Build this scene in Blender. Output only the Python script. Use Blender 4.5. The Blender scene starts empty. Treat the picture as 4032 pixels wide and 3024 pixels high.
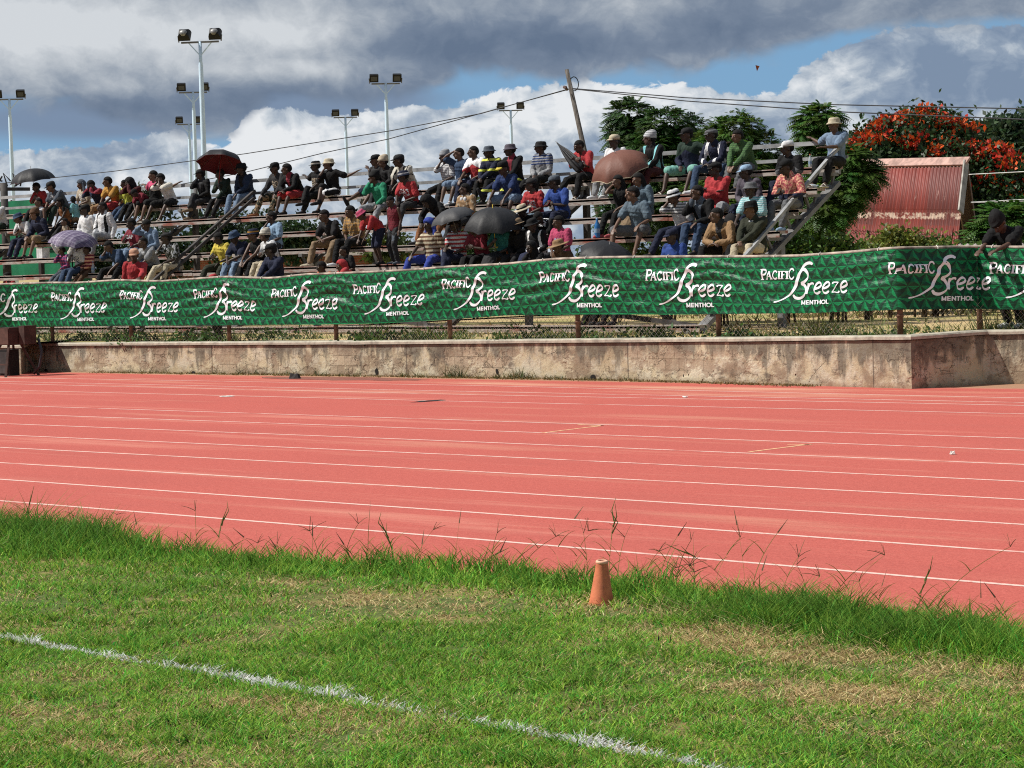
import bpy, math, random
import numpy as np
from mathutils import Vector, Matrix, noise as mnoise
random.seed(11)
rng = np.random.default_rng(5)
SC = bpy.context.scene
COL = SC.collection
D2R = math.radians

# ---------------------------------------------------------------- camera numbers
F = 8964.0; Y0 = 1041.0; ROLL = .028; TH = -.72297631; H = 2.0; K = 4032/2212
PITCH = math.atan((1512-Y0)/F)
def ray(px, py):
    x = (px-2016)/F; y = -(py-1512)/F
    c, s = math.cos(ROLL), math.sin(ROLL)
    xr = c*x+s*y; yr = c*y-s*x
    cp, sp = math.cos(PITCH), math.sin(PITCH)
    a, b, z = xr, cp+yr*sp, -sp+yr*cp
    ct, st = math.cos(TH), math.sin(TH)
    return (a*ct+b*st, -a*st+b*ct, z)
def gz(px, py, z=0.0):
    r = ray(px, py); t = (z-H)/r[2]; return Vector((r[0]*t, r[1]*t, z))
def gv(px, py, v):
    r = ray(px, py); t = v/r[1]; return Vector((r[0]*t, v, H+r[2]*t))
def gu(px, py, u):
    r = ray(px, py); t = u/r[0]; return Vector((u, r[1]*t, H+r[2]*t))
def at(px, py, dist):
    r = ray(px, py); return Vector((r[0]*dist, r[1]*dist, H+r[2]*dist))
def proj(P):
    x, y, z = P[0], P[1], P[2]-H
    ct, st = math.cos(TH), math.sin(TH)
    a = x*ct-y*st; b = x*st+y*ct
    cp, sp = math.cos(PITCH), math.sin(PITCH)
    d = b*cp-z*sp; yr = (b*sp+z*cp)/d; xr = a/d
    c, s = math.cos(ROLL), math.sin(ROLL)
    return (2016+F*(c*xr-s*yr), 1512-F*(s*xr+c*yr), d)

# ---------------------------------------------------------------- object helpers
def tag(o, label=None, cat=None, group=None, kind=None):
    if label: o['label'] = label
    if cat: o['category'] = cat
    if group: o['group'] = group
    if kind: o['kind'] = kind
    return o
def empty(name, loc, label, cat, group=None, rz=0.0):
    o = bpy.data.objects.new(name, None); COL.objects.link(o)
    o.location = loc; o.rotation_euler = (0, 0, rz); o.empty_display_size = .2
    return tag(o, label, cat, group)
def link(name, me, mat=None, parent=None, loc=None):
    o = bpy.data.objects.new(name, me); COL.objects.link(o)
    if mat is not None and len(me.materials) == 0: me.materials.append(mat)
    if parent is not None: o.parent = parent
    if loc is not None: o.location = loc
    return o

class MB:
    """collects shapes into one mesh"""
    def __init__(s): s.v = []; s.f = []; s.m = []
    def add(s, vs, fs, mi=0):
        n = len(s.v); s.v.extend([tuple(p) for p in vs])
        s.f.extend([tuple(i+n for i in f) for f in fs]); s.m.extend([mi]*len(fs))
    def box(s, c, size, M=None, mi=0):
        c = Vector(c); hx, hy, hz = size[0]/2, size[1]/2, size[2]/2
        vs = []
        for x in (-hx, hx):
            for y in (-hy, hy):
                for z in (-hz, hz):
                    p = Vector((x, y, z)); p = (M @ p if M is not None else p) + c
                    vs.append(p)
        s.add(vs, [(0,1,3,2),(4,6,7,5),(0,4,5,1),(2,3,7,6),(0,2,6,4),(1,5,7,3)], mi)
    def bar(s, a, b, w, h, up=(0,0,1), mi=0):
        a, b = Vector(a), Vector(b); d = (b-a); L = d.length; d.normalize()
        u = Vector(up); x = d.cross(u)
        if x.length < 1e-4: x = d.cross(Vector((1,0,0)))
        x.normalize(); y = x.cross(d)
        M = Matrix((x, d, y)).transposed()
        s.box((a+b)/2, (w, L, h), M, mi)
    def tube(s, pts, rad, n=8, mi=0, cap=True, flat=1.0, side=None):
        pts = [Vector(p) for p in pts]
        if not hasattr(rad, '__len__'): rad = [rad]*len(pts)
        pp, rr = list(pts), list(rad)
        if cap == 'round':
            d0 = (pts[0]-pts[1]).normalized(); d1 = (pts[-1]-pts[-2]).normalized()
            r0, r1 = rr[0], rr[-1]
            pp = [pts[0]+d0*r0*.95, pts[0]+d0*r0*.7]+pp+[pts[-1]+d1*r1*.7, pts[-1]+d1*r1*.95]
            rr = [r0*.3, r0*.71]+rr+[r1*.71, r1*.3]
        vs = []; fs = []; x = None
        for i, p in enumerate(pp):
            if i == 0: d = pp[1]-p
            elif i == len(pp)-1: d = p-pp[i-1]
            else: d = pp[i+1]-pp[i-1]
            d = d.normalized() if d.length > 1e-9 else Vector((0,0,1))
            if x is None:
                x = Vector(side) if side is not None else (Vector((1,0,0)) if abs(d.x) < .8 else Vector((0,1,0)))
            x = x-d*x.dot(d); x = x.normalized() if x.length > 1e-6 else d.orthogonal().normalized()
            y = d.cross(x)
            for k in range(n):
                a = 2*math.pi*k/n
                vs.append(p+x*(rr[i]*math.cos(a))+y*(rr[i]*flat*math.sin(a)))
        m = len(pp)
        for i in range(m-1):
            for k in range(n):
                k2 = (k+1) % n
                fs.append((i*n+k, i*n+k2, (i+1)*n+k2, (i+1)*n+k))
        if cap:
            fs.append(tuple(range(n-1, -1, -1))); fs.append(tuple((m-1)*n+k for k in range(n)))
        s.add(vs, fs, mi)
    def loft(s, rings, mi=0, cap=True):
        n = len(rings[0]); vs = [p for r in rings for p in r]; fs = []
        for i in range(len(rings)-1):
            for k in range(n):
                k2 = (k+1) % n
                fs.append((i*n+k, i*n+k2, (i+1)*n+k2, (i+1)*n+k))
        if cap:
            fs.append(tuple(range(n-1, -1, -1))); fs.append(tuple((len(rings)-1)*n+k for k in range(n)))
        s.add(vs, fs, mi)
    def ell(s, c, r, M=None, n=12, m=8, mi=0, z0=-1.0, z1=1.0):
        c = Vector(c); rings = []
        t0, t1 = math.asin(max(-1, z0)), math.asin(min(1, z1))
        for i in range(m+1):
            t = t0+(t1-t0)*i/m; cz, sz = max(math.cos(t), .04), math.sin(t)
            ring = []
            for k in range(n):
                a = 2*math.pi*k/n
                p = Vector((r[0]*cz*math.cos(a), r[1]*cz*math.sin(a), r[2]*sz))
                ring.append((M @ p if M is not None else p)+c)
            rings.append(ring)
        s.loft(rings, mi)
    def lathe(s, prof, c=(0,0,0), M=None, n=20, mi=0, cap=False):
        c = Vector(c); rings = []
        for r, z in prof:
            ring = []
            for k in range(n):
                a = 2*math.pi*k/n; p = Vector((r*math.cos(a), r*math.sin(a), z))
                ring.append((M @ p if M is not None else p)+c)
            rings.append(ring)
        s.loft(rings, mi, cap)
    def mesh(s, name, smooth=False):
        me = bpy.data.meshes.new(name); me.from_pydata(s.v, [], s.f); me.update()
        if len(set(s.m)) > 1: me.polygons.foreach_set('material_index', s.m)
        if smooth: me.polygons.foreach_set('use_smooth', [True]*len(me.polygons))
        return me
    def build(s, name, mat, parent=None, smooth=False, world=True):
        """world=True: the shapes are in world coordinates; the object sits at its parent"""
        me = s.mesh(name, smooth)
        for m in (mat if isinstance(mat, (list, tuple)) else [mat]): me.materials.append(m)
        if parent is not None and world: me.transform(parent.matrix_basis.inverted())
        return link(name, me, None, parent)

def big_mesh(name, V, faces_n, idx, mat, attr=None):
    """fast mesh from numpy: V (n,3); faces_n loops per face; idx flat loop vertex indices; attr per-vertex rgb"""
    me = bpy.data.meshes.new(name)
    me.vertices.add(len(V)); me.vertices.foreach_set('co', np.asarray(V, np.float32).ravel())
    me.loops.add(len(idx)); me.loops.foreach_set('vertex_index', np.asarray(idx, np.int32))
    fn = np.asarray(faces_n, np.int32); st = np.concatenate([[0], np.cumsum(fn)[:-1]]).astype(np.int32)
    me.polygons.add(len(fn)); me.polygons.foreach_set('loop_start', st)
    me.update(calc_edges=True); me.validate()
    if attr is not None:
        a = me.color_attributes.new('tint', 'FLOAT_COLOR', 'POINT')
        c = np.ones((len(V), 4), np.float32); c[:, :3] = attr
        a.data.foreach_set('color', c.ravel())
    me.materials.append(mat)
    return me

# ---------------------------------------------------------------- materials
def lin(c):
    return tuple((x/12.92 if x <= .04045 else ((x+.055)/1.055)**2.4) for x in c)
def srgb(r, g, b): return lin((r/255, g/255, b/255))
class NT:
    """small node-tree writer"""
    def __init__(s, tree): s.t = tree; s.n = tree.nodes; s.l = tree.links
    def new(s, typ, **kw):
        n = s.n.new(typ)
        for k, v in kw.items(): setattr(n, k, v)
        return n
    def put(s, sock, v):
        if hasattr(v, 'is_linked') or isinstance(v, bpy.types.NodeSocket): s.l.new(v, sock)
        else:
            try: sock.default_value = v
            except Exception: sock.default_value = (*v, 1.0) if len(v) == 3 else v
    def m(s, op, a, b=0.0, c=None, clamp=False):
        n = s.new('ShaderNodeMath', operation=op, use_clamp=clamp)
        s.put(n.inputs[0], a); s.put(n.inputs[1], b)
        if c is not None: s.put(n.inputs[2], c)
        return n.outputs[0]
    def mix(s, f, a, b, mode='MIX'):
        n = s.new('ShaderNodeMix', data_type='RGBA', blend_type=mode)
        s.put(n.inputs[0], f); s.put(n.inputs[6], a if isinstance(a, bpy.types.NodeSocket) else (*a[:3], 1)); s.put(n.inputs[7], b if isinstance(b, bpy.types.NodeSocket) else (*b[:3], 1))
        return n.outputs[2]
    def sm(s, x, lo, hi):
        n = s.new('ShaderNodeMapRange', interpolation_type='SMOOTHSTEP')
        s.put(n.inputs[0], x); s.put(n.inputs[1], lo); s.put(n.inputs[2], hi)
        return n.outputs[0]
    def noise(s, vec, scale, detail=4, rough=.55, dist=0.0, out=0, dim='3D'):
        n = s.new('ShaderNodeTexNoise', noise_dimensions=dim)
        if vec is not None: s.put(n.inputs['Vector'], vec)
        n.inputs['Scale'].default_value = scale; n.inputs['Detail'].default_value = detail
        n.inputs['Roughness'].default_value = rough; n.inputs['Distortion'].default_value = dist
        return n.outputs[out]
    def vor(s, vec, scale, feature='F1', out='Distance', rand=1.0):
        n = s.new('ShaderNodeTexVoronoi', feature=feature)
        if vec is not None: s.put(n.inputs['Vector'], vec)
        n.inputs['Scale'].default_value = scale
        n.inputs['Randomness'].default_value = rand
        return n.outputs[out]
    def sep(s, v):
        n = s.new('ShaderNodeSeparateXYZ'); s.put(n.inputs[0], v); return n.outputs
    def comb(s, x, y, z):
        n = s.new('ShaderNodeCombineXYZ'); s.put(n.inputs[0], x); s.put(n.inputs[1], y); s.put(n.inputs[2], z); return n.outputs[0]
    def scale(s, v, sc):
        n = s.new('ShaderNodeVectorMath', operation='MULTIPLY'); s.put(n.inputs[0], v); n.inputs[1].default_value = sc; return n.outputs[0]
    def obj(s): return s.new('ShaderNodeTexCoord').outputs['Object']
    def pos(s): return s.new('ShaderNodeNewGeometry').outputs['Position']
    def uv(s): return s.new('ShaderNodeTexCoord').outputs['UV']
    def bump(s, h, strength, dist):
        n = s.new('ShaderNodeBump'); s.put(n.inputs['Height'], h)
        n.inputs['Strength'].default_value = strength; n.inputs['Distance'].default_value = dist
        return n.outputs[0]
def mat(name, rough=.8, metal=0.0, spec=.3):
    m = bpy.data.materials.new(name); m.use_nodes = True
    b = m.node_tree.nodes['Principled BSDF']
    b.inputs['Roughness'].default_value = rough; b.inputs['Metallic'].default_value = metal
    b.inputs['Specular IOR Level'].default_value = spec
    return m, NT(m.node_tree), b
_simple = {}
def simple(name, col, rough=.75, metal=0.0, var=.25, sc=9.0, spec=.3, bump=0.0):
    """plain colour with a soft procedural variation"""
    if name in _simple: return _simple[name]
    m, t, b = mat(name, rough, metal, spec)
    f = t.noise(t.obj(), sc, 4, .6)
    dk = tuple(c*(1-var) for c in col); lt = tuple(min(1, c*(1+var)) for c in col)
    t.put(b.inputs['Base Color'], t.mix(t.sm(f, .3, .7), dk, lt))
    if bump: t.put(b.inputs['Normal'], t.bump(t.noise(t.obj(), sc*2.2, 3, .5), bump, .02))
    _simple[name] = m
    return m
def leafmat(name, rough=.5, trans=.35, spec=.35):
    m, t, b = mat(name, rough, 0, spec)
    a = t.new('ShaderNodeAttribute', attribute_name='tint').outputs['Color']
    t.put(b.inputs['Base Color'], a)
    tr = t.new('ShaderNodeBsdfTranslucent'); t.put(tr.inputs[0], a)
    mx = t.new('ShaderNodeMixShader'); mx.inputs[0].default_value = trans
    t.l.new(b.outputs[0], mx.inputs[1]); t.l.new(tr.outputs[0], mx.inputs[2])
    t.l.new(mx.outputs[0], t.n['Material Output'].inputs[0])
    return m
# ---------------------------------------------------------------- camera, sun, sky
cd = bpy.data.cameras.new('camera'); cam = bpy.data.objects.new('camera', cd); COL.objects.link(cam)
cd.sensor_fit = 'HORIZONTAL'; cd.sensor_width = 36.0; cd.lens = 36.0*F/4032; cd.clip_end = 6000; cd.clip_start = .1
def dirv(px, py):
    return Vector(ray(px, py)).normalized()
fwd = dirv(2016, 1512); rgt = (dirv(3016, 1512)-dirv(1016, 1512)).normalized(); upv = rgt.cross(fwd).normalized()
R = Matrix((rgt, upv, -fwd)).transposed().to_4x4(); R.translation = Vector((0, 0, H))
cam.matrix_world = R
SC.camera = cam
SC.view_settings.view_transform = 'Standard'; SC.view_settings.look = 'None'
SC.view_settings.gamma = 1.0; SC.view_settings.exposure = 0.2
SC.cycles.use_denoising = False; SC.cycles.filter_width = 1.1; SC.cycles.sample_clamp_indirect = 3.0; SC.cycles.blur_glossy = 1.0

SUN_EL = D2R(50); sh = Vector((-.74, -.67, 0)).normalized()
sun_dir = Vector((sh.x*math.cos(SUN_EL), sh.y*math.cos(SUN_EL), math.sin(SUN_EL)))
sl = bpy.data.lights.new('sun', 'SUN'); sl.energy = 5.0; sl.angle = D2R(.53); sl.color = (1, .955, .88)
so = bpy.data.objects.new('sun', sl); COL.objects.link(so); so.rotation_euler = sun_dir.to_track_quat('Z', 'Y').to_euler()

W = bpy.data.worlds.new("World"); SC.world = W; W.use_nodes = True
t = NT(W.node_tree); bg = t.n['Background']; bg.inputs[1].default_value = 1.0
sky = t.new('ShaderNodeTexSky', sky_type='NISHITA'); sky.sun_disc = False
sky.sun_elevation = SUN_EL; sky.sun_rotation = math.atan2(sun_dir.x, sun_dir.y); sky.altitude = 1400
blue = t.mix(1.0, sky.outputs[0], (.10, .10, .10), 'MULTIPLY')
dv = t.new('ShaderNodeTexCoord').outputs['Generated']
dx, dy, dz = t.sep(dv)
# azimuth measured from the direction the stand is seen in, elevation above the horizon; degrees
A0 = math.atan2(fwd.x, fwd.y)
az = t.m('SUBTRACT', t.m('ARCTAN2', dx, dy), A0)
az = t.m('MULTIPLY', az, 180/math.pi)
el = t.m('MULTIPLY', t.m('ARCSINE', dz), 180/math.pi)
def AZEL(px, py):
    r = ray(px*K, py*K); a = math.degrees(math.atan2(r[0], r[1])-A0); e = math.degrees(math.atan2(r[2], math.hypot(r[0], r[1])))
    return a, e
def curve(x, pts, ymax=10.0):
    """height profile over azimuth -14..14 degrees given as picture points"""
    n = t.new('ShaderNodeFloatCurve'); c = n.mapping.curves[0]
    P = [AZEL(*p) for p in pts]
    Q = [((a+14)/28, max(0, min(1, e/ymax))) for a, e in P]
    c.points[0].location = Q[0]; c.points[1].location = Q[-1]
    for q in Q[1:-1]: c.points.new(*q)
    n.mapping.extend = 'HORIZONTAL'; n.mapping.update()
    t.put(n.inputs['Value'], t.m('DIVIDE', t.m('ADD', x, 14.0), 28.0))
    return t.m('MULTIPLY', n.outputs[0], ymax)
P2 = t.comb(az, t.m('MULTIPLY', el, 1.35), 0.0)
# billows: warped noise
wn = t.noise(P2, .55, 3, .5, out=1)
Pw = t.new('ShaderNodeVectorMath', operation='MULTIPLY_ADD'); t.put(Pw.inputs[0], wn); Pw.inputs[1].default_value = (1.3, 1.0, 0); t.put(Pw.inputs[2], P2)
Pw = Pw.outputs[0]
big = t.noise(Pw, .38, 6, .55)
fine = t.noise(Pw, 1.5, 7, .58)
xfine = t.noise(Pw, 4.2, 6, .62)
puff = t.vor(Pw, 1.15, 'SMOOTH_F1')
puff2 = t.vor(Pw, 2.9, 'SMOOTH_F1')
billow = t.m('ADD', t.m('MULTIPLY', t.m('SUBTRACT', .55, puff), 1.0), t.m('ADD', t.m('MULTIPLY', t.m('SUBTRACT', .5, puff2), .45), t.m('MULTIPLY', t.m('SUBTRACT', fine, .5), .9)))
def blob(px, py, rx, ry):
    a, e = AZEL(px, py); k = 180/math.pi/ (F/K)
    xx = t.m('DIVIDE', t.m('SUBTRACT', az, a), rx*k); yy = t.m('DIVIDE', t.m('SUBTRACT', el, e), ry*k)
    r2 = t.m('ADD', t.m('MULTIPLY', xx, xx), t.m('MULTIPLY', yy, yy))
    return t.m('POWER', 2.718, t.m('MULTIPLY', r2, -1.0))
def addall(*a):
    r = a[0]
    for q in a[1:]: r = t.m('ADD', r, q)
    return r
G = lambda r, g, b: srgb(r, g, b)
# the far bank of cumulus: white tops over blue sky
top = curve(az, [(-60, 330), (180, 320), (330, 290), (420, 300), (480, 320), (530, 250), (600, 228), (700, 245), (820, 240), (900, 232), (1000, 222), (1110, 198), (1200, 178), (1300, 180), (1400, 190), (1500, 186), (1600, 205), (1680, 205), (1720, 160), (1800, 105), (1900, 70), (2050, 60), (2280, 40)])
cum = t.sm(t.m('ADD', t.m('SUBTRACT', top, el), t.m('ADD', t.m('MULTIPLY', billow, .40), t.m('MULTIPLY', t.m('SUBTRACT', xfine, .5), .35))), -.01, .085)
depth_in = t.m('SUBTRACT', top, el)
lum = t.m('ADD', t.m('ADD', .63, t.m('ADD', t.m('MULTIPLY', billow, .72), t.m('MULTIPLY', t.m('SUBTRACT', xfine, .5), .55))), t.m('MULTIPLY', t.m('SUBTRACT', big, .5), 1.4))
shade = addall(t.m('MULTIPLY', blob(1900, 110, 190, 60), .22), t.m('MULTIPLY', blob(1560, 270, 330, 60), .12), t.m('MULTIPLY', blob(2150, 120, 210, 95), .58), t.m('MULTIPLY', blob(2130, 215, 300, 40), .22), t.m('MULTIPLY', blob(200, 345, 300, 60), .30), t.m('MULTIPLY', blob(1900, 270, 200, 50), .16))
lift = addall(t.m('MULTIPLY', blob(560, 300, 70, 60), .45), t.m('MULTIPLY', blob(640, 320, 160, 60), .20), t.m('MULTIPLY', blob(1350, 215, 260, 40), .26), t.m('MULTIPLY', blob(1180, 250, 160, 60), .26), t.m('MULTIPLY', blob(1880, 170, 130, 50), .06), t.m('MULTIPLY', blob(60, 370, 90, 50), .3))
lum = t.m('SUBTRACT', t.m('ADD', t.m('SUBTRACT', lum, shade), lift), t.m('MULTIPLY', t.sm(el, 2.5, .9), .28))
def ramp(x, stops):
    n = t.new('ShaderNodeValToRGB'); t.put(n.inputs[0], x); e = n.color_ramp.elements
    e[0].position = stops[0][0]; e[0].color = (*stops[0][1], 1); e[1].position = stops[-1][0]; e[1].color = (*stops[-1][1], 1)
    for p, c in stops[1:-1]:
        q = e.new(p); q.color = (*c, 1)
    return n.outputs[0]
ccol = ramp(lum, [(.1, G(128, 147, 172)), (.38, G(150, 166, 186)), (.6, G(184, 195, 207)), (.8, G(212, 219, 226)), (1.0, G(236, 239, 242))])
base = t.mix(t.sm(el, .2, 3.2), G(160, 188, 214), G(118, 166, 208))
base = t.mix(.18, base, blue)
base = t.mix(t.sm(addall(blob(250, 255, 420, 55), t.m('MULTIPLY', blob(750, 215, 260, 45), .8)), .2, .8), base, G(126, 146, 173))
c1 = t.mix(cum, base, ccol)
# the nearer grey deck overhead, ragged lower edge
low = curve(az, [(-60, 230), (120, 235), (300, 285), (480, 290), (600, 230), (760, 225), (900, 215), (960, 185), (1050, 165), (1140, 172), (1230, 192), (1300, 168), (1400, 156), (1480, 172), (1560, 150), (1650, 132), (1740, 108), (1830, 82), (2000, 66), (2280, 56)])
deck = t.sm(t.m('ADD', t.m('SUBTRACT', el, low), addall(t.m('MULTIPLY', billow, .30), t.m('MULTIPLY', t.m('SUBTRACT', big, .5), .9))), -.08, .42)
dl = addall(.47, t.m('MULTIPLY', t.m('SUBTRACT', big, .5), 1.05), t.m('MULTIPLY', t.m('SUBTRACT', fine, .5), .40), t.m('MULTIPLY', t.m('SUBTRACT', xfine, .5), .22),
            t.m('MULTIPLY', blob(150, 60, 330, 80), .66), t.m('MULTIPLY', blob(620, 80, 240, 55), .52), t.m('MULTIPLY', blob(600, 150, 200, 24), .40), t.m('MULTIPLY', blob(150, 190, 220, 40), .15),
            t.m('MULTIPLY', blob(1350, 25, 250, 40), .2), t.m('MULTIPLY', blob(290, 190, 70, 18), .15))
dl = t.m('SUBTRACT', dl, addall(t.m('MULTIPLY', blob(1000, 100, 420, 55), .42), t.m('MULTIPLY', blob(250, 240, 420, 50), .28), t.m('MULTIPLY', blob(760, 215, 330, 40), .26), t.m('MULTIPLY', blob(1450, 70, 350, 50), .20), t.m('MULTIPLY', blob(1850, 20, 300, 40), .10)))
dcol = ramp(dl, [(.0, G(103, 120, 144)), (.3, G(122, 137, 158)), (.55, G(154, 165, 179)), (.78, G(188, 195, 203)), (1.0, G(214, 219, 224))])
c2 = t.mix(deck, c1, dcol)
# above the picture and behind the camera: broken cloud
t.put(bg.inputs[0], t.mix(1.0, c2, (8.3, 8.3, 8.3), 'MULTIPLY'))
bg.inputs[1].default_value = .1
# ---------------------------------------------------------------- ground, track, lines
GZ = .62            # level of the ground behind the low wall
def ground_u(px, v):
    lo, hi = -80.0, 0.0
    for _ in range(50):
        m_ = (lo+hi)/2
        if proj((m_, v, 0))[0] < px: lo = m_
        else: hi = m_
    return lo
wL0 = Vector((ground_u(84, 28.75), 28.75, 0)); wL1 = Vector((ground_u(119, 29.72), 29.72, 0))
WALL = [Vector((-70, wL0.y-.1, 0)), Vector((wL0.x, wL0.y, 0)), Vector((wL1.x, wL1.y, 0)), Vector((-28.8, 29.95, 0)), Vector((gz(2540,1500).x, 29.85, 0)),
        gz(3590, 1531), gz(3890, 1512), gz(4032, 1512), Vector((2.0, gz(4032,1512).y+1.2, 0))]
WTOP = [.60, .60, .60, .65, .70, .78, .80, .80, .86]
def track_edge(u):
    """inner kerb of the track, a little ragged where the turf grows over it"""
    return 11.62
# far ground, one sheet to the horizon
m, t, b = mat('bare_earth', .95)
p = t.pos(); n1 = t.noise(p, .35, 5, .6); n2 = t.noise(p, 3.5, 5, .65)
c = t.mix(t.sm(n1, .38, .62), srgb(196, 166, 126), srgb(146, 140, 84))
c = t.mix(t.sm(n2, .45, .75), c, srgb(150, 138, 92))
t.put(b.inputs['Base Color'], c); t.put(b.inputs['Normal'], t.bump(n2, .5, .05)); M_EARTH = m
mb = MB()
back = [(w.x, w.y+.12) for w in WALL]
mb2 = []
for i, (x, y) in enumerate(back): mb2.append((x, y, GZ))
vs = mb2+[(x, 60.0, GZ) for x, y in back]
n = len(back)
mb.add(vs, [(i, i+1, n+i+1, n+i) for i in range(n-1)])
mb.add([(-1500, 60, GZ), (1200, 60, GZ), (1200, 2600, GZ), (-1500, 2600, GZ)], [(0,1,2,3)])
mb.add([(-1500, wL0.y, GZ), (-70, wL0.y, GZ), (-70, 60, GZ), (-1500, 60, GZ)], [(0,1,2,3)])
mb.add([(2, WALL[-1].y, GZ), (1200, WALL[-1].y, GZ), (1200, 60, GZ), (2, 60, GZ)], [(0,1,2,3)])
tag(mb.build('ground', M_EARTH), kind='structure')
# turf soil under the blades
m, t, b = mat('turf_soil', .95)
p = t.pos(); n1 = t.noise(p, 1.1, 5, .6); n2 = t.noise(p, 22, 5, .7)
c = t.mix(t.sm(n1, .4, .65), srgb(84, 104, 44), srgb(148, 130, 80)); c = t.mix(t.sm(n2, .4, .7), c, srgb(62, 68, 34))
t.put(b.inputs['Base Color'], c); t.put(b.inputs['Normal'], t.bump(n2, .8, .02))
mb = MB(); mb.add([(-1500, -1500, -.05), (1500, -1500, -.05), (1500, 2600, -.05), (-1500, 2600, -.05)], [(0,1,2,3)])
M_SOIL = m
tag(mb.build('infield_ground', m), kind='structure')
# track
m, t, b = mat('track_rubber', .85, 0, .25)
p = t.pos(); gr = t.noise(p, 60, 3, .75); g2 = t.noise(p, 8, 5, .65); g3 = t.noise(t.scale(p, (.35, 1, 1)), .9, 5, .6); g4 = t.noise(t.scale(p, (.12, 1.2, 1)), 1.1, 5, .6)
c = t.mix(t.m('ADD', t.m('MULTIPLY', t.sm(gr, .25, .75), .7), t.m('MULTIPLY', t.sm(t.noise(p, 19, 3, .7), .3, .7), .3)), (.325, .060, .046), (.585, .141, .109))
c = t.mix(t.m('MULTIPLY', t.sm(g3, .45, .75), .30), c, (.36, .085, .068))
x, y, z = t.sep(p)
dust = t.m('MULTIPLY', t.sm(g4, .47, .66), t.sm(y, 24.8, 29.2))
dust = t.m('ADD', t.m('MULTIPLY', dust, .55), t.m('MULTIPLY', t.sm(g4, .57, .72), .25))
c = t.mix(t.m('MULTIPLY', t.sm(t.noise(t.scale(p, (.05, 1.6, 1)), 2.2, 5, .65), .50, .68), .30), c, (.46, .115, .09))
c = t.mix(t.m('MULTIPLY', t.sm(t.noise(t.scale(p, (.08, 1.1, 1)), 1.3, 5, .65), .56, .70), .35), c, (.66, .30, .22))
c = t.mix(dust, c, (.62, .36, .24))
c = t.mix(t.m('MULTIPLY', t.sm(t.noise(p, 2.6, 4, .7), .60, .8), .28), c, (.30, .085, .07))
c = t.mix(t.m('MULTIPLY', t.sm(g2, .66, .8), .35), c, (.24, .06, .05))
edge = t.sm(t.m('ADD', y, t.m('MULTIPLY', g2, .5)), 29.55, 29.95)
c = t.mix(t.m('MULTIPLY', edge, .8), c, (.33, .22, .13))
t.put(b.inputs['Base Color'], c); t.put(b.inputs['Normal'], t.bump(gr, .55, .008))
mb = MB(); mb.add([(-90, 9.0, 0), (60, 9.0, 0), (60, 31.6, 0), (-90, 31.6, 0)], [(0,1,2,3)])
tag(mb.build('running_track', m), kind='structure')
# worn white lane lines
m, t, b = mat('lane_paint', .8)
p = t.pos(); w = t.sm(t.noise(p, 26, 4, .7), .30, .48)
w2 = t.m('MULTIPLY', w, t.sm(t.noise(p, 1.4, 3, .6), .28, .45))
t.put(b.inputs['Base Color'], t.mix(w2, (.58, .20, .16), (.74, .50, .43))); M_LANE = m
L0 = 12.235; LW = 1.362
ys = [L0+i*LW for i in (0,1,2,3,4,5,6,7)]+[24.75, 26.1, 26.68, 27.75]
ys = [L0, 13.62, 14.98, 16.33, 17.7, 19.05, 20.4, 21.68, 24.72, 26.10, 26.68, 27.75]
# line positions are read from the picture at its centre column
rows = [2122.5, 2017.8, 1931.5, 1856.7, 1793.6, 1740, 1694.2, 1655.6, 1581.8, 1554.3, 1541.8, 1518.2]
for i, py in enumerate(rows):
    v0 = gz(1866, py).y; vl = gz(0, [1971.7,1887.3,1821.9,1761.6,1712.2,1667.5,1628.7,1595.3,1535.9,1510.5,1502.1,1486.5][i]); vr = gz(3732, [2282.5,2153,2047,1951.8,1881.9,1816.9,1762,1716.3,1622.9,1590.4,1578.9,1560.8][i])
    mid = gz(1866, py); mb = MB(); hw = .027
    k1 = (mid.y-vl.y)/(mid.x-vl.x); k2 = (vr.y-mid.y)/(vr.x-mid.x)
    pts = [(-85, vl.y+k1*(-85-vl.x)), (vl.x, vl.y), (mid.x, mid.y), (vr.x, vr.y), (50, vr.y+k2*.5*(50-vr.x))]
    mb.add([(x, y-hw, .0015) for x, y in pts]+[(x, y+hw, .0015) for x, y in pts], [(j, j+1, 6+j, 5+j) for j in range(4)])
    tag(mb.build('lane_line', M_LANE), kind='structure')
# faded yellow relay marks, open arrowheads
m, t, b = mat('yellow_paint', .85)
t.put(b.inputs['Base Color'], t.mix(t.sm(t.noise(t.pos(), 20, 4, .7), .4, .6), (.66, .30, .18), (.74, .54, .28)))
def mark(pts, name='relay_mark'):
    mb = MB()
    P = [gz(*D2(x, y), .0022) for x, y in pts]
    for a, q in zip(P[:-1], P[1:]):
        d = (q-a).normalized(); s = Vector((-d.y, d.x, 0))*.025
        mb.add([a-s, q-s, q+s, a+s], [(0,1,2,3)])
    tag(mb.build(name, m), kind='structure')
def D2(x, y): return x*K, y*K
mark([(1170, 935), (1303, 919)]); mark([(1303, 919.5), (1248, 917)]); mark([(1618, 976), (1752, 959)]); mark([(1752, 960), (1700, 961)])
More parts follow.
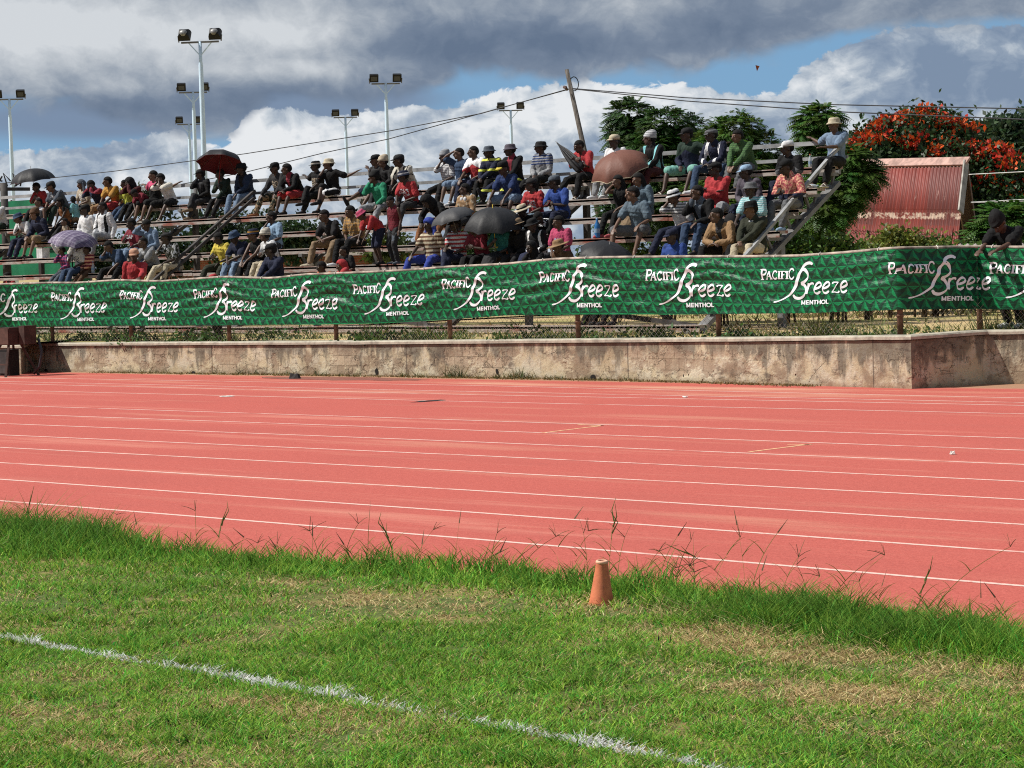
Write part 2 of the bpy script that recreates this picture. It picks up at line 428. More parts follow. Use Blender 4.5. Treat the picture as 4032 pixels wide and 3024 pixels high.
# small litter and stones on the rubber
M_LIT = simple('litter_paper', (.7, .68, .62)); M_DRK = simple('litter_dark', (.03, .025, .025))
def scrap(x, y, w, h, mm, label, cat='litter', name='paper_scrap', ht=.012):
    p = gz(*D2(x, y)); mb = MB(); a = random.uniform(0, 3)
    n = 9; rim = [(w*(.7+.5*random.random())*math.cos(2*math.pi*i/n), h*(.7+.5*random.random())*math.sin(2*math.pi*i/n)) for i in range(n)]
    mb.add([(q[0], q[1], .005) for q in rim]+[(q[0]*.7, q[1]*.7, ht*(.6+random.random())) for q in rim]+[(0, 0, ht*1.3)],
           [(i, (i+1) % n, n+(i+1) % n, n+i) for i in range(n)]+[(n+i, n+(i+1) % n, 2*n) for i in range(n)])
    o = mb.build(name, mm, smooth=False); o.location = p; o.rotation_euler.z = a
    tag(o, label, cat)
scrap(925, 867, .32, .07, M_DRK, 'thin dark twig like scrap lying alone on the middle of the red track', name='dark_scrap')
scrap(491, 857, .13, .05, M_LIT, 'pale paper scrap on the track near its left far side')
scrap(636, 818, .15, .09, M_DRK, 'dark lump of rubbish beside the wet patch near the wall foot', name='dark_scrap', ht=.07)
scrap(1953, 837, .16, .1, M_LIT, 'crumpled white paper by the foot of the wall corner', ht=.06)
scrap(1480, 858, .1, .05, M_LIT, 'small pale paper scrap on the far lanes right of centre')
scrap(2058, 982, .028, .028, M_LIT, 'tiny white ball of paper on the track at right', ht=.025)
scrap(1150, 812, .08, .06, M_LIT, 'white plastic scrap in the weeds at the wall foot', ht=.06)
# damp stain on the track near the wall
m, t, b = mat('damp_stain', .45)
t.put(b.inputs['Base Color'], t.mix(t.noise(t.pos(), 6, 4), (.17, .06, .045), (.30, .10, .08)))
mb = MB(); c = gz(*D2(735, 818)); n = 40
mb.add([(c.x+2.1*math.cos(2*math.pi*i/n)*(1+.25*mnoise.noise((i*.7, 0, 3))), c.y+.42*math.sin(2*math.pi*i/n)*(1+.4*mnoise.noise((i*.5, 5, 3))), .0035) for i in range(n)], [tuple(range(n))])
tag(mb.build('damp_patch', m), kind='structure')

# ---------------------------------------------------------------- low plastered wall
m, t, b = mat('old_plaster', .92, 0, .15)
p = t.pos(); px_, py_, pz_ = t.sep(p)
s_ = t.comb(t.m('MULTIPLY', px_, 1.0), t.m('MULTIPLY', py_, 1.0), pz_)
nb = t.noise(s_, .9, 6, .62); nm = t.noise(s_, 3.6, 9, .74); nf = t.noise(s_, 16, 5, .7)
st = t.noise(t.scale(s_, (1.6, 1.6, .32)), 2.4, 5, .65)
c = t.mix(t.sm(nb, .35, .65), (.56, .495, .335), (.42, .35, .225))
c = t.mix(t.m('MULTIPLY', t.sm(nm, .44, .58), .62), c, (.57, .54, .43))
c = t.mix(t.m('MULTIPLY', t.sm(t.noise(s_, 1.7, 5, .7), .48, .62), .85), c, (.25, .185, .125))
c = t.mix(t.m('MULTIPLY', t.sm(t.noise(t.scale(s_, (.7, .7, 1.6)), 2.3, 6, .72), .55, .68), .8), c, (.13, .105, .08))
hgt = t.sm(pz_, .05, .72)
drip = t.m('MULTIPLY', t.sm(t.m('ADD', st, t.m('MULTIPLY', hgt, .24)), .58, .72), .72)
c = t.mix(drip, c, (.085, .078, .065))
blk = t.new('ShaderNodeTexBrick'); t.put(blk.inputs[0], t.comb(t.m('ADD', px_, t.m('MULTIPLY', py_, .5)), pz_, 0.0)); blk.inputs['Scale'].default_value = 1.0
blk.inputs['Brick Width'].default_value = .40; blk.inputs['Row Height'].default_value = .19; blk.inputs['Mortar Size'].default_value = .008
blk.inputs['Color1'].default_value = (.46, .37, .26, 1); blk.inputs['Color2'].default_value = (.30, .23, .16, 1); blk.inputs['Mortar'].default_value = (.2, .15, .1, 1)
spall = t.m('MULTIPLY', t.sm(t.noise(s_, 1.05, 5, .6), .52, .58), t.sm(pz_, .60, .42))
c = t.mix(t.m('MULTIPLY', spall, .75), c, blk.outputs[0])
ck = t.vor(t.comb(t.m('ADD', px_, t.m('MULTIPLY', nm, .55)), py_, t.m('ADD', pz_, t.m('MULTIPLY', nm, .4))), 3.4, 'DISTANCE_TO_EDGE')
crack_gate = t.sm(t.noise(s_, 1.9, 4, .6), .53, .60)
crack = t.m('MULTIPLY', t.m('SUBTRACT', 1.0, t.sm(ck, .003, .012)), crack_gate)
c = t.mix(t.m('MULTIPLY', crack, .7), c, (.06, .045, .035))
fl = t.noise(t.comb(px_, py_, t.m('MULTIPLY', pz_, 1.3)), 2.6, 8, .62)
flake = t.m('MULTIPLY', t.m('SUBTRACT', 1.0, t.sm(t.m('ABSOLUTE', t.m('SUBTRACT', fl, .5)), .003, .013)), t.sm(t.noise(s_, 1.1, 4, .6), .48, .56))
c = t.mix(t.m('MULTIPLY', flake, .75), c, (.07, .05, .035))
spk = t.m('MULTIPLY', t.sm(t.noise(s_, 21, 4, .7), .60, .70), .55); c = t.mix(spk, c, (.13, .10, .07))
pit = t.m('SUBTRACT', 1.0, t.sm(t.vor(s_, 5.5), .05, .13)); pit = t.m('MULTIPLY', pit, t.sm(t.noise(s_, 1.3, 3), .56, .62))
c = t.mix(pit, c, (.07, .04, .03))
joint = t.m('PINGPONG', t.m('ADD', px_, 2.78+52.4), 2.62)
c = t.mix(t.m('MULTIPLY', t.m('SUBTRACT', 1.0, t.sm(joint, .006, .018)), .7), c, (.07, .055, .045))
c = t.mix(t.m('MULTIPLY', t.sm(pz_, .10, .0), .5), c, (.24, .15, .09))
t.put(b.inputs['Base Color'], c)
hh = t.m('SUBTRACT', t.m('ADD', t.m('MULTIPLY', nf, .35), nm), t.m('ADD', t.m('MULTIPLY', crack, .8), t.m('ADD', t.m('MULTIPLY', spall, .5), pit)))
t.put(b.inputs['Normal'], t.bump(hh, .8, .03)); M_PLAST = m
m, t, b = mat('wall_coping', .9)
nf = t.noise(t.pos(), 5, 6, .7)
t.put(b.inputs['Base Color'], t.mix(t.sm(nf, .35, .7), (.48, .44, .35), (.26, .235, .19))); t.put(b.inputs['Normal'], t.bump(nf, .6, .02)); M_COPE = m
wall = empty('low_wall', (WALL[4].x, WALL[4].y, 0), 'low weathered tan plaster wall with cracks and dark stains along the far side of the track', 'wall')
def wall_strip(pts, tops, th, zb, dz=0):
    mb = MB(); rings = []
    P = []
    for i in range(len(pts)-1):
        a, q = pts[i], pts[i+1]; L = (q-a).length; n = max(2, int(L/.35))
        for k in range(n): P.append((a.lerp(q, k/n), tops[i]+(tops[i+1]-tops[i])*k/n, k == 0))
    P.append((pts[-1], tops[-1], True))
    N = len(P); out = []
    for i, (p, tz, corner) in enumerate(P):
        a = P[max(i-1, 0)][0]; q = P[min(i+1, N-1)][0]; d = (q-a).normalized(); nn = Vector((-d.y, d.x, 0))
        if corner and 0 < i < N-1:
            d1 = (p-a).normalized(); d2 = (q-p).normalized(); cs = max(.45, nn.dot(Vector((-d2.y, d2.x, 0)))); nn = nn/cs
        j = 0 if corner else 1
        wob = mnoise.noise((p.x*2.3, p.y*2.3, 1.0))*.006*j
        fr = p-nn*(.035 if dz else 0)+nn*wob
        tz2 = tz+mnoise.noise((p.x*1.7, p.y, 4.0))*.008
        bk = p+nn*th
        out.append([(fr.x, fr.y, zb if not dz else tz2-.001), (fr.x, fr.y, tz2-.02+dz), (fr.x+nn.x*.02, fr.y+nn.y*.02, tz2+dz), (bk.x, bk.y, tz2+dz), (bk.x, bk.y, zb if not dz else tz2-.001)])
    mb.loft(out)
    return mb
wall_strip(WALL, [z-.05 for z in WTOP], .34, -.1).build('wall_body', M_PLAST, wall)
wall_strip([p-Vector((0,0,0)) for p in WALL], [z-.05 for z in WTOP], .36, 0, .06).build('coping', M_COPE, wall)
# drain holes: near-black caps on the wall face, the shade inside painted as colour
M_HOLE = simple('hole_dark', (.012, .010, .009)); M_BRK = simple('broken_brick', (.25, .09, .05), .9)
def hole(px, py, w, h, frame=True):
    p = gv(px, py, 29.9)
    for i in range(2, len(WALL)-1):
        a, q = WALL[i], WALL[i+1]
        if a.x <= p.x <= q.x and q.x-a.x > .9: p = gv(px, py, a.y+(q.y-a.y)*(p.x-a.x)/(q.x-a.x))
    mb = MB(); n = 9
    mb.add([(p.x+w*math.cos(2*math.pi*i/n)*(.75+.4*random.random()), p.y-.012, p.z+h*math.sin(2*math.pi*i/n)*(.75+.4*random.random())) for i in range(n)]+[(p.x+w*.7*math.cos(2*math.pi*i/n), p.y+.05, p.z+h*.7*math.sin(2*math.pi*i/n)) for i in range(n)],
           [(i, (i+1) % n, n+(i+1) % n, n+i) for i in range(n)]+[tuple(range(n))])
    mb.build('drain_hole', M_HOLE, wall)
hole(3384, 1488, .055, .06); hole(1484, 1463, .045, .06); hole(1958, 1463, .03, .05); hole(2336, 1484, .06, .05); hole(2700, 1480, .05, .04); hole(182, 1459, .05, .04); hole(762, 1468, .06, .04)
# ---------------------------------------------------------------- fence and banner on the wall
def seg_v(px):
    """v of the fence line straight behind the wall"""
    return 30.22
c0 = gz(3545, 1316, .76); c0.z = 0          # corner post of the fence
FX = [Vector((-72, 29.0, 0)), Vector((-42.6, 29.35, 0)), Vector((-41.0, 30.12, 0)), Vector((-28.8, 30.3, 0)), Vector((-22, 30.2, 0)), Vector((gv(3545, 1316, 29.72).x, 29.72, 0)),
      Vector((gv(3850, 1305, 30.95).x, 30.95, 0)), Vector((-12, 31.25, 0)), Vector((2, 32.3, 0))]
FL = [0.0]
for a, q in zip(FX[:-1], FX[1:]): FL.append(FL[-1]+(q-a).length)
def fpath(s):
    for i in range(len(FX)-1):
        if s <= FL[i+1] or i == len(FX)-2:
            k = (s-FL[i])/(FL[i+1]-FL[i]); p = FX[i].lerp(FX[i+1], k); d = (FX[i+1]-FX[i]).normalized()
            return p, d, Vector((d.y, -d.x, 0))      # normal faces the track
def s_of_px(px):
    """path length where the picture column px meets the fence line"""
    best = None; lo, hi = 0.0, FL[-1]
    S = np.linspace(lo, hi, 3000); prev = None
    for s in S:
        p, d, n = fpath(s); x = proj((p.x, p.y, 1.4))[0]
        if prev is not None and prev[1] <= px < x: return prev[0]+(s-prev[0])*(px-prev[1])/(x-prev[1])
        prev = (s, x)
    return hi
def z_of(px, py):
    s = s_of_px(px); p, d, n = fpath(s)
    r = ray(px, py); tt = (p.x*r[0]+p.y*r[1])/(r[0]**2+r[1]**2)
    return s, H+r[2]*tt
TOPP = [(3, 1122), (209, 1116), (304, 1117), (468, 1106), (633, 1111), (886, 1093), (1076, 1099), (1203, 1084), (1400, 1077), (1616, 1067), (1756, 1055), (1996, 1043), (2186, 1024), (2376, 1017), (2700, 1014), (2948, 1014), (3138, 1012), (3328, 999), (3518, 981), (3600, 980), (3708, 978), (3853, 975), (4028, 978)]
BOTP = [(3, 1292), (253, 1285), (506, 1282), (886, 1280), (1300, 1277), (1490, 1274), (1743, 1260), (1996, 1242), (2249, 1238), (2700, 1238), (2948, 1235), (3202, 1232), (3543, 1219), (3853, 1216), (4028, 1219)]
TS = np.array([z_of(*p) for p in TOPP]); BS = np.array([z_of(*p) for p in BOTP])
def ztop(s): return float(np.interp(s, TS[:,0], TS[:,1]))
def zbot(s): return float(np.interp(s, BS[:,0], BS[:,1]))
M_RUST = simple('rusty_pipe', (.16, .085, .055), .85, 0, .45, 6, bump=.3)
M_PIPE = simple('weathered_pipe', (.33, .27, .22), .8, 0, .55, 5, bump=.3)
M_WIRE = simple('galvanised_wire', (.30, .26, .22), .6, .3)
fence = empty('fence', (FX[4].x, FX[4].y, .7), 'rusty pipe and chain link fence standing on the low wall behind the green banner', 'fence')
wall_top = lambda x: float(np.interp(x, [w.x for w in WALL], WTOP))
mb = MB(); ss = np.linspace(2, FL[-1], 260)
mb.tube([fpath(s)[0]+Vector((0, 0, ztop(s)+.012)) for s in ss], .028, 8)
mb.build('top_rail', M_PIPE, fence, True)
for x, y in ((107,738),(277,738),(489,738),(720,738),(966,736),(1243,732),(1547,727),(1947,722),(2112,716)):
    s = s_of_px(x*K); p, d, n = fpath(s); mb = MB(); zt = wall_top(p.x)
    ln = random.uniform(-.02, .02)
    mb.tube([p+n*-.05+Vector((0,0,zt-.1)), p+n*-.05+Vector((0,0,zt+.45)), p+n*-.05+Vector((ln,0,ztop(s)))], [.045, .045, .042], 10)
    if x in (1947, 1243): mb.tube([p+n*-.05+Vector((0,0,zt+.27)), p+n*-.05+Vector((0,0,zt+.31))], .058, 10)
    mb.build('post', M_RUST, fence, True)
s = 22.0
mb = MB(); pitch_ = .075; hgt = .62
s = FL[1]-3.0
while s < FL[-1]-2:
    for sg in (1, -1):
        z0 = .68; cur = s if sg == 1 else s+hgt
        pts = []
        a, d, n = fpath(s if sg == 1 else s+hgt*1.0); b_, _, _ = fpath(s+hgt if sg == 1 else s)
        zz = wall_top(a.x)+.01
        o = n*(-.05+.004*sg); w = .0030
        mid = (a+b_)/2
        mb.bar(a+o+Vector((0,0,zz)), b_+o+Vector((0,0,zz+hgt)), w, w)
    s += pitch_*1.35
o = mb.build('chain_link_mesh', M_WIRE, fence)

mb = MB(); s = s_of_px(2)-5
while s < FL[-1]-4.5:
    p, d, n = fpath(s); c_ = p+Vector((0, 0, ztop(s)))
    mb.tube([c_+n*.04+Vector((0,0,-.06)), c_+n*.045+Vector((0,0,.02)), c_+Vector((0,0,.05)), c_-n*.04+Vector((0,0,.0))], .007, 5)
    mb.tube([c_+n*.04+Vector((0,0,-.05)), c_+n*.05+d*.02+Vector((0,0,-.16))], .005, 5); s += random.uniform(.7, 1.3)
mb.build('tie_cord', simple('white_cord', (.6,.58,.52)), fence, True)
# --- banner -------------------------------------------------------------
PY = [s_of_px(x*K) for x in (107, 277, 489, 720, 966, 1243, 1547, 1945, 2114)]
SB0, SB1 = s_of_px(2)-6.0, FL[-1]-4
def bump_fn(s, v):
    """how far the sheet hangs off the fence: sagging swags between the ties, diagonal pulls, ripples"""
    j = np.searchsorted(PY, s); l = PY[j-1] if j > 0 else s-2; r = PY[j] if j < len(PY) else PY[-1]+3
    k = min(1, max(0, (s-l)/max(.3, r-l)))
    q = .5+.5*mnoise.noise((s*.6, 3.1, 0))
    sw = 0
    # swags: ridges that fall from each tie towards the middle of the bay
    for tie, sg in ((l, 1), (r, -1)):
        dd = abs(s-tie)
        for h_, dep in ((.10, .9), (.28, .8), (.50, .6)):
            c_ = h_+dd*.16*(1+h_)
            x = (v-c_)/.052
            sw += math.exp(-x*x)*dep*math.exp(-dd/1.15)*(.6+.8*q)
    rip = mnoise.noise((s*1.6+v*1.4, v*3.0, 2))*.5+mnoise.noise((s*3.3-v*2.0, v*5.5, 7))*.28+.45*mnoise.noise((s*.55, v*.9, 12))
    nl = mnoise.noise((s*.7+v*2.2, v*5.2-s*.5, 21))
    edge = .6+.6*math.sin(math.pi*min(1, max(0, v)))
    return .018+.050*sw*edge+.017*rip*edge+.022*nl*edge
def bpoint(s, v, off=0.0):
    p, d, n = fpath(s); zt, zb = ztop(s), zbot(s)
    j = np.searchsorted(FL, s); e = 1.0
    for f in (FL[5], FL[6], FL[2]): e = min(e, abs(s-f)/.35+.25)
    scal = .018*abs(mnoise.noise((s*1.9, 9, 9)))*(1-v)**3
    q = p+n*(.045+bump_fn(s, v)*min(1, e)+off)
    return Vector((q.x, q.y, zt+(zb-zt)*v-scal))
m, t, b = mat('banner_vinyl', .42, 0, .28)
uvn = t.uv(); x, y, z = t.sep(uvn)
AX, BY = .212, .186
q = t.m('DIVIDE', y, BY); pp = t.m('SUBTRACT', t.m('DIVIDE', x, AX), t.m('MULTIPLY', q, .5))
fu = t.m('FRACT', t.m('ADD', pp, 200.0)); fq = t.m('FRACT', t.m('ADD', q, 200.0))
up = t.m('LESS_THAN', t.m('ADD', fu, fq), 1.0)
b1u = t.m('SUBTRACT', t.m('SUBTRACT', 1.0, fu), fq)
def sel(f, a, c): return t.m('ADD', t.m('MULTIPLY', f, a), t.m('MULTIPLY', t.m('SUBTRACT', 1.0, f), c))
A_ = sel(up, b1u, t.m('MULTIPLY', b1u, -1.0)); B_ = sel(up, fu, t.m('SUBTRACT', 1.0, fu)); C_ = sel(up, fq, t.m('SUBTRACT', 1.0, fq))
mA = t.m('MULTIPLY', t.m('LESS_THAN', A_, B_), t.m('LESS_THAN', A_, C_)); mB = t.m('MULTIPLY', t.m('LESS_THAN', B_, A_), t.m('LESS_THAN', B_, C_))
BR, MD, DK, DD = (.003, .215, .068), (.003, .098, .035), (.003, .046, .021), (.003, .030, .015)
fac_up = t.mix(mA, t.mix(mB, DK, MD), BR)
fac_dn = t.mix(mA, t.mix(mB, BR, DD), DK)
c = t.mix(up, fac_dn, fac_up)
pin = t.m('GREATER_THAN', t.m('FRACT', t.m('MULTIPLY', y, 38.0)), .72)
c = t.mix(t.m('MULTIPLY', t.m('MULTIPLY', pin, .5), t.m('SUBTRACT', 1.0, up)), c, (.004, .02, .013))
fade = t.noise(t.pos(), .5, 4, .6)
c = t.mix(t.m('MULTIPLY', t.sm(fade, .4, .7), .10), c, (.02, .15, .07))
t.put(b.inputs['Base Color'], c)
cr = t.noise(t.comb(t.m('ADD', x, t.m('MULTIPLY', y, .8)), t.m('MULTIPLY', y, 3.0), 0.0), 3.2, 5, .6)
t.put(b.inputs['Normal'], t.bump(cr, .55, .05)); M_BAN = m
Ns = int((SB1-SB0)/.055); Nv = 26
co = []; uvs = []
for i in range(Ns+1):
    s = SB0+(SB1-SB0)*i/Ns
    for k in range(Nv+1):
        v = k/Nv; co.append(bpoint(s, v)); uvs.append((s, -v*(ztop(s)-zbot(s))))
fs = [(i*(Nv+1)+k, i*(Nv+1)+k+1, (i+1)*(Nv+1)+k+1, (i+1)*(Nv+1)+k) for i in range(Ns) for k in range(Nv)]
me = bpy.data.meshes.new('banner'); me.from_pydata(co, [], fs); me.update()
ul = me.uv_layers.new(name='UVMap'); li = np.empty(len(me.loops), np.int32); me.loops.foreach_get('vertex_index', li)
ul.data.foreach_set('uv', np.array(uvs, np.float32)[li].ravel())
me.polygons.foreach_set('use_smooth', [True]*len(me.polygons))
banner = link('banner', me, M_BAN); tag(banner, 'long green vinyl banner with white lettering tied along the fence above the wall', 'banner')
# lettering: calligraphic strokes laid on the sheet; units: picture px of one logo, y down
def cr_spline(P, n=9):
    if len(P) == 2: return [tuple(P[0]), tuple(P[1])] if n < 4 else [(P[0][0]+(P[1][0]-P[0][0])*k/n, P[0][1]+(P[1][1]-P[0][1])*k/n) for k in range(n+1)]
    out = []; Q = [P[0]]+list(P)+[P[-1]]
    for i in range(1, len(Q)-2):
        p0, p1, p2, p3 = [np.array(q, float) for q in Q[i-1:i+3]]
        for k in range(n):
            u = k/n; out.append(tuple(.5*((2*p1)+(-p0+p2)*u+(2*p0-5*p1+4*p2-p3)*u*u+(-p0+3*p1-3*p2+p3)*u**3)))
    out.append(tuple(P[-1])); return out
STROKES = []    # (points, wmin, wmax, nib angle, taper)
def S_(pts, w0, w1, nib=35, tap=True): STROKES.append((cr_spline(pts), w0, w1, math.radians(nib), tap))
# the tall swash letter
S_([(318, 14), (306, 5), (285, 6), (266, 18), (252, 40), (238, 66)], 12, 20, 90)
S_([(262, 34), (240, 62), (226, 98), (212, 138), (190, 174), (150, 204), (112, 222), (80, 229)], 7, 25, 160)
S_([(250, 36), (272, 42), (289, 66), (287, 92), (268, 112), (246, 122)], 7, 22, 100)
S_([(246, 122), (266, 134), (276, 160), (266, 190), (238, 208), (210, 204), (198, 186)], 7, 20, 110)
# reeze
def r_(x): S_([(x+14, 122), (x+2, 184)], 13, 14, 0, False); S_([(x+9, 150), (x+22, 128), (x+38, 124), (x+42, 132)], 6, 14, 90)
def e_(x): S_([(x+6, 158), (x+34, 148), (x+44, 134), (x+34, 121), (x+18, 128), (x+5, 152), (x+7, 176), (x+22, 184), (x+40, 172)], 5.5, 15, 75)
def z_(x): S_([(x+10, 132), (x+16, 124), (x+46, 125)], 6, 12, 10); S_([(x+44, 126), (x+4, 181)], 5, 8, 140, False); S_([(x+3, 181), (x+20, 180), (x+40, 184), (x+44, 174)], 6, 12, 10)
r_(278); e_(322); e_(372); z_(424); e_(476)
# PACIFIC
def st_(x, y0, y1, w=11):
    S_([(x, y0), (x, y1)], w, w, 0, False); S_([(x-9, y0), (x+9, y0)], 4, 4, 0, False); S_([(x-9, y1), (x+9, y1)], 4, 4, 0, False)
st_(12, 34, 94); S_([(12, 35), (34, 38), (38, 52), (30, 64), (12, 66)], 5, 12, 90)
S_([(40, 92), (54, 46)], 5, 5, 0, False); S_([(54, 46), (68, 92)], 11, 11, 0, False); S_([(49, 77), (60, 77)], 4, 4, 0, False); S_([(33, 92), (46, 92)], 4, 4, 0, False); S_([(60, 92), (75, 92)], 4, 4, 0, False)
S_([(103, 56), (96, 46), (84, 50), (79, 68), (84, 87), (95, 91), (104, 82)], 5, 12, 90)
st_(117, 47, 91); st_(135, 47, 91); S_([(135, 48), (156, 48), (157, 56)], 5, 6, 0, False); S_([(135, 68), (150, 68)], 5, 5, 0, False)
st_(166, 47, 91)
S_([(206, 46), (198, 33), (186, 36), (178, 62), (184, 86), (196, 92), (207, 78)], 5, 12, 90)
# MENTHOL: plain heavy capitals
def B_(pts, w=6.2): STROKES.append((cr_spline(pts, 4) if len(pts) > 2 else [pts[0], pts[1]], w, w, 0, False))
X0 = 247
def up_(x): return X0+x
y0, y1 = 221, 246
for x in (0,): B_([(up_(3), y0), (up_(3), y1)]); B_([(up_(21), y0), (up_(21), y1)]); B_([(up_(3), y0+2), (up_(12), y1-3)], 5); B_([(up_(12), y1-3), (up_(21), y0+2)], 5)
B_([(up_(31), y0), (up_(31), y1)]); [B_([(up_(30), yy), (up_(45), yy)], 5) for yy in (y0+2.5, 233.5, y1-2.5)]
B_([(up_(53), y0), (up_(53), y1)]); B_([(up_(69), y0), (up_(69), y1)]); B_([(up_(53), y0+3), (up_(69), y1-3)], 5.5)
B_([(up_(74), y0+2.5), (up_(93), y0+2.5)], 5); B_([(up_(83.5), y0), (up_(83.5), y1)])
B_([(up_(99), y0), (up_(99), y1)]); B_([(up_(115), y0), (up_(115), y1)]); B_([(up_(99), 233.5), (up_(115), 233.5)], 5)
B_([(up_(132), y0+2), (up_(123), 228), (up_(123), 239), (up_(132), y1-2), (up_(142), 239), (up_(142), 228), (up_(132), y0+2)], 5.6)
B_([(up_(150), y0), (up_(150), y1)]); B_([(up_(149), y1-2.5), (up_(163), y1-2.5)], 5)
M_INK = simple('white_print', (.82, .89, .92), .36, 0, .03, 3, .5)
LOGO_X = [-35, 117, 266, 424, 593, 769, 961, 1171, 1401, 1650, 1925, 2141]
LS = [s_of_px(x*K) if x > 0 else None for x in LOGO_X]; LS[0] = LS[1]-(LS[2]-LS[1])
print('logo spacing', [round(b-a, 2) for a, b in zip(LS[:-1], LS[1:])])
LTOP = [None, 622, 619, 612, 608, 601, 588, 572, 570, 568, 554, 555]; LBOT = [None, 694, 692, 691, 688, 682, 671, 664, 664, 658, 652, 650]
LS += [LS[-1]+2.6, LS[-1]+5.2]; LS = [LS[0]-2.75]+LS; LTOP = [None]+LTOP+[None]*2; LBOT = [None]+LBOT+[None]*2
for li_, s0 in enumerate(LS):
    if s0 > SB1-3 or s0 < SB0+.3: continue
    wid = 1.84; zt = ztop(s0+wid/2); zb = zbot(s0+wid/2); hgt_ = zt-zb
    v0, v1 = .115, .835
    if LTOP[li_]:
        px_m = (LOGO_X[li_-1]+50)*K; zz0 = z_of(min(4025, px_m), LTOP[li_]*K)[1]; zz1 = z_of(min(4025, px_m), LBOT[li_]*K)[1]
        v0 = (zt-zz0)/hgt_; v1 = (zt-zz1)/hgt_
        v0 = min(max(v0, .06), .2); v1 = min(max(v1, .76), .88)
    kx = wid/530.0
    mb = MB(); oz = 0
    for pts, w0, w1, nib, tap in STROKES:
        n = len(pts); vs = []; oz += 1
        for i, (x, y) in enumerate(pts):
            a = pts[max(0, i-1)]; q = pts[min(n-1, i+1)]; dx_, dy_ = q[0]-a[0], q[1]-a[1]; L = math.hypot(dx_, dy_) or 1
            ang = math.atan2(dy_, dx_); w = w0+(w1-w0)*abs(math.sin(ang-nib))
            if w1 > 6.2: w *= .86
            if tap: w *= min(1, .35+min(i, n-1-i)/4)
            nx, ny = -dy_/L*w/2, dx_/L*w/2
            ext = 0 if tap else (w*.0)
            for sg in (1, -1):
                X, Y = x+nx*sg, y+ny*sg
                vs.append(bpoint(s0+X*kx, v0+(v1-v0)*Y/246.0, .0055+.00012*oz))
        mb.add(vs, [(2*i, 2*i+1, 2*i+3, 2*i+2) for i in range(n-1)])
    mb.build('logo', M_INK, banner, True, world=False)
# ---------------------------------------------------------------- bleacher
UE = -25.22; V8, Z8 = 34.0, .79; RUN, RISE = .66, .427
def RV(k): return V8+(8-k)*RUN
def RZ(k): return Z8+(8-k)*RISE
FR = [UE-.25-6.55*i for i in range(7)]         # frame positions along the stand
UL = -66.0
m, t, b = mat('bench_paint', .75, 0, .25)
p = t.pos(); n1 = t.noise(t.scale(p, (.5, 2, 2)), 2.2, 6, .65); n2 = t.noise(t.scale(p, (.6, 3, 3)), 7, 5, .7)
c = t.mix(t.sm(n1, .36, .52), (.25, .085, .062), (.36, .32, .29))
c = t.mix(t.m('MULTIPLY', t.sm(n2, .48, .66), .8), c, (.17, .07, .05))
t.put(b.inputs['Base Color'], c); t.put(b.inputs['Normal'], t.bump(n2, .5, .01)); M_BENCH = m
m, t, b = mat('grey_steel', .6, .25, .35)
n1 = t.noise(t.pos(), 1.8, 5, .6)
t.put(b.inputs['Base Color'], t.mix(t.sm(n1, .4, .7), (.20, .205, .21), (.12, .11, .10))); M_STEEL = m
M_RAIL = simple('rail_paint', (.27, .275, .28), .6, .15, .35, 3)
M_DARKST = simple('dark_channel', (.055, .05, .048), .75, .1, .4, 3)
stand = empty('bleacher', (FR[2], RV(8), GZ), 'open steel and timber spectator stand with eight weathered red benches', 'bleacher')
cuts = [UE+.02]
k = 0
while cuts[-1] > UL: cuts.append(cuts[-1]-(3.3+(.15 if k % 2 else -.1))); k += 1
for r in range(1, 9):
    off = 0 if r % 2 else .9
    cc = [UE+.02]+[c-off for c in cuts[1:]]
    if r == 8: cc = [c for c in cc]
    for a, q in zip(cc[:-1], cc[1:]):
        mb = MB(); z = RZ(r)+random.uniform(-.012, .012); v = RV(r)
        L = a-q-.02
        mb.box(((a+q)/2, v, z-.03), (L, .30, .06)); mb.box(((a+q)/2, v-.138, z-.075), (L, .024, .11))
        mb.build('bench_plank', M_BENCH, stand)
for u in FR:
    # raking channel under the benches, post, brackets
    mb = MB()
    a = Vector((u, RV(8)+.15, GZ+.02)); q = Vector((u, RV(1)+.3, RZ(1)-.32))
    mb.bar(a, q, .09, .20, (1,0,0)); mb.bar(a+Vector((.055,0,0)), q+Vector((.055,0,0)), .02, .24, (1,0,0)) if False else None
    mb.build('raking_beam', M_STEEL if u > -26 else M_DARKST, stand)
    mb = MB(); vq = RV(8)+2.9; kz = (q.z-a.z)/(q.y-a.y)*(vq-a.y)+a.z
    mb.box((u, vq, (GZ+kz)/2), (.13, .13, kz-GZ)); mb.build('post', M_STEEL, stand)
    mb = MB(); vq = RV(1)+.32
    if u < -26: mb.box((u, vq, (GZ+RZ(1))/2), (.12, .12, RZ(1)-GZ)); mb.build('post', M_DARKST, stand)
    for r in range(1, 9):
        mb = MB(); v = RV(r); z = RZ(r)-.12
        zr = (q.z-a.z)/(q.y-a.y)*(v-a.y)+a.z
        mb.box((u-.02, v+.06, z-.03), (.12, .52, .07))
        if z-.08 > zr+.1:
            mb.bar((u-.02, v-.14, z-.05), (u-.02, v+.02, zr), .05, .05); mb.bar((u-.02, v+.22, z-.05), (u-.02, v+.16, zr+.1), .05, .05)
        mb.build('bracket', M_STEEL, stand)
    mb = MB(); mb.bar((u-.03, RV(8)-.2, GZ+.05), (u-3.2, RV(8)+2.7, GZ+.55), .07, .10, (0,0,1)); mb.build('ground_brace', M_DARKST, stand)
    mb = MB(); mb.bar((u+.02, RV(1)+.34, RZ(1)-.15), (u+.02, RV(1)+.34, RZ(1)+.56), .07, .09); mb.build('rail_post', M_STEEL, stand)
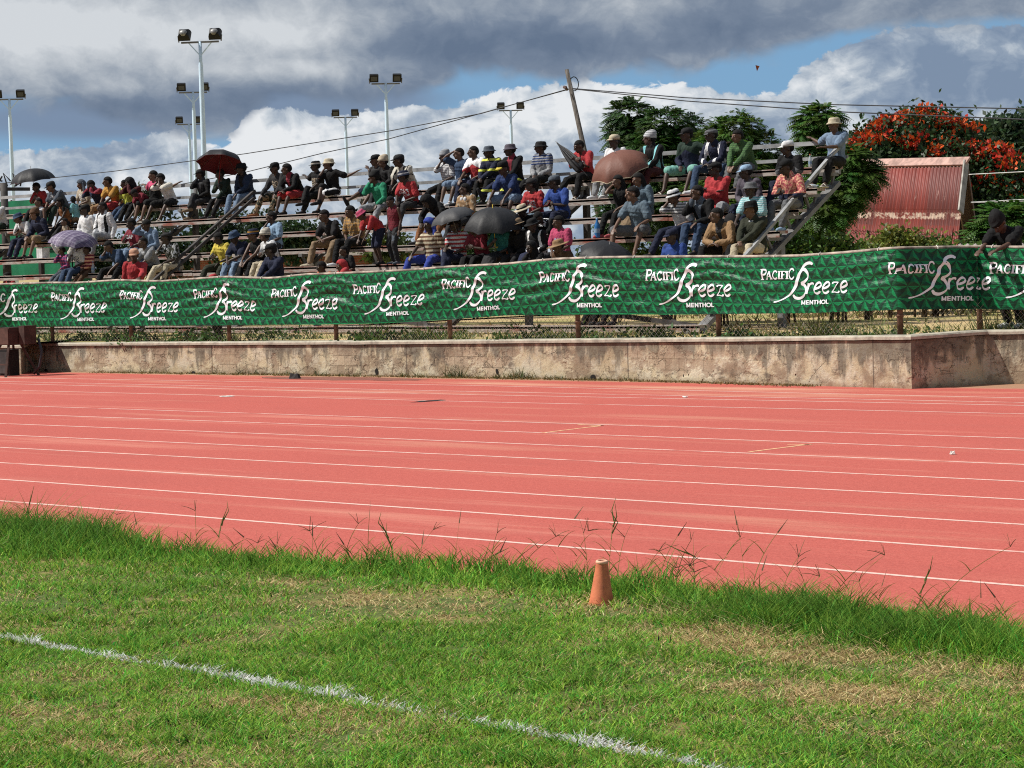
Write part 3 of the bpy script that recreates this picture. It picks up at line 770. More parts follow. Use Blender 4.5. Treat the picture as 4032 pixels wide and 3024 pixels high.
# back rails
for a, q in zip([UE+.05]+FR[1:], FR[1:]+[UL]):
    for zz, h_ in ((.50, .085), (.19, .07)):
        mb = MB(); mb.box(((a+q)/2, RV(1)+.30, RZ(1)+zz), (a-q-.03, .035, h_)); mb.build('back_rail', M_RAIL, stand)
# long cross braces low under the benches
for i in range(5):
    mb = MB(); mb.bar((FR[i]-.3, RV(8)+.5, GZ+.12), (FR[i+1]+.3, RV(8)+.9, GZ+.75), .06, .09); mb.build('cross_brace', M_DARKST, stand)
    mb = MB(); mb.bar((FR[i]-.2, RV(4)+.2, RZ(4)-.5), (FR[i+1]+.2, RV(6)+.2, RZ(6)-.55), .06, .09); mb.build('cross_brace', M_STEEL, stand)
# end handrail and aisle handrail
def slope_rail(u, z_up, mat_, v0=None, v1=None, two=True):
    v0 = v0 if v0 else RV(1)+.25; v1 = v1 if v1 else RV(8)+.1
    sl = RISE/RUN
    for dz, nm in ((0, 'handrail'), (-.17, 'handrail')) if two else ((0, 'handrail'),):
        mb = MB(); mb.bar((u, v0, RZ(1)+z_up+dz+(v0-RV(1))*sl), (u, v1, RZ(1)+z_up+dz-(RV(1)-v1)*sl), .06, .075, (1,0,0)); mb.build(nm, mat_, stand)
slope_rail(UE+.06, .42, M_RAIL, two=False)
ua = gv(1020, 729, RV(1)).x
slope_rail(ua, .33, M_DARKST, RV(1)-.15, RV(8)-.3)
for r in (3, 5, 7):
    mb = MB(); mb.box((ua, RV(r)-.05, RZ(r)+.12), (.05, .05, .36)); mb.build('handrail_post', M_STEEL, stand)
# ---------------------------------------------------------------- floodlight masts
M_MAST = simple('pale_blue_paint', (.60, .76, .92), .55, .1, .06, 2)
M_LAMP = simple('lamp_housing', (.012, .012, .013), .5, .3, .2, 6)
m, t, b = mat('lamp_glass', .45, 0, .2); b.inputs['Base Color'].default_value = (.07, .075, .08, 1); M_GLASS = m
M_REFL = simple('lamp_reflector', (.24, .24, .24), .5, .4, .25, 6)
def mast(px, py, dist, label, az, prof_px=None, hs=.80, tilt=0.0, back=False):
    top = at(px*K, py*K, dist); Z = top.z
    r = empty('floodlight_mast', (top.x, top.y, GZ), label, 'floodlight', 'floodlight masts behind the stand')
    mb = MB(); x, y = top.x, top.y; lx = tilt*(Z-GZ)
    mb.tube([(x+lx, y, GZ), (x+lx*.5, y, GZ+(Z-GZ)*.55), (x+lx*.12, y, Z-1.05), (x+lx*.1, y, Z-.85), (x, y, Z)], [.135, .120, .100, .075, .075], 12); mb.build('pole', M_MAST, r, True)
    d = Vector((math.cos(az), math.sin(az), 0)); nrm = Vector((d.y, -d.x, 0))
    mb = MB(); mb.bar(Vector((x, y, Z-.02))-d*.98*hs, Vector((x, y, Z-.02))+d*.98*hs, .08, .08)
    mb.build('crossbar', M_STEEL, r)
    for sg in (-1, 1):
        mb = MB(); mb.bar((x, y, Z-.62), Vector((x, y, Z-.06))+d*.5*sg, .045, .045); mb.build('brace', M_MAST, r)
    for sg in (-1, 1):
        c = Vector((x, y, Z+.30))+d*.80*hs*sg
        face = (nrm*.86+d*.25*(-1 if sg > 0 else 1)*0+Vector((0, 0, -.5))).normalized()
        if back: face = (-nrm*.8+Vector((0,0,-.55))).normalized()
        X = d.copy(); Zz = X.cross(face)*-1; Zz.normalize()
        M = Matrix((X, face, Zz)).transposed()
        mb = MB(); w, h, dp = .62*hs, .54*hs, .30
        ring = []
        for yy, s1, s2 in ((.10, 1, 1), (.02, 1, 1), (-.10, .95, .9), (-.22, .8, .72), (-.27, .45, .4)):
            ring.append([M @ Vector((sx*w/2*s1, yy, sz*h/2*s2))+c for sx, sz in ((-1,-1),(1,-1),(1,1),(-1,1))])
        mb.loft(ring); ho = mb.build('lamp_head', M_LAMP, r)
        mb = MB(); mb.box(M @ Vector((0, .112, 0))+c, (w*.66, .012, h*.62), M)
        g = mb.build('glass', M_GLASS, r); g.parent = ho; g.matrix_parent_inverse = Matrix()
        if back:
            mb = MB(); mb.ell(M @ Vector((0, -.20, .03))+c, (w*.36, .13, h*.34), M); g2 = mb.build('reflector', M_REFL, r, True); g2.parent = ho
        mb = MB(); mb.bar(c+d*.34*hs*sg+Vector((0,0,-.02)), Vector((x, y, Z))+d*.80*hs*sg+d*.34*hs*sg*.9, .04, .05); mb.build('bracket', M_STEEL, r)
AZ = TH*-1-.15
azc = math.atan2(rgt.y, rgt.x)
mast(432, 90, 100, 'tallest pale blue floodlight mast whose two lamp heads are seen from behind', azc-.12, hs=.86, back=True)
mast(417, 199, 128, 'pale blue floodlight mast just left of the tallest one with its right lamp behind it', azc+.1)
mast(408, 268, 156, 'lowest looking pale blue floodlight mast of the three bunched at the upper left', azc+.1)
mast(20, 214, 129, 'pale blue floodlight mast at the left edge above the black umbrella', azc+.1)
mast(833, 180, 126, 'pale blue floodlight mast with a rust collar above the dark capped pair in the middle', azc+.12)
mast(746, 253, 152, 'smaller pale blue floodlight mast left of the rust collared one', azc+.05)
mast(1103, 238, 151, 'pale blue floodlight mast left of the leaning wooden pole', azc+.05)

# ---------------------------------------------------------------- leaning wooden pole and wires
m, t, b = mat('old_pole_wood', .9, 0, .15)
p = t.obj(); n1 = t.noise(t.scale(p, (9, 9, .9)), 2.5, 5, .7)
t.put(b.inputs['Base Color'], t.mix(t.sm(n1, .35, .65), (.06, .05, .043), (.19, .17, .15))); t.put(b.inputs['Normal'], t.bump(n1, .8, .03)); M_POLE = m
PD = 72.0
ptop = at(1224*K, 150*K, PD); pmid = at(1258*K, 305*K, PD); dirp = (pmid-ptop); foot = ptop+dirp*((GZ-ptop.z)/dirp.z)
pole = empty('utility_pole', foot, 'leaning weathered wooden utility pole standing behind the stand', 'utility pole')
mb = MB(); mb.tube([foot, foot.lerp(ptop, .5), ptop], [.105, .09, .065], 12); mb.build('pole', M_POLE, pole, True)
mb = MB(); kk = at(1228*K, 190*K, PD)
for i in range(3): mb.tube([kk+Vector((.03*i, -.13, -.04*i)), kk+Vector((.03*i, -.22, .02))], [.035, .05], 8)
mb.build('insulator', simple('insulator_clay', (.10, .06, .05), .4), pole, True)
mb = MB(); cc = at(1240*K, 181*K, PD); d = rgt
mb.tube([cc+d*.14*math.cos(a)+Vector((0,0,.22*math.sin(a))) for a in np.linspace(0, 2*math.pi, 20)], .016, 5, cap=False); mb.build('wire_coil', M_LAMP, pole)
M_CABLE = simple('black_cable', (.03, .03, .035), .6)
def wire(P, label, r=.016, sag=0.0, mt=None, name='overhead_wire', grp=None):
    mb = MB(); out = []
    Q = [at(x*K, y*K, d) for x, y, d in P]
    for i in range(len(Q)-1):
        for k in range(12): out.append(Q[i].lerp(Q[i+1], k/12)-Vector((0, 0, sag*4*(k/12)*(1-k/12))))
    out.append(Q[-1]); mb.tube(out, r, 5)
    o = mb.build(name, mt or M_CABLE, None, True)
    return tag(o, label, 'wire', grp)
wire([(1228, 192, PD), (1040, 245, 74), (840, 283, 77), (530, 332, 82), (245, 370, 88), (-200, 418, 98)], 'upper of two black wires running left from the leaning pole')
wire([(1228, 193, PD), (1070, 236, 74), (840, 300, 77), (700, 330, 79), (530, 372, 82), (300, 415, 88), (-200, 480, 98)], 'lower of two black wires running left from the leaning pole')
wire([(1236, 191, PD), (1480, 211, 66), (1800, 226, 60), (2212, 235, 54), (2600, 240, 49)], 'upper of two black wires running right from the leaning pole')
wire([(1236, 192, PD), (1480, 218, 66), (1800, 241, 60), (2212, 258, 54), (2600, 268, 49)], 'lower of two black wires running right from the leaning pole')
M_PALEW = simple('pale_cable', (.55, .55, .53), .5)
wire([(2093, 377, 61), (2212, 371, 60), (2500, 350, 58)], 'single pale cable leaving the upper gable of the red roofed shed', .014, 0, M_PALEW)
wire([(2096, 437, 61), (2212, 431, 60), (2500, 415, 58)], 'pale cable leaving the shed gable about half way down', .013, 0, M_PALEW)
wire([(2096, 438, 61), (2212, 434.5, 60), (2500, 424, 58)], 'second pale cable just under the lower one by the shed gable', .011, 0, M_PALEW)
# kite-like scrap high in the sky
mb = MB(); c = at(1636*K, 147*K, 120); mb.add([c+rgt*.12+upv*.1, c-rgt*.1+upv*.16, c-rgt*.02-upv*.18, c+fwd*.05], [(0,1,3),(1,2,3),(2,0,3)])
tag(mb.build('drifting_leaf', simple('dry_leaf', (.25, .07, .03))), 'tiny reddish leaf drifting in the blue gap of the sky', 'leaf')

# ---------------------------------------------------------------- shed with a steep red iron roof
SLN0 = (at(2066*K, 540*K, 62.0-2.6)-at(2087*K, 351*K, 62.0)).length+1.0
m, t, b = mat('red_roof_iron', .55, 0, .35)
p = t.uv(); x, y, z = t.sep(p)
n1 = t.noise(t.comb(t.m('MULTIPLY', x, 1.0), t.m('MULTIPLY', y, .12), 0.0), 3.0, 5, .65); n2 = t.noise(p, 3.2, 6, .7); n3 = t.noise(t.comb(t.m('MULTIPLY', x, 4.0), t.m('MULTIPLY', y, .35), 0.0), 3.0, 5, .75)
c = t.mix(t.sm(n1, .35, .65), (.165, .030, .022), (.25, .048, .036))
sheet = t.new('ShaderNodeTexWhiteNoise', noise_dimensions='2D'); t.put(sheet.inputs[0], t.comb(t.m('FLOOR', t.m('MULTIPLY', x, 1.35)), t.m('FLOOR', t.m('MULTIPLY', y, .37)), 0.0))
c = t.mix(t.m('MULTIPLY', t.m('GREATER_THAN', sheet.outputs[0], .78), .55), c, (.115, .045, .04))
c = t.mix(t.m('MULTIPLY', t.sm(n3, .58, .70), .60), c, (.55, .33, .28))
def band(lo, hi, thr): return t.m('MULTIPLY', t.m('MULTIPLY', t.sm(y, lo-.06, lo+.02), t.sm(y, hi+.06, hi-.02)), t.sm(n2, thr-.06, thr+.05))
bd = t.m('MAXIMUM', t.m('MAXIMUM', band(SLN0*.465, SLN0*.51, .50), band(.0, .16, .38)), t.m('MULTIPLY', band(SLN0*.86, SLN0*.90, .46), t.sm(x, 1.5, 1.1)))
c = t.mix(bd, c, (.60, .45, .35))
t.put(b.inputs['Base Color'], c); M_ROOF = m
SD = 62.0
r0 = at(2087*K, 351*K, SD); r1 = at(1790*K, 357*K, SD+5.5)     # ridge, right to left
e0 = at(2066*K, 540*K, SD-2.6)                                    # eave, right end
slope = e0-r0; ridge = (r1-r0); rl = ridge.length; rd = ridge.normalized()
sn = rd.cross(slope.normalized()).normalized()
if sn.dot(-fwd) < 0: sn = -sn
shed = empty('shed', (e0.x, e0.y, GZ), 'steep gabled shed with a faded red corrugated iron roof behind the bushes', 'shed')
slope_n = slope.normalized(); SLn = slope.length+1.0
mb = MB(); n = int(rl/.019); co = []; uv = []
for i in range(n+1):
    a = rl*i/n; w = .022*math.sin(2*math.pi*a/.152)
    for sdist, lift_ in ((0, .0), (SLn*.43, .0), (SLn*.4301, -.02), (SLn, -.02)):
        q = r0+rd*a+slope_n*sdist+sn*(w+lift_); co.append(q); uv.append((a, sdist))
fs = [(i*4+k, i*4+k+1, (i+1)*4+k+1, (i+1)*4+k) for i in range(n) for k in range(3)]
me = bpy.data.meshes.new('roof_sheet'); me.from_pydata(co, [], fs); me.update(); ul = me.uv_layers.new(name='UVMap')
li = np.empty(len(me.loops), np.int32); me.loops.foreach_get('vertex_index', li); ul.data.foreach_set('uv', np.array(uv, np.float32)[li].ravel())
me.polygons.foreach_set('use_smooth', [True]*len(me.polygons)); me.transform(shed.matrix_basis.inverted()); link('roof', me, M_ROOF, shed)
M_RIDGE = simple('ridge_cap', (.40, .25, .21), .7, 0, .35, 4); M_BARGE = simple('barge_board', (.30, .28, .25), .8, 0, .3, 3); M_GABLE = simple('dark_gable', (.05, .038, .03), .9, 0, .4, 3)
mb = MB(); mb.bar(r0-rd*.12+sn*.05, r1+rd*.2+sn*.05, .28, .06, sn); mb.build('ridge_cap', M_RIDGE, shed)
# the slope that falls away behind
hs_ = Vector((slope.x, slope.y, 0)); back_s = Vector((-slope.x, -slope.y, slope.z)).normalized()
# keep the mirrored slope perpendicular to the ridge
mb = MB(); q0, q1 = r0, r1; mb.add([q0, q1, q1+back_s*SLn, q0+back_s*SLn], [(0,1,2,3)]); mb.add([p_-Vector((0,0,.05)) for p_ in (q0, q1, q1+back_s*SLn, q0+back_s*SLn)], [(3,2,1,0)]); mb.build('roof', M_ROOF, shed)
inn = rd*.55
mb = MB(); mb.add([r0+inn-Vector((0,0,.08)), r0+inn+slope_n*SLn-Vector((0,0,.08)), r0+inn+back_s*SLn-Vector((0,0,.08))], [(0,1,2)]); mb.build('gable_wall', M_GABLE, shed)
mb = MB(); mb.bar(r0-rd*.02+sn*.02, r0-rd*.02+slope_n*(SLn*.46)+sn*.02, .05, .2, sn); mb.build('barge_board', M_BARGE, shed)
mb = MB(); mb.bar(r0-rd*.02, r0-rd*.02+back_s*SLn, .05, .24, Vector((0,0,1))); mb.build('barge_board', simple('brown_board', (.10,.06,.045), .85), shed)
wp = r0+rd*.3+slope_n*SLn*.62
mb = MB(); mb.add([r0+rd*.25+slope_n*(SLn*.55), r0+rd*.25+slope_n*SLn, r0+rd*.25+slope_n*SLn+(back_s-slope_n)*.22, r0+rd*.25+slope_n*(SLn*.72)+(back_s-slope_n)*.12], [(0,1,2,3)]); mb.build('gable_panel', M_BARGE, shed)
# low tin roof seen at the far right
M_TIN = simple('grey_tin', (.30, .27, .25), .6, .2, .35, 3)
tr = empty('tin_lean_to', at(2180*K, 560*K, 50), 'low grey corrugated tin roof behind the fence at the right edge', 'lean-to')
a0 = at(2070*K, 528*K, 56); a1 = at(2230*K, 522*K, 54)+rgt*2.5; b0 = at(2075*K, 541*K, 50.5); b1 = at(2230*K, 540*K, 49)+rgt*2.5
mb = MB(); N_ = 90; vs = []
for i in range(N_+1):
    k_ = i/N_; w = Vector((0, 0, .03*math.sin(i*1.6))); vs += [a0.lerp(a1, k_)+w, b0.lerp(b1, k_)+w, b0.lerp(b1, k_)+w-Vector((0,0,.03)), a0.lerp(a1, k_)+w-Vector((0,0,.03))]
mb.add(vs, [(4*i+j, 4*i+(j+1) % 4, 4*i+4+(j+1) % 4, 4*i+4+j) for i in range(N_) for j in range(4)]); mb.build('roof', M_TIN, tr)
for k_ in (.05, .5, .95):
    mb = MB(); q = b0.lerp(b1, k_); mb.box((q.x, q.y+.1, (q.z+GZ)/2-.03), (.09, .09, q.z-GZ-.08)); mb.build('post', M_DARKST, tr)
mb = MB(); q = (a0+a1)/2; mb.box((q.x, q.y, (q.z+GZ)/2-.1), ((a1-a0).length, .15, q.z-GZ-.25), Matrix.Rotation(math.atan2((a1-a0).y, (a1-a0).x), 3, 'Z')); mb.build('wall', M_BARGE, tr)

# ---------------------------------------------------------------- things behind the stand at the left
M_GRN = simple('green_sheet', (.012, .15, .07), .5, 0, .25, 1.2)
def panel(x0, x1, y0, y1, v, mt, label, cat, name, th=.05):
    a = gv(x0*K, y0*K, v); q = gv(x1*K, y0*K, v); bz = max(GZ, gv(x0*K, y1*K, v).z)
    o = empty(name, ((a.x+q.x)/2, v, GZ), label, cat)
    mb = MB(); mb.box(((a.x+q.x)/2, v, (a.z+bz)/2), (q.x-a.x, th, a.z-bz)); mb.build('sheet', mt, o)
    n_ = max(2, int((q.x-a.x)/2.5))
    for i in range(n_+1):
        mb = MB(); mb.tube([(a.x+(q.x-a.x)*i/n_, v+.06, GZ), (a.x+(q.x-a.x)*i/n_, v+.06, a.z+.04)], .035, 8); mb.build('post', M_STEEL, o, True)
    return o
panel(-60, 104, 440, 600, 41.5, M_GRN, 'tall green sheeting screen behind the left end of the stand', 'screen', 'green_screen')
panel(95, 190, 518, 610, 39.8, M_GRN, 'low green sheeting screen under the benches at the left', 'screen', 'green_screen')
m, t, b = mat('red_brick', .9, 0, .15)
p = t.pos(); x, y, z = t.sep(p); bk = t.new('ShaderNodeTexBrick'); t.put(bk.inputs[0], t.comb(x, z, 0.0)); bk.inputs['Scale'].default_value = 1; bk.inputs['Brick Width'].default_value = .24; bk.inputs['Row Height'].default_value = .085; bk.inputs['Mortar Size'].default_value = .008
bk.inputs['Color1'].default_value = (.26, .09, .055, 1); bk.inputs['Color2'].default_value = (.17, .055, .04, 1); bk.inputs['Mortar'].default_value = (.2, .17, .14, 1)
t.put(b.inputs['Base Color'], bk.outputs[0]); M_BRICK = m
bb = empty('brick_building', gv(560*K, 600*K, 54), 'low red brick building with a grey roof half hidden behind the benches', 'building')
a = gv(330*K, 566*K, 54); q = gv(790*K, 557*K, 54)
mb = MB(); mb.box(((a.x+q.x)/2, 55.5, (GZ+a.z)/2), (q.x-a.x, 3, a.z-GZ)); mb.build('wall', M_BRICK, bb)
mb = MB(); mb.box(((a.x+q.x)/2, 55.5, a.z+.06), (q.x-a.x+.6, 3.7, .13)); mb.build('roof', M_TIN, bb)
for k_ in (.2, .45, .7):
    mb = MB(); mb.box((a.x+(q.x-a.x)*k_, 53.96, GZ+.75), (1.1, .06, .8)); w_ = mb.build('window', M_HOLE, bb)
    mb = MB(); mb.box((a.x+(q.x-a.x)*k_, 53.95, GZ+.32), (1.25, .12, .06)); mb.build('sill', M_COPE, bb)
# a wooden pole top with tangled fittings at the far left
pp = at(8*K, 395*K, 66); o = empty('utility_pole', (pp.x, pp.y, GZ), 'short dark pole with a tangle of fittings at the left edge', 'utility pole')
mb = MB(); mb.tube([(pp.x, pp.y, GZ), (pp.x, pp.y, pp.z)], [.14, .11], 10); mb.build('pole', M_DARKST, o, True)
mb = MB(); mb.bar(pp+rgt*-.9+Vector((0,0,-.18)), pp+rgt*.75+Vector((0,0,-.18)), .09, .1)
for i in range(9):
    a_ = pp+rgt*random.uniform(-.8, .65)+Vector((0,0,-.1)); mb.tube([a_, a_+rgt*random.uniform(-.2,.2)+Vector((0,0,.3*random.random()+.1)), a_+rgt*random.uniform(-.3,.3)+Vector((0,0,.15))], .025, 5)
mb.build('crossarm', M_DARKST, o)
# ---------------------------------------------------------------- trees and bushes
M_LEAF = leafmat('leaf')
M_FLOW = leafmat('petal', .5, .3, .2)
m, t, b = mat('bark', .95, 0, .1)
n1 = t.noise(t.scale(t.obj(), (5, 5, 1.2)), 2.5, 5, .7); t.put(b.inputs['Base Color'], t.mix(t.sm(n1, .35, .65), (.035, .027, .02), (.12, .095, .07))); t.put(b.inputs['Normal'], t.bump(n1, 1, .05)); M_BARK = m
class Leaves:
    def __init__(s): s.P = []; s.C = []
    def quad(s, P4, c): s.P.append(P4); s.C.append(c)
    def add(s, P, c): s.P.append(P.reshape(-1, 4, 3)); s.C.append(np.broadcast_to(np.asarray(c)[..., None, :], (P.shape[0], 4, 3)).reshape(-1, 4, 3))
    def build(s, name, mt, parent):
        P = np.concatenate(s.P); C = np.concatenate(s.C); n = len(P)
        V = P.reshape(-1, 3)-np.array(parent.location[:])
        me = big_mesh(name, V, np.full(n, 4), np.arange(n*4), mt, C.reshape(-1, 3))
        return link(name, me, None, parent)
def unit(a): return a/np.maximum(np.linalg.norm(a, axis=-1, keepdims=True), 1e-9)
def rand_dirs(n): return unit(rng.normal(size=(n, 3)))
def cards(P, D, Nn, L, Wd, fold=0.0):
    """leaf quads: base P, direction D, normal Nn: a diamond-ish leaf"""
    S = unit(np.cross(D, Nn)); L = np.asarray(L)[:, None]; Wd = np.asarray(Wd)[:, None]
    return np.stack([P, P+D*L*.45+S*Wd*.5, P+D*L+Nn*L*-.12, P+D*L*.5-S*Wd*.5], 1)
def crown_points(blobs, n, shell=.55):
    """points spread through the blobs, more of them near the outside; returns points and outward directions"""
    vol = np.array([b[1][0]*b[1][1]*b[1][2] for b in blobs])**.72; k = rng.choice(len(blobs), n, p=vol/vol.sum())
    C = np.array([b[0] for b in blobs])[k]; Rr = np.array([b[1] for b in blobs])[k]
    d = rand_dirs(n); r = shell+(1-shell)*rng.random(n)**.6
    r *= 1+.18*np.sin(d[:, 0]*7+k)*np.cos(d[:, 2]*6+k*2)
    return C+d*Rr*r[:, None], d
def colours(n, base, var=.25, warm=.15):
    c = np.array(base)[None]*(1+var*rng.normal(size=(n, 1))); c = c*(1+warm*rng.normal(size=(n, 3))*np.array([1, .35, .5])); return np.clip(c, .004, .9)
def feathery(L, P, Dout, base, size=.5, nf=5, npin=9, zf=.6, dr=.38):
    """sprays of drooping compound fronds"""
    for P0, d0 in zip(P, Dout):
        n = nf; hd = rand_dirs(n); hd[:, 2] = hd[:, 2]*zf+.16; hd = unit(hd+d0*.8)
        Lf = size*(.7+.6*rng.random(n)); col = np.array(base)*(1+.22*rng.normal())
        tcol = np.clip(col*np.array([1+.2*rng.normal(), 1, 1+.1*rng.normal()]), .004, .9)
        u = np.linspace(.12, 1, npin)[None, :, None]
        base_p = P0[None, None]+hd[:, None]*Lf[:, None, None]*u+np.array([0, 0, -1.0])*(Lf[:, None, None]*dr*u*u)
        tang = unit(hd[:, None]+np.array([0, 0, -1.0])*.84*u)
        side = unit(np.cross(tang, np.array([0, 0, 1.0])+0*tang)); nn = np.cross(side, tang)
        wl = (Lf[:, None]*.34*(np.sin(np.linspace(.35, 2.75, npin))[None]))
        for sg in (1, -1):
            dirn = unit(side*sg+tang*.55-nn*.12)
            q = cards(base_p.reshape(-1, 3), dirn.reshape(-1, 3), nn.reshape(-1, 3), wl.ravel(), wl.ravel()*.36)
            L.add(q, np.clip(tcol*(1+.12*rng.normal(size=(len(q), 1))), .004, .9))
def leafy(L, P, Dout, base, size=.16, nl=9, spread=.28, droop=.3, var=.25):
    n = len(P)*nl; PP = np.repeat(P, nl, 0)+rng.normal(size=(n, 3))*spread*np.array([1, 1, .7]); dd = unit(np.repeat(Dout, nl, 0)*.5+rand_dirs(n)); dd[:, 2] -= droop; dd = unit(dd)
    nn = unit(np.cross(dd, rand_dirs(n))); nn = np.where(nn[:, 2:3] < 0, -nn, nn)
    sz = size*(.65+.7*rng.random(n)); cc = np.repeat(colours(len(P), base, var), nl, 0)*(1+.18*rng.normal(size=(n, 1)))
    L.add(cards(PP, dd, nn, sz, sz*.55), np.clip(cc, .004, .9))
def limbs(mb, foot, blobs, r0, fork):
    foot = Vector(foot); fk = Vector(fork)
    mb.tube([foot, foot.lerp(fk, .5)+Vector((random.uniform(-.1,.1), 0, 0)), fk], [r0*1.25, r0, r0*.8], 9)
    for c, rr in blobs:
        c = Vector(c); mid = fk.lerp(c, .5)+Vector((random.uniform(-.2,.2), random.uniform(-.2,.2), .15))
        mb.tube([fk, mid, c], [r0*.55, r0*.35, r0*.14], 6)
        for k in range(3):
            e = c+Vector((random.uniform(-1,1)*rr[0], random.uniform(-1,1)*rr[1], random.uniform(-.2,1)*rr[2]))*.75
            mb.tube([mid.lerp(c, .6), e], [r0*.2, r0*.05], 5)
def BL(px, py, rx, ry, dist, depth=None):
    c = at(px*K, py*K, dist); s = dist*K/F
    return (np.array(c[:]), np.array([rx*s, (depth or rx)*s, ry*s]))
def tree(name, label, cat, blobs, kind, base, dens, r0, foot_px, dist, fork_h, **kw):
    f = at(foot_px[0]*K, foot_px[1]*K, dist); foot = Vector((f.x, f.y, GZ))
    o = empty(name, foot, label, cat, kw.get('group'))
    mb = MB(); cen = np.mean([b_[0] for b_ in blobs], 0)
    limbs(mb, foot, blobs, r0, Vector((foot.x*.6+cen[0]*.4, foot.y*.6+cen[1]*.4, GZ+fork_h))); mb.build('trunk', M_BARK, o, True)
    L = Leaves()
    if kind == 'feather':
        P, d = crown_points(blobs, dens); feathery(L, P, d, base, kw.get('size', .5), kw.get('nf', 5), 9, kw.get('zf', .6), kw.get('dr', .38))
    else:
        P, d = crown_points(blobs, dens, kw.get('shell', .55)); leafy(L, P, d, base, kw.get('size', .16), kw.get('nl', 9), kw.get('spread', .28), kw.get('droop', .3))
    L.build('crown', M_LEAF, o)
    return o
JG = (.034, .082, .013)
# open tufted trees behind the top rows
tree('feathery_tree', 'slim dark tree with tiered sprays behind the brown umbrella', 'tree', [BL(1358, 248, 30, 22, 66), BL(1352, 290, 38, 26, 66), BL(1375, 330, 48, 30, 66), BL(1350, 370, 40, 30, 66), BL(1345, 470, 45, 40, 66), BL(1360, 430, 40, 40, 66)], 'feather', (.036, .080, .017), 620, .10, (1362, 600), 66, 2.6, size=.44)
tree('feathery_tree', 'dark feathery tree with a rounded head between the slim tree and the broad one', 'tree', [BL(1440, 270, 52, 34, 64), BL(1430, 320, 60, 40, 64), BL(1500, 275, 26, 24, 65), BL(1490, 320, 50, 36, 64), BL(1440, 380, 70, 45, 64), BL(1480, 430, 80, 50, 64), BL(1420, 450, 60, 50, 64)], 'feather', (.042, .092, .017), 1700, .14, (1450, 600), 64, 2.2, size=.28)
tree('feathery_tree', 'broad domed green tree behind the green hooded boy on the top row', 'tree', [BL(1585, 290, 58, 42, 60), BL(1550, 320, 55, 45, 60), BL(1640, 330, 50, 45, 60), BL(1600, 370, 90, 50, 60), BL(1560, 430, 90, 50, 60), BL(1650, 420, 55, 50, 60), BL(1600, 480, 90, 40, 60)], 'feather', (.066, .128, .017), 2600, .17, (1600, 600), 60, 2.0, size=.24)
tree('feathery_tree', 'bright green feathery tree beside the stand end, its tuft above the cream hat', 'tree', [BL(1768, 256, 38, 18, 53), BL(1765, 290, 36, 26, 53), BL(1770, 350, 30, 40, 53), BL(1842, 340, 30, 18, 51), BL(1858, 380, 34, 22, 51), BL(1826, 412, 32, 24, 51), BL(1785, 420, 50, 50, 52), BL(1795, 452, 30, 26, 51), BL(1765, 485, 36, 32, 52), BL(1740, 440, 35, 40, 53)], 'feather', (.056, .118, .017), 1050, .20, (1790, 590), 52, 1.6, zf=.40, dr=.42, size=.36)
# the flowering tree
fb = [BL(1990, 285, 70, 36, 78), BL(1925, 315, 75, 45, 77), BL(2040, 310, 60, 45, 78), BL(1880, 345, 50, 40, 76), BL(1970, 350, 100, 50, 77), BL(2060, 365, 60, 50, 78), BL(2120, 360, 60, 40, 77), BL(2170, 390, 50, 40, 76), BL(2190, 440, 60, 50, 76), BL(2120, 440, 80, 60, 77), BL(2010, 420, 90, 60, 78), BL(2130, 500, 70, 50, 77), BL(2230, 420, 40, 60, 76)]
o = tree('flame_tree', 'large dark tree covered in orange red blossom behind the red roofed shed', 'tree', fb, 'leaf', (.026, .058, .018), 5200, .3, (2020, 560), 78, 2.4, size=.19, nl=12, spread=.34, droop=.5, shell=.5)
P, d = crown_points(fb, 9000, .95)
cen = np.array([b_[0] for b_ in fb])
inside = np.zeros(len(P), bool)
for c_, r_2 in fb: inside |= ((((P-c_)/(r_2*.90))**2).sum(1) < 1)
keep = (~inside) & (d[:, 2] > .05) & (rng.random(len(P)) < np.clip(.14+.85*d[:, 2], 0, .9)); P, d = P[keep], d[keep]
topz = P[:, 2]; keep = rng.random(len(P)) < np.clip((topz-1.6)/4.5, .35, 1)*.62; P, d = P[keep], d[keep]
clump = np.array([mnoise.noise((p_[0]*1.1, p_[1]*1.1, p_[2]*2.2)) for p_ in P]); P, d = P[clump > -.05], d[clump > -.05]
L = Leaves(); nb_ = 15; n = len(P)*nb_
PP = np.repeat(P, nb_, 0)+rng.normal(size=(n, 3))*.15*np.array([1.2, 1.2, .55])+np.array([0, 0, .08]); dd = unit(np.repeat(d, nb_, 0)*.3+rand_dirs(n)+np.array([0, 0, .4])); nn = unit(np.cross(dd, rand_dirs(n)))
hue = np.repeat(rng.random(len(P)), nb_)[:, None]; cc = np.where(hue < .6, np.array([[.60, .095, .018]]), np.array([[.50, .040, .022]]))*(1+.2*rng.normal(size=(n, 1)))
L.add(cards(PP, dd, nn, .15+.1*rng.random(n), .10+.06*rng.random(n)), np.clip(cc, .01, .9)); L.build('flowers', M_FLOW, o)
# tall dark tree behind at the right edge
tree('pine_tree', 'tall grey green pine behind the flame tree at the right edge', 'tree', [BL(2155, 300, 40, 26, 96), BL(2205, 295, 45, 30, 96), BL(2118, 318, 22, 20, 96), BL(2180, 335, 60, 34, 96), BL(2240, 335, 50, 50, 96)], 'leaf', (.040, .072, .034), 2100, .3, (2170, 560), 96, 5, size=.30, nl=10, spread=.4, droop=-.3, shell=.4)
tree('feathery_tree', 'bright green feathery young tree at the right edge below the flame tree', 'tree', [BL(2165, 480, 45, 28, 56), BL(2215, 500, 50, 40, 56), BL(2140, 520, 35, 30, 56), BL(2190, 530, 60, 30, 56), BL(2250, 480, 40, 40, 56)], 'feather', (.062, .140, .020), 280, .10, (2180, 570), 56, 1.0, size=.5)
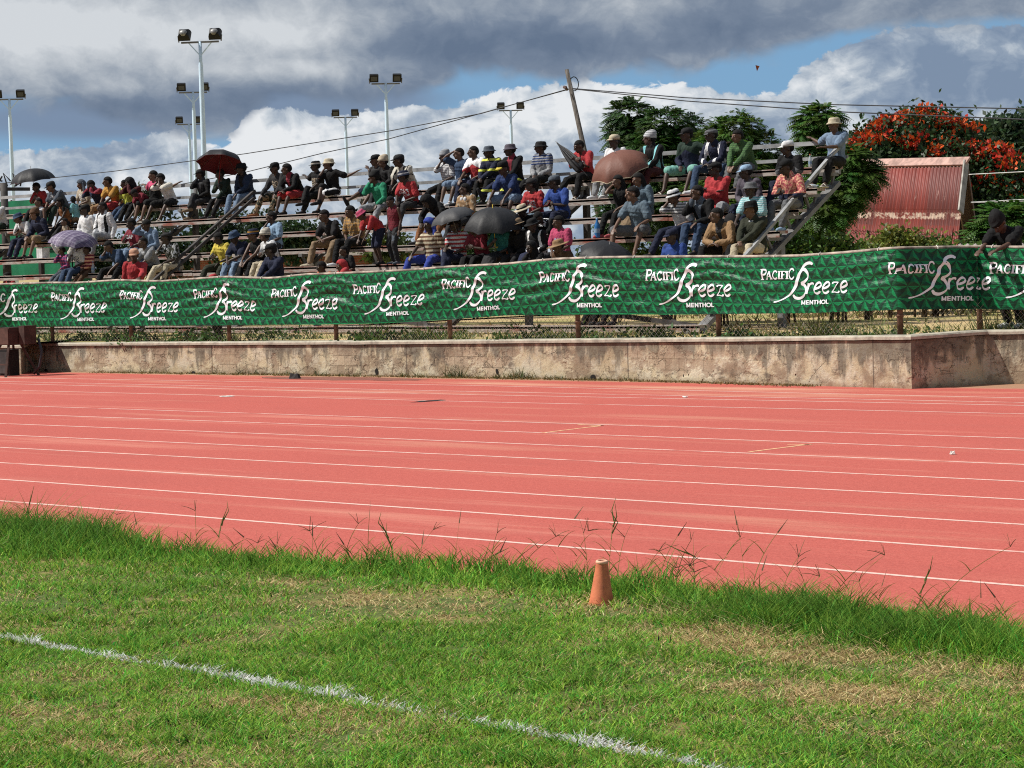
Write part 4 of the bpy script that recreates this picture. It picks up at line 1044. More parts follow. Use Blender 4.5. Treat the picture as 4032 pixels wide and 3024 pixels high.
# bushes
def bush(px, py, rx, ry, dist, label, base=(.085, .13, .022), dens=260, size=.11, cat='bush', name='bush', group=None):
    bl = [BL(px, py, rx, ry, dist)]+[BL(px+random.uniform(-.6, .6)*rx, py+random.uniform(-.3, .5)*ry, rx*random.uniform(.4, .6), ry*random.uniform(.5, .9), dist) for _ in range(4)]
    f = at(px*K, py*K, dist); o = empty(name, (f.x, f.y, GZ), label, cat, group)
    mb = MB()
    for i in range(5): mb.tube([(f.x+random.uniform(-.2,.2), f.y, GZ), Vector(bl[i % len(bl)][0])], [.03, .012], 5)
    mb.build('stem', M_BARK, o, True)
    L = Leaves(); P, d = crown_points(bl, dens, .35); leafy(L, P, d, base, size, 9, size*1.6, .15, .3); L.build('foliage', M_LEAF, o)
YG = (.15, .175, .03)
bush(1930, 532, 46, 30, 49, 'yellow green bush in front of the red shed roof, tallest of its row', YG, 330)
bush(1872, 556, 30, 12, 48, 'yellow green bush between the stand and the tallest bush', YG, 240)
bush(1990, 545, 40, 24, 49, 'bush below the middle of the red roof', (.12, .155, .03), 240)
bush(2030, 545, 30, 18, 49, 'low bush under the right end of the red roof', (.07, .13, .026), 180)
bush(1808, 546, 38, 22, 47, 'green bush at the foot of the feathery tree beside the stand', (.085, .145, .026), 260)
bush(1700, 545, 50, 30, 47, 'green bush seen through the end frame of the stand', (.075, .14, .024), 260)
bush(1560, 560, 60, 40, 46.5, 'green bush behind the lower benches at right', (.085, .155, .024), 300)
bush(1440, 565, 60, 36, 47, 'green bush behind the legs of the blue jeans man', (.085, .15, .024), 280)
bush(1300, 548, 36, 22, 56, 'small bush beyond the straw hat', (.045, .08, .018), 160)
bush(1040, 492, 40, 52, 60, 'leafy green bush seen between the benches behind the standing boy', (.05, .095, .02), 330, .14)
bush(1030, 560, 40, 30, 58, 'bush low behind the boy with the ripped jeans', (.035, .07, .014), 220, .13)
bush(840, 535, 40, 26, 75, 'round green treetop behind the pale blue polo', (.05, .075, .014), 240, .16)
bush(745, 545, 24, 18, 80, 'small treetop left of the round one behind the benches', (.04, .065, .016), 160, .16)
bush(640, 520, 40, 40, 72, 'dark bush behind the lamp pole feet', (.025, .05, .016), 300, .16)
bush(560, 500, 36, 36, 74, 'dark bush left of the lamp pole feet', (.025, .045, .016), 260, .16)
bush(470, 505, 50, 50, 70, 'dark bush behind the man in the gap of the benches', (.022, .045, .014), 360, .16)
bush(360, 540, 50, 46, 66, 'dark shrub behind the pale plaid umbrella', (.020, .048, .014), 360, .14)
bush(250, 560, 50, 40, 64, 'dark shrub low behind the two small children', (.018, .042, .012), 320, .14)
bush(330, 440, 34, 26, 84, 'thin grey green treetop beyond the boy with his chin in his hands', (.03, .045, .02), 140, .2)
bush(720, 520, 20, 14, 90, 'far small treetop between two benches', (.03, .05, .02), 90, .2)
# dark hedge far behind, seen under the banner, as one mass
o = empty('hedge', (-10, 62, GZ), 'long dark hedge on the far side of the ground beyond the stand', 'hedge')
L = Leaves(); n = 5200; P = np.stack([rng.uniform(-75, 12, n), rng.normal(62, .5, n), GZ+rng.random(n)**.7*(1.5)], 1); leafy(L, P, rand_dirs(n), (.020, .045, .012), .2, 6, .2, .2); L.build('foliage', M_LEAF, o)
# weeds and tufts around the wall
def tuft(P0, h, n, L, base, w=.012, spread=.1, dead=.2):
    P = P0+np.stack([rng.normal(0, spread, n), rng.normal(0, spread*.5, n), np.zeros(n)], 1); d = unit(np.stack([rng.normal(0, .45, n), rng.normal(0, .45, n), np.ones(n)], 1))
    hh = h*(.5+.8*rng.random(n)); S = unit(np.cross(d, rand_dirs(n)))*w; lean = np.stack([rng.normal(0, .35, n), rng.normal(0, .35, n), np.zeros(n)], 1)*hh[:, None]
    q = np.stack([P-S, P+S, P+d*hh[:, None]+lean+S*.2, P+d*hh[:, None]+lean-S*.2], 1)
    c = np.where(rng.random((n, 1)) < dead, np.array([[.22, .17, .07]]), np.array([base]))*(1+.25*rng.normal(size=(n, 1))); L.add(q, np.clip(c, .005, .8))
o = empty('weeds', (-30, 31, GZ), None, None); o['kind'] = 'stuff'
L = Leaves()
for i in range(420):
    u = rng.uniform(-48, -6); v = np.interp(u, [f.x for f in FX], [f.y for f in FX])+rng.uniform(.12, 3.4)*rng.random()
    if mnoise.noise((u*.45, v*.8, 3)) < -.12: continue
    if rng.random() < .55: tuft(np.array([u, v, GZ]), rng.uniform(.1, .34), 26, L, (.10, .16, .035), .010, .14)
    else:
        leafy(L, np.array([u, v, GZ+.06])+rng.normal(size=(10, 3))*np.array([.2, .2, .05]), rand_dirs(10), (.055, .11, .025), .09, 7, .08, .1)
for u in (-17.6, -16.9, -16.6, -16.3, -15.7, -20.2):
    for k_ in range(3): tuft(np.array([u+rng.normal(0, .12), np.interp(u, [f.x for f in FX], [f.y for f in FX])+.25, GZ]), .48, 34, L, (.13, .17, .05), .012, .14, .35)
L.build('weed_leaves', M_LEAF, o)
o = empty('weeds', (-26, 29.7, 0), None, None); o['kind'] = 'stuff'
L = Leaves()
wx = [w_.x for w_ in WALL]; wy = [w_.y for w_ in WALL]
for x_ in [990, 1010, 1150, 1165, 1180, 980, 700, 740, 655, 640, 1190, 1330, 480, 300, 560, 870, 905, 1110]+list(rng.uniform(100, 1500, 40)):
    p_ = gz(x_*K, 815*K); u = p_.x; v = np.interp(u, wx, wy)-.05
    big_ = x_ in (990, 1150, 1165, 1180, 1010); tuft(np.array([u, v, 0]), rng.uniform(.14, .26) if big_ else rng.uniform(.04, .12), 30 if big_ else 14, L, (.06, .09, .025), .008, .09 if big_ else .06, .35)
for i in range(900):
    x_ = rng.uniform(60, 1960); p_ = gz(x_*K, 815*K); u = p_.x; v = np.interp(u, wx, wy)-abs(rng.normal(0, .12))-.02; tuft(np.array([u, v, 0]), .035, 4, L, (.16, .12, .05), .012, .05, .7)
L.build('weed_leaves', M_LEAF, o)
# short dry grass on the ground behind
o = tag(empty('dry_grass', (-16, 36, GZ), None, None), kind='stuff'); L = Leaves()
for i in range(1500):
    u = rng.uniform(-34, 0); v = rng.uniform(31.6, 58)
    if 36.5 < v < 42+2*mnoise.noise((u*.2, 0, 0)) and rng.random() < .8: continue
    tuft(np.array([u, v, GZ]), rng.uniform(.06, .16), 12, L, (.20, .22, .06), .02, .3, .55)
L.build('grass_blades', M_LEAF, o)
# ---------------------------------------------------------------- turf in front of the track
# the ragged turf edge, painted line and bare patches are read off the picture onto the ground
EDGE = np.array([gz(x*K, y*K)[:2] for x, y in [(-500, 1100), (-60, 1140), (120, 1152), (250, 1168), (330, 1184), (400, 1200), (560, 1212), (760, 1220), (950, 1232), (1106, 1244), (1300, 1270), (1500, 1288), (1700, 1314), (1850, 1336), (2000, 1358), (2212, 1390), (2600, 1444)]])
LINE = np.array([gz(x*K, y*K)[:2] for x, y in [(-500, 1296), (0, 1382), (200, 1418), (480, 1466), (700, 1508), (960, 1557), (1100, 1583), (1300, 1620), (1500, 1658), (1640, 1686), (2200, 1800)]])
PATCH = [(gz(x*K, y*K), rx, ry, w_) for x, y, rx, ry, w_ in [(860, 1310, .75, .35, 1), (980, 1345, .4, .2, .6), (650, 1270, .5, .25, .6), (1380, 1330, .6, .3, .7), (1560, 1380, .6, .28, .9), (1900, 1440, 1.0, .35, .9), (1750, 1500, .9, .3, .7), (2120, 1470, .7, .3, .8), (1500, 1460, .5, .2, .5), (230, 1330, .3, .15, .3), (560, 1530, .5, .2, .45), (150, 1560, .5, .2, .4), (300, 1640, .7, .15, .5), (1850, 1590, .5, .2, .4), (1650, 1400, .8, .3, .6)]]
TALL = [(gz(x*K, y*K), rx, ry, h_) for x, y, rx, ry, h_ in [(120, 1180, .9, .5, .17), (-150, 1165, 1.2, .6, .2), (280, 1196, .45, .3, .10), (1330, 1285, .7, .3, .07), (1000, 1250, 1.2, .3, .06), (1560, 1335, .6, .22, .10), (1850, 1375, 1.1, .3, .12), (2150, 1420, 1.0, .32, .12), (600, 1232, .9, .25, .05), (1640, 1325, .7, .22, .11)]]
mb = MB(); rag = []
for u in np.arange(-60, 30, .12):
    v = float(np.interp(u, EDGE[:,0], EDGE[:,1])); rag.append((u, v+.07*mnoise.noise((u*2.1, 0, 0))+.04*mnoise.noise((u*7, 3, 0))))
nr = len(rag); mb.add([(u, v, .004) for u, v in rag]+[(u, v-.25, .012) for u, v in rag]+[(u, -60, .012) for u, v in rag], [(i, nr+i, nr+i+1, i+1) for i in range(nr-1)]+[(nr+i, 2*nr+i, 2*nr+i+1, nr+i+1) for i in range(nr-1)])
tag(mb.build('turf_ground', M_SOIL), kind='structure')
def vnoise(P, f, sd):
    """smooth value noise on numpy points"""
    Q = P*f+sd; I = np.floor(Q).astype(int); Fr = Q-I; Fr = Fr*Fr*(3-2*Fr)
    def h(ix, iy): 
        n = (ix*374761393+iy*668265263+sd*974711) & 0x7fffffff; n = (n ^ (n >> 13))*1274126177 & 0x7fffffff; return ((n ^ (n >> 16)) & 0xffff)/65535.0
    a, b_, c_, d_ = h(I[:,0], I[:,1]), h(I[:,0]+1, I[:,1]), h(I[:,0], I[:,1]+1), h(I[:,0]+1, I[:,1]+1)
    return (a*(1-Fr[:,0])+b_*Fr[:,0])*(1-Fr[:,1])+(c_*(1-Fr[:,0])+d_*Fr[:,0])*Fr[:,1]
def edge_v(u): return np.interp(u, EDGE[:,0], EDGE[:,1])
def poly_dist(P, L):
    best = np.full(len(P), 9e9)
    for a, q in zip(L[:-1], L[1:]):
        d = q-a; tt = np.clip(((P-a)@d)/(d@d), 0, 1); best = np.minimum(best, np.linalg.norm(P-(a+tt[:,None]*d), axis=1))
    return best
def blades(n, lo, hi, seed):
    ct, st = math.cos(TH), math.sin(TH)
    b_ = lo+(hi-lo)*rng.random(n)**1.0; a_ = (rng.random(n)-.5)*2*(.245*b_+2.6)
    P = np.stack([a_*ct+b_*st, -a_*st+b_*ct], 1)
    ev = edge_v(P[:,0])+(vnoise(P, 3.1, 5)-.5)*.35+(vnoise(P, 9, 8)-.5)*.22
    dE = ev-P[:,1]
    keep = dE > -.03
    keep &= rng.random(n) < np.clip(.45+(dE+.02)/.30, .3, 1)*np.where(vnoise(P, 10, 21) > .36, 1, .40)
    return P[keep], dE[keep]
def turf(n, lo, hi, seed, wscale):
    P, dE = blades(n, lo, hi, seed); N = len(P)
    n1 = vnoise(P, 1.3, 3); n2 = vnoise(P, 5.5, 9); n3 = vnoise(P, 16, 4)
    tall = np.zeros(N)
    for c_, rx, ry, h_ in TALL: tall = np.maximum(tall, h_*np.exp(-(((P[:,0]-c_.x)/rx)**2+((P[:,1]-c_.y)/ry)**2)))
    tall += .032*np.exp(-(np.maximum(dE, 0)/.35)**2)*(.5+n2)
    dry = np.zeros(N)
    for c_, rx, ry, w_ in PATCH: dry = np.maximum(dry, 1.25*w_*np.exp(-(((P[:,0]-c_.x)/rx)**2+((P[:,1]-c_.y)/ry)**2)**1.2))
    dry = np.clip(dry*(.25+1.2*n2)+np.clip(n1-.58, 0, 1)*1.3+.13, .06, .94)-np.clip(tall*5, 0, .6)
    tall *= .55+.9*vnoise(P, 4.5, 31); hgt = (.022+.032*n2+.028*n3*n2+tall*(.65+.7*rng.random(N)))*(.6+.7*rng.random(N))*(1-.25*np.clip(dry, 0, 1))
    isd = rng.random(N) < dry
    ld = poly_dist(P, LINE)+(vnoise(P, 12, 6)-.5)*.05; wear = vnoise(P, 2.2, 11)
    white = (ld < .030+.018*n2) & (rng.random(N) < np.clip(.15+1.2*wear, .2, .92))
    fl = rng.normal(size=(N, 2)); fl /= np.linalg.norm(fl, axis=1)[:,None]
    bend = (.5+1.0*rng.random(N))*hgt*np.where(isd, 1.5, 1.0)*np.where(tall > .05, .8, 1)
    hgt = np.where(isd, hgt*.7, hgt); hgt = np.where(white, hgt*.75+.004, hgt)
    th = rng.random(N)*math.pi; W_ = wscale*(.7+.6*rng.random(N))*np.where(white, 1.35, 1.0)
    S = np.stack([np.cos(th)*W_, np.sin(th)*W_, np.zeros(N)], 1)
    B0 = np.stack([P[:,0], P[:,1], np.full(N, .002)], 1)
    M1 = B0+np.stack([fl[:,0]*bend*.35, fl[:,1]*bend*.35, hgt*.6], 1); T = B0+np.stack([fl[:,0]*bend, fl[:,1]*bend, hgt], 1)
    V = np.stack([B0-S, B0+S, M1+S*.75, M1-S*.75, T], 1).reshape(-1, 3)
    g = np.array([.195, .380, .048])*(1+.36*rng.normal(size=(N,1)))*(1+np.array([.35, .05, .1])*(rng.normal(size=(N,1))))*(.85+.35*n1[:,None])
    dk = np.array([.090, .190, .030]); mixd = np.clip((tall*5)[:,None]+(n2[:,None]-.55)*.9, 0, .75); g = g*(1-mixd)+dk*mixd*(1+.25*rng.normal(size=(N,1)))
    dcol = np.array([.62, .49, .25])*(1+.3*rng.normal(size=(N,1))); dcol2 = np.array([.38, .25, .12])*(1+.3*rng.normal(size=(N,1)))
    dcol = np.where(rng.random((N,1)) < .68, dcol, dcol2)
    c = np.where(isd[:,None], dcol, g); c = np.where(white[:,None], np.array([.80, .80, .79])*(1+.1*rng.normal(size=(N,1))), c)
    c = np.clip(c, .008, .85); C = np.repeat(c, 5, 0)
    base = (np.arange(N)*5)[:,None]; idx = np.concatenate([base+np.array([[0,1,2,3]]), base+np.array([[3,2,4]])], 1).ravel()
    fn = np.tile([4,3], N)
    return V, fn, idx, C
M_BLADE = leafmat('grass_blade', .6, .42, .12)
V, fn, idx, C = turf(440000, 7.2, 12.6, 1, .0036)
o = link('grass', big_mesh('grass_near', V, fn, idx, M_BLADE, C)); tag(o, kind='stuff')
V, fn, idx, C = turf(400000, 12.6, 23, 2, .0042)
o = link('grass', big_mesh('grass_far', V, fn, idx, M_BLADE, C)); tag(o, kind='stuff')
# tall flowering stalks along the edge
def strip(L_, pts, w0, w1, col):
    pts = np.array(pts); d = unit(np.gradient(pts, axis=0)); fa = rng.uniform(0, math.pi); S = unit(np.cross(d, np.array([math.cos(fa), math.sin(fa), .2])+0*d)); w = np.linspace(w0, w1, len(pts))[:,None]
    A_, B__ = pts-S*w, pts+S*w; q = np.stack([A_[:-1], B__[:-1], B__[1:], A_[1:]], 1); L_.add(q, np.tile(np.array(col), (len(q), 1)))
L = Leaves()
def stalk(px, py, h, lean, head, nleaf=3, col=(.20, .27, .08)):
    p = gz(px*K, (py+14)*K); p = np.array(p[:]); R_ = np.array(rgt[:]); R_[2] = 0
    h *= .82; u = np.linspace(0, 1, 9)[:,None]; pts = p+R_*lean*u**1.6+np.array([0, 0, h])*u*(1-.12*u)
    strip(L, pts, .0026, .0014, np.array(col)*rng.uniform(.7, 1.2))
    for k in range(nleaf):
        i = rng.integers(1, 6); b0 = pts[i]; sg = rng.choice([-1, 1]); ll = rng.uniform(.08, .2)
        uu = np.linspace(0, 1, 6)[:,None]; strip(L, b0+R_*sg*ll*.6*uu+np.array([0, 0, ll])*(uu-.45*uu**2), .0030, .0006, np.array((.18, .31, .06))*rng.uniform(.7, 1.3))
    tip = pts[-1]; dirn = unit((pts[-1]-pts[-2])[None])[0]
    if head == 'star':
        for k in range(rng.integers(3, 6)):
            a_ = rng.uniform(-1.5, 1.5); ll = rng.uniform(.06, .11)
            e = tip+(R_*math.sin(a_+lean)+np.array([0, 0, 1])*math.cos(a_+lean)+np.array([rng.normal()*.2]*2+[0]))*ll
            strip(L, [tip, (tip+e)/2+np.array([0, 0, .006]), e], .0024, .0012, (.17, .16, .08))
    elif head == 'spike':
        strip(L, [tip, tip+dirn*.05, tip+dirn*.10], .005, .001, (.16, .15, .09))
    elif head == 'plume':
        for k in range(4): strip(L, [tip-dirn*.04*k, tip-dirn*.04*k+dirn*.07+R_*rng.normal()*.012, tip-dirn*.04*k+dirn*.15+R_*rng.normal()*.02], .0055, .001, (.14, .24, .07))
for s_ in [(425, 1180, .42, .0, 'star'), (470, 1190, .36, .05, 'plume'), (560, 1195, .22, -.1, 'spike'), (795, 1205, .46, .02, 'spike'), (850, 1205, .30, -.04, 'plume'), (900, 1205, .32, .12, 'star'), (985, 1215, .42, .03, 'spike'), (1060, 1215, .33, .05, 'star'), (1240, 1225, .38, .10, 'star'), (1130, 1218, .30, .22, 'star'), (1190, 1235, .52, .16, 'spike'), (1270, 1235, .4, -.02, 'star'), (1316, 1240, .52, .04, 'plume'), (1335, 1235, .36, .05, 'star'), (1425, 1250, .42, .12, 'spike'), (1460, 1255, .40, .10, 'star'), (1500, 1255, .36, .0, 'spike'), (1545, 1255, .42, .16, 'star'), (1610, 1265, .56, -.04, 'spike'), (1625, 1268, .5, .16, 'spike'), (1690, 1280, .34, .1, 'star'), (1745, 1285, .30, -.06, 'star'), (1800, 1290, .34, .22, 'spike'), (1830, 1296, .4, .22, 'star'), (1985, 1310, .3, .05, 'plume'), (2020, 1318, .52, .42, 'star'), (2120, 1335, .2, .0, 'spike'), (690, 1200, .3, -.06, 'star'), (745, 1200, .36, .1, 'star'), (1570, 1258, .3, -.22, 'plume'), (1390, 1248, .28, .1, 'star'), (240, 1160, .3, .05, 'star'), (60, 1140, .32, .02, 'plume')]: stalk(*s_)
for i in range(70):
    x_ = rng.uniform(150, 2300); y_ = np.interp(x_, [0, 250, 400, 760, 1106, 1300, 1700, 2000, 2300], [1130, 1155, 1185, 1203, 1223, 1247, 1285, 1325, 1362]); stalk(x_, y_+rng.uniform(-2, 10), rng.uniform(.10, .26), rng.normal(0, .07), rng.choice(['none', 'none', 'star', 'spike']), 4, (.14, .25, .06))
me_P = np.concatenate(L.P); me_C = np.concatenate(L.C); n = len(me_P)
o = link('tall_grass', big_mesh('tall_grass', me_P.reshape(-1, 3), np.full(n, 4), np.arange(n*4), M_BLADE, me_C.reshape(-1, 3))); tag(o, kind='stuff')
# pale dead runners lying on the turf
# ---------------------------------------------------------------- cone
m, t, b = mat('cone_plastic', .6, 0, .35)
p = t.obj(); n1 = t.noise(p, 14, 6, .7); n2 = t.noise(t.scale(p, (1, 1, .35)), 22, 5, .7)
c = t.mix(t.sm(n1, .35, .7), (.66, .20, .095), (.50, .135, .068)); c = t.mix(t.m('MULTIPLY', t.sm(n2, .55, .72), .5), c, (.20, .07, .05)); c = t.mix(t.m('MULTIPLY', t.sm(n1, .60, .72), .4), c, (.70, .36, .25))
t.put(b.inputs['Base Color'], c); t.put(b.inputs['Normal'], t.bump(n1, .25, .01)); M_CONE = m
cp = gz(1299*K, 1309*K); ch = .268
o = empty('traffic_cone', cp, 'small faded orange cone with an open top standing in the grass', 'cone'); o.rotation_euler = (D2R(2), D2R(3), .4)
mb = MB(); mb.lathe([(.078, -.01), (.074, .015), (.053, ch*.5), (.034, ch-.014), (.034, ch-.003), (.031, ch), (.024, ch), (.022, ch-.012), (.026, ch-.05), (.04, ch*.5), (.05, .0)], n=40)
mb.build('cone_body', M_CONE, o, True, world=False)
mb = MB(); mb.lathe([(.0345, ch-.016), (.037, ch-.013), (.037, ch-.004), (.0325, ch+.0015), (.0242, ch+.0015), (.0225, ch-.004)], n=40); mb.build('rim', simple('cone_rim', (.66, .36, .24), .6), o, True, world=False)
mb = MB(); mb.box((0, 0, -.0), (.16, .16, .016)); mb.build('base', M_CONE, o, world=False)
# ---------------------------------------------------------------- rusty box on legs at the left of the wall
M_BOX = simple('rusty_box', (.062, .034, .027), .8, .1, .35, 4, bump=.3)
vb = 28.22; bc = Vector((ground_u(24*K, vb), vb, 0))
o = empty('meter_box', (bc.x, vb, 0), 'rusty brown metal box on splayed legs at the left end of the wall', 'box')
def BV(x, y, v=vb): return gv(x*K, y*K, v)
a = BV(13, 707); q = BV(40, 707); lo_ = BV(14, 745); w_ = q.x-a.x
mb = MB(); cx_ = (a.x+q.x)/2; zc = (a.z+lo_.z)/2; hz = a.z-lo_.z
mb.box((cx_-w_*.02, vb, zc), (w_*.82, .40, hz)); mb.build('cabinet', M_BOX, o)
mb = MB(); mb.box((cx_-w_*.02, vb-.212, zc), (w_*.72, .02, hz*.9)); mb.build('door', simple('box_door', (.085, .045, .034), .75, .1, .3, 5), o)
mb = MB(); mb.box((cx_+w_*.72, vb+.15, zc+.02), (w_*.42, .3, hz*1.05)); mb.build('side_panel', M_BOX, o)
for dx_, dv in ((-.30, -.35), (.22, -.35), (-.26, .3), (.26, .3)):
    mb = MB(); mb.bar((cx_+dx_*.45-w_*.1, vb+dv*.4, lo_.z+.05), (cx_+dx_*1.5-w_*.1, vb+dv*1.2, .0), .045, .045); mb.build('leg', M_BOX, o)
mb = MB(); mb.bar((cx_-.32-w_*.1, vb-.3, .25), (cx_+.26-w_*.1, vb-.3, .25), .03, .03); mb.build('brace', M_BOX, o)
mb = MB(); mb.tube([(cx_+.45, vb+.3, .75), (cx_+.62, vb+.25, .5), (cx_+.6, vb+.2, .2), (cx_+.4, vb+.2, .05)], .03, 7); mb.build('cable', M_CABLE, o, True)
o2 = empty('speaker_cabinet', (cx_-.32, vb+.12, 0), 'dark open box standing in the gap behind the rusty metal box', 'cabinet')
mb = MB(); mb.box((cx_-.32, vb+.12, .27), (.34, .26, .54)); mb.build('cabinet_body', M_HOLE, o2); mb = MB(); mb.box((cx_-.32, vb-.018, .27), (.28, .02, .44)); mb.build('door', M_DARKST, o2)
# ---------------------------------------------------------------- people
CLR = dict(black=(.012,.012,.013), dark=(.022,.021,.023), char=(.040,.040,.043), grey=(.16,.165,.175), lgrey=(.36,.37,.39), white=(.74,.74,.75), offw=(.62,.58,.50), cream=(.66,.56,.38), red=(.50,.022,.028), bred=(.56,.026,.034), pink=(.62,.05,.16), dred=(.26,.02,.04), maroon=(.10,.018,.02), navy=(.020,.026,.062), blue=(.020,.075,.36), rblue=(.025,.06,.42), dblue=(.022,.05,.17), sky=(.32,.50,.72), ddenim=(.022,.040,.085), denim=(.042,.082,.165), ldenim=(.20,.30,.45), teal=(.02,.24,.24), cyan=(.22,.62,.66), mint=(.22,.56,.46), green=(.015,.34,.17), olive=(.045,.050,.030), dgreen=(.022,.045,.032), hgreen=(.085,.20,.055), yellow=(.78,.60,.03), mustard=(.62,.30,.025), neon=(.70,.75,.05), orange=(.62,.13,.03), tan=(.40,.23,.10), khaki=(.30,.20,.11), beige=(.55,.45,.32), brown=(.14,.07,.035), rust=(.30,.11,.03), purple=(.13,.06,.20), mauve=(.12,.10,.13), slate=(.10,.125,.16), bluegrey=(.13,.20,.26), coral=(.60,.10,.12), peach=(.75,.38,.22))
for _k, _c in list(CLR.items()):     # DESAT: sun-faded cloth
    _g = sum(_c)/3
    if _g < .55: CLR[_k] = tuple((.86*x+.14*_g)*.82 for x in _c)
    else: CLR[_k] = tuple(x*.93 for x in _c)
_cloth = {}
def cloth(col, pat=None, col2='white', rough=.85):
    key = (col, pat, col2)
    if key in _cloth: return _cloth[key]
    a = CLR[col]; q = CLR[col2]
    m, t, b = mat('cloth_'+col+('_'+pat if pat else ''), rough, 0, .2)
    p = t.obj(); x, y, z = t.sep(p); nz = t.noise(p, 7, 4, .6); fold = t.noise(t.scale(p, (1, 1, .55)), 11, 3, .5, .6)
    wash = t.noise(p, 3.1, 5, .65); gr_ = sum(a)/3; base = t.mix(t.sm(nz, .3, .7), tuple(c*.62 for c in a), tuple(min(.8, c*.98) for c in a)); base = t.mix(t.m('MULTIPLY', t.sm(wash, .5, .75), .35), base, tuple(.72*c+.28*gr_+.01 for c in a))
    alt = t.mix(0.0, q, q)
    if pat == 'stripe':
        w = t.m('FRACT', t.m('ADD', t.m('MULTIPLY', z, 11.5), t.m('MULTIPLY', nz, .25))); base = t.mix(t.m('GREATER_THAN', w, .52), base, alt)
    elif pat == 'finestripe':
        w = t.m('FRACT', t.m('MULTIPLY', z, 26)); base = t.mix(t.m('MULTIPLY', t.m('GREATER_THAN', w, .6), .6), base, alt)
    elif pat == 'vstripe':
        w = t.m('FRACT', t.m('MULTIPLY', x, 9)); base = t.mix(t.m('GREATER_THAN', w, .78), base, alt)
    elif pat == 'plaid':
        f1 = t.m('GREATER_THAN', t.m('FRACT', t.m('MULTIPLY', z, 13)), .7); f2 = t.m('GREATER_THAN', t.m('FRACT', t.m('MULTIPLY', x, 13)), .7); base = t.mix(t.m('MULTIPLY', t.m('ADD', f1, f2), .45), base, alt)
    elif pat == 'camo':
        base = t.mix(t.sm(t.noise(p, 15, 2, .5), .48, .52), base, alt); base = t.mix(t.sm(t.noise(p, 20, 2, .5), .60, .63), base, tuple(c*.25 for c in a))
    elif pat == 'floral':
        base = t.mix(t.sm(t.noise(p, 22, 3, .6), .49, .53), base, alt); base = t.mix(t.m('LESS_THAN', z, .30), base, CLR['navy'])
    elif pat == 'graphic':   # printed chest motif
        box = t.m('MULTIPLY', t.m('LESS_THAN', t.m('ABSOLUTE', t.m('SUBTRACT', z, .36)), .085), t.m('MULTIPLY', t.m('LESS_THAN', t.m('ABSOLUTE', x), .105), t.m('LESS_THAN', y, -.05)))
        base = t.mix(t.m('MULTIPLY', box, t.m('GREATER_THAN', t.noise(t.scale(p, (1, .3, 1.5)), 26, 2, .5), .50)), base, alt)
    elif pat == 'yoke':      # pale shoulders and sleeves
        base = t.mix(t.m('GREATER_THAN', t.m('ADD', z, t.m('MULTIPLY', t.m('ABSOLUTE', x), .55)), .52), base, alt)
    elif pat == 'hem':       # lower half in the second colour
        base = t.mix(t.m('LESS_THAN', z, .33), base, alt)
    elif pat == 'sides':     # pale side flashes
        base = t.mix(t.m('MULTIPLY', t.m('GREATER_THAN', t.m('ABSOLUTE', x), .125), t.m('LESS_THAN', t.m('ABSOLUTE', x), .185)), base, alt)
    elif pat == 'hivis':
        f1 = t.m('LESS_THAN', t.m('ABSOLUTE', t.m('SUBTRACT', t.m('FRACT', t.m('MULTIPLY', z, 4.2)), .5)), .11); base = t.mix(f1, base, alt)
    elif pat == 'worn':
        base = t.mix(t.sm(t.noise(p, 9, 3, .6), .52, .66), base, alt)
    elif pat == 'open':      # open front over an inner shirt
        base = t.mix(t.m('MULTIPLY', t.m('LESS_THAN', t.m('ABSOLUTE', x), t.m('ADD', .012, t.m('MULTIPLY', t.m('SUBTRACT', z, .22), .22))), t.m('LESS_THAN', y, -.04)), base, alt)
    elif pat == 'band':      # pale top band across the chest
        base = t.mix(t.m('MULTIPLY', t.m('GREATER_THAN', z, .38), t.m('LESS_THAN', t.m('FRACT', t.m('MULTIPLY', z, 17)), .5)), base, alt)
    t.put(b.inputs['Base Color'], base); t.put(b.inputs['Normal'], t.bump(fold, .55, .03))
    _cloth[key] = m; return m
SKINS = []
for i, c in enumerate([(.058,.031,.021), (.085,.046,.030), (.125,.068,.043), (.042,.025,.018)]):
    m, t, b = mat('skin_tone', .52, 0, .4); t.put(b.inputs['Base Color'], t.mix(t.noise(t.obj(), 9, 3), tuple(x*.85 for x in c), tuple(x*1.2 for x in c))); SKINS.append(m)
M_HAIR = simple('black_hair', (.008,.007,.007), .9, 0, .3, 30, bump=.6)
M_EYEW = simple('eye_white', (.55,.50,.45), .3); M_LIP = simple('lips', (.075,.03,.027), .5)
REMESH = []
def remesh(o, vox, it=3, fac=.5):
    r_ = o.modifiers.new('r', 'REMESH'); r_.mode = 'VOXEL'; r_.voxel_size = vox; r_.adaptivity = 0; r_.use_smooth_shade = True
    s_ = o.modifiers.new('s', 'SMOOTH'); s_.factor = fac; s_.iterations = it
    REMESH.append(o)
def ik(S, T, l1, l2, pole):
    d = T-S; L = min(d.length, (l1+l2)*.985); L = max(L, abs(l1-l2)+.03); d.normalize(); T = S+d*L
    a = (l1*l1-l2*l2+L*L)/(2*L); h = math.sqrt(max(0, l1*l1-a*a)); pl = pole-d*pole.dot(d)
    pl = pl.normalized() if pl.length > 1e-5 else d.orthogonal().normalized()
    return S+d*a+pl*h, T
def ering(c, X, Y, rx, ry, n=14): return [c+X*(rx*math.cos(2*math.pi*k/n))+Y*(ry*math.sin(2*math.pi*k/n)) for k in range(n)]
_eye = None
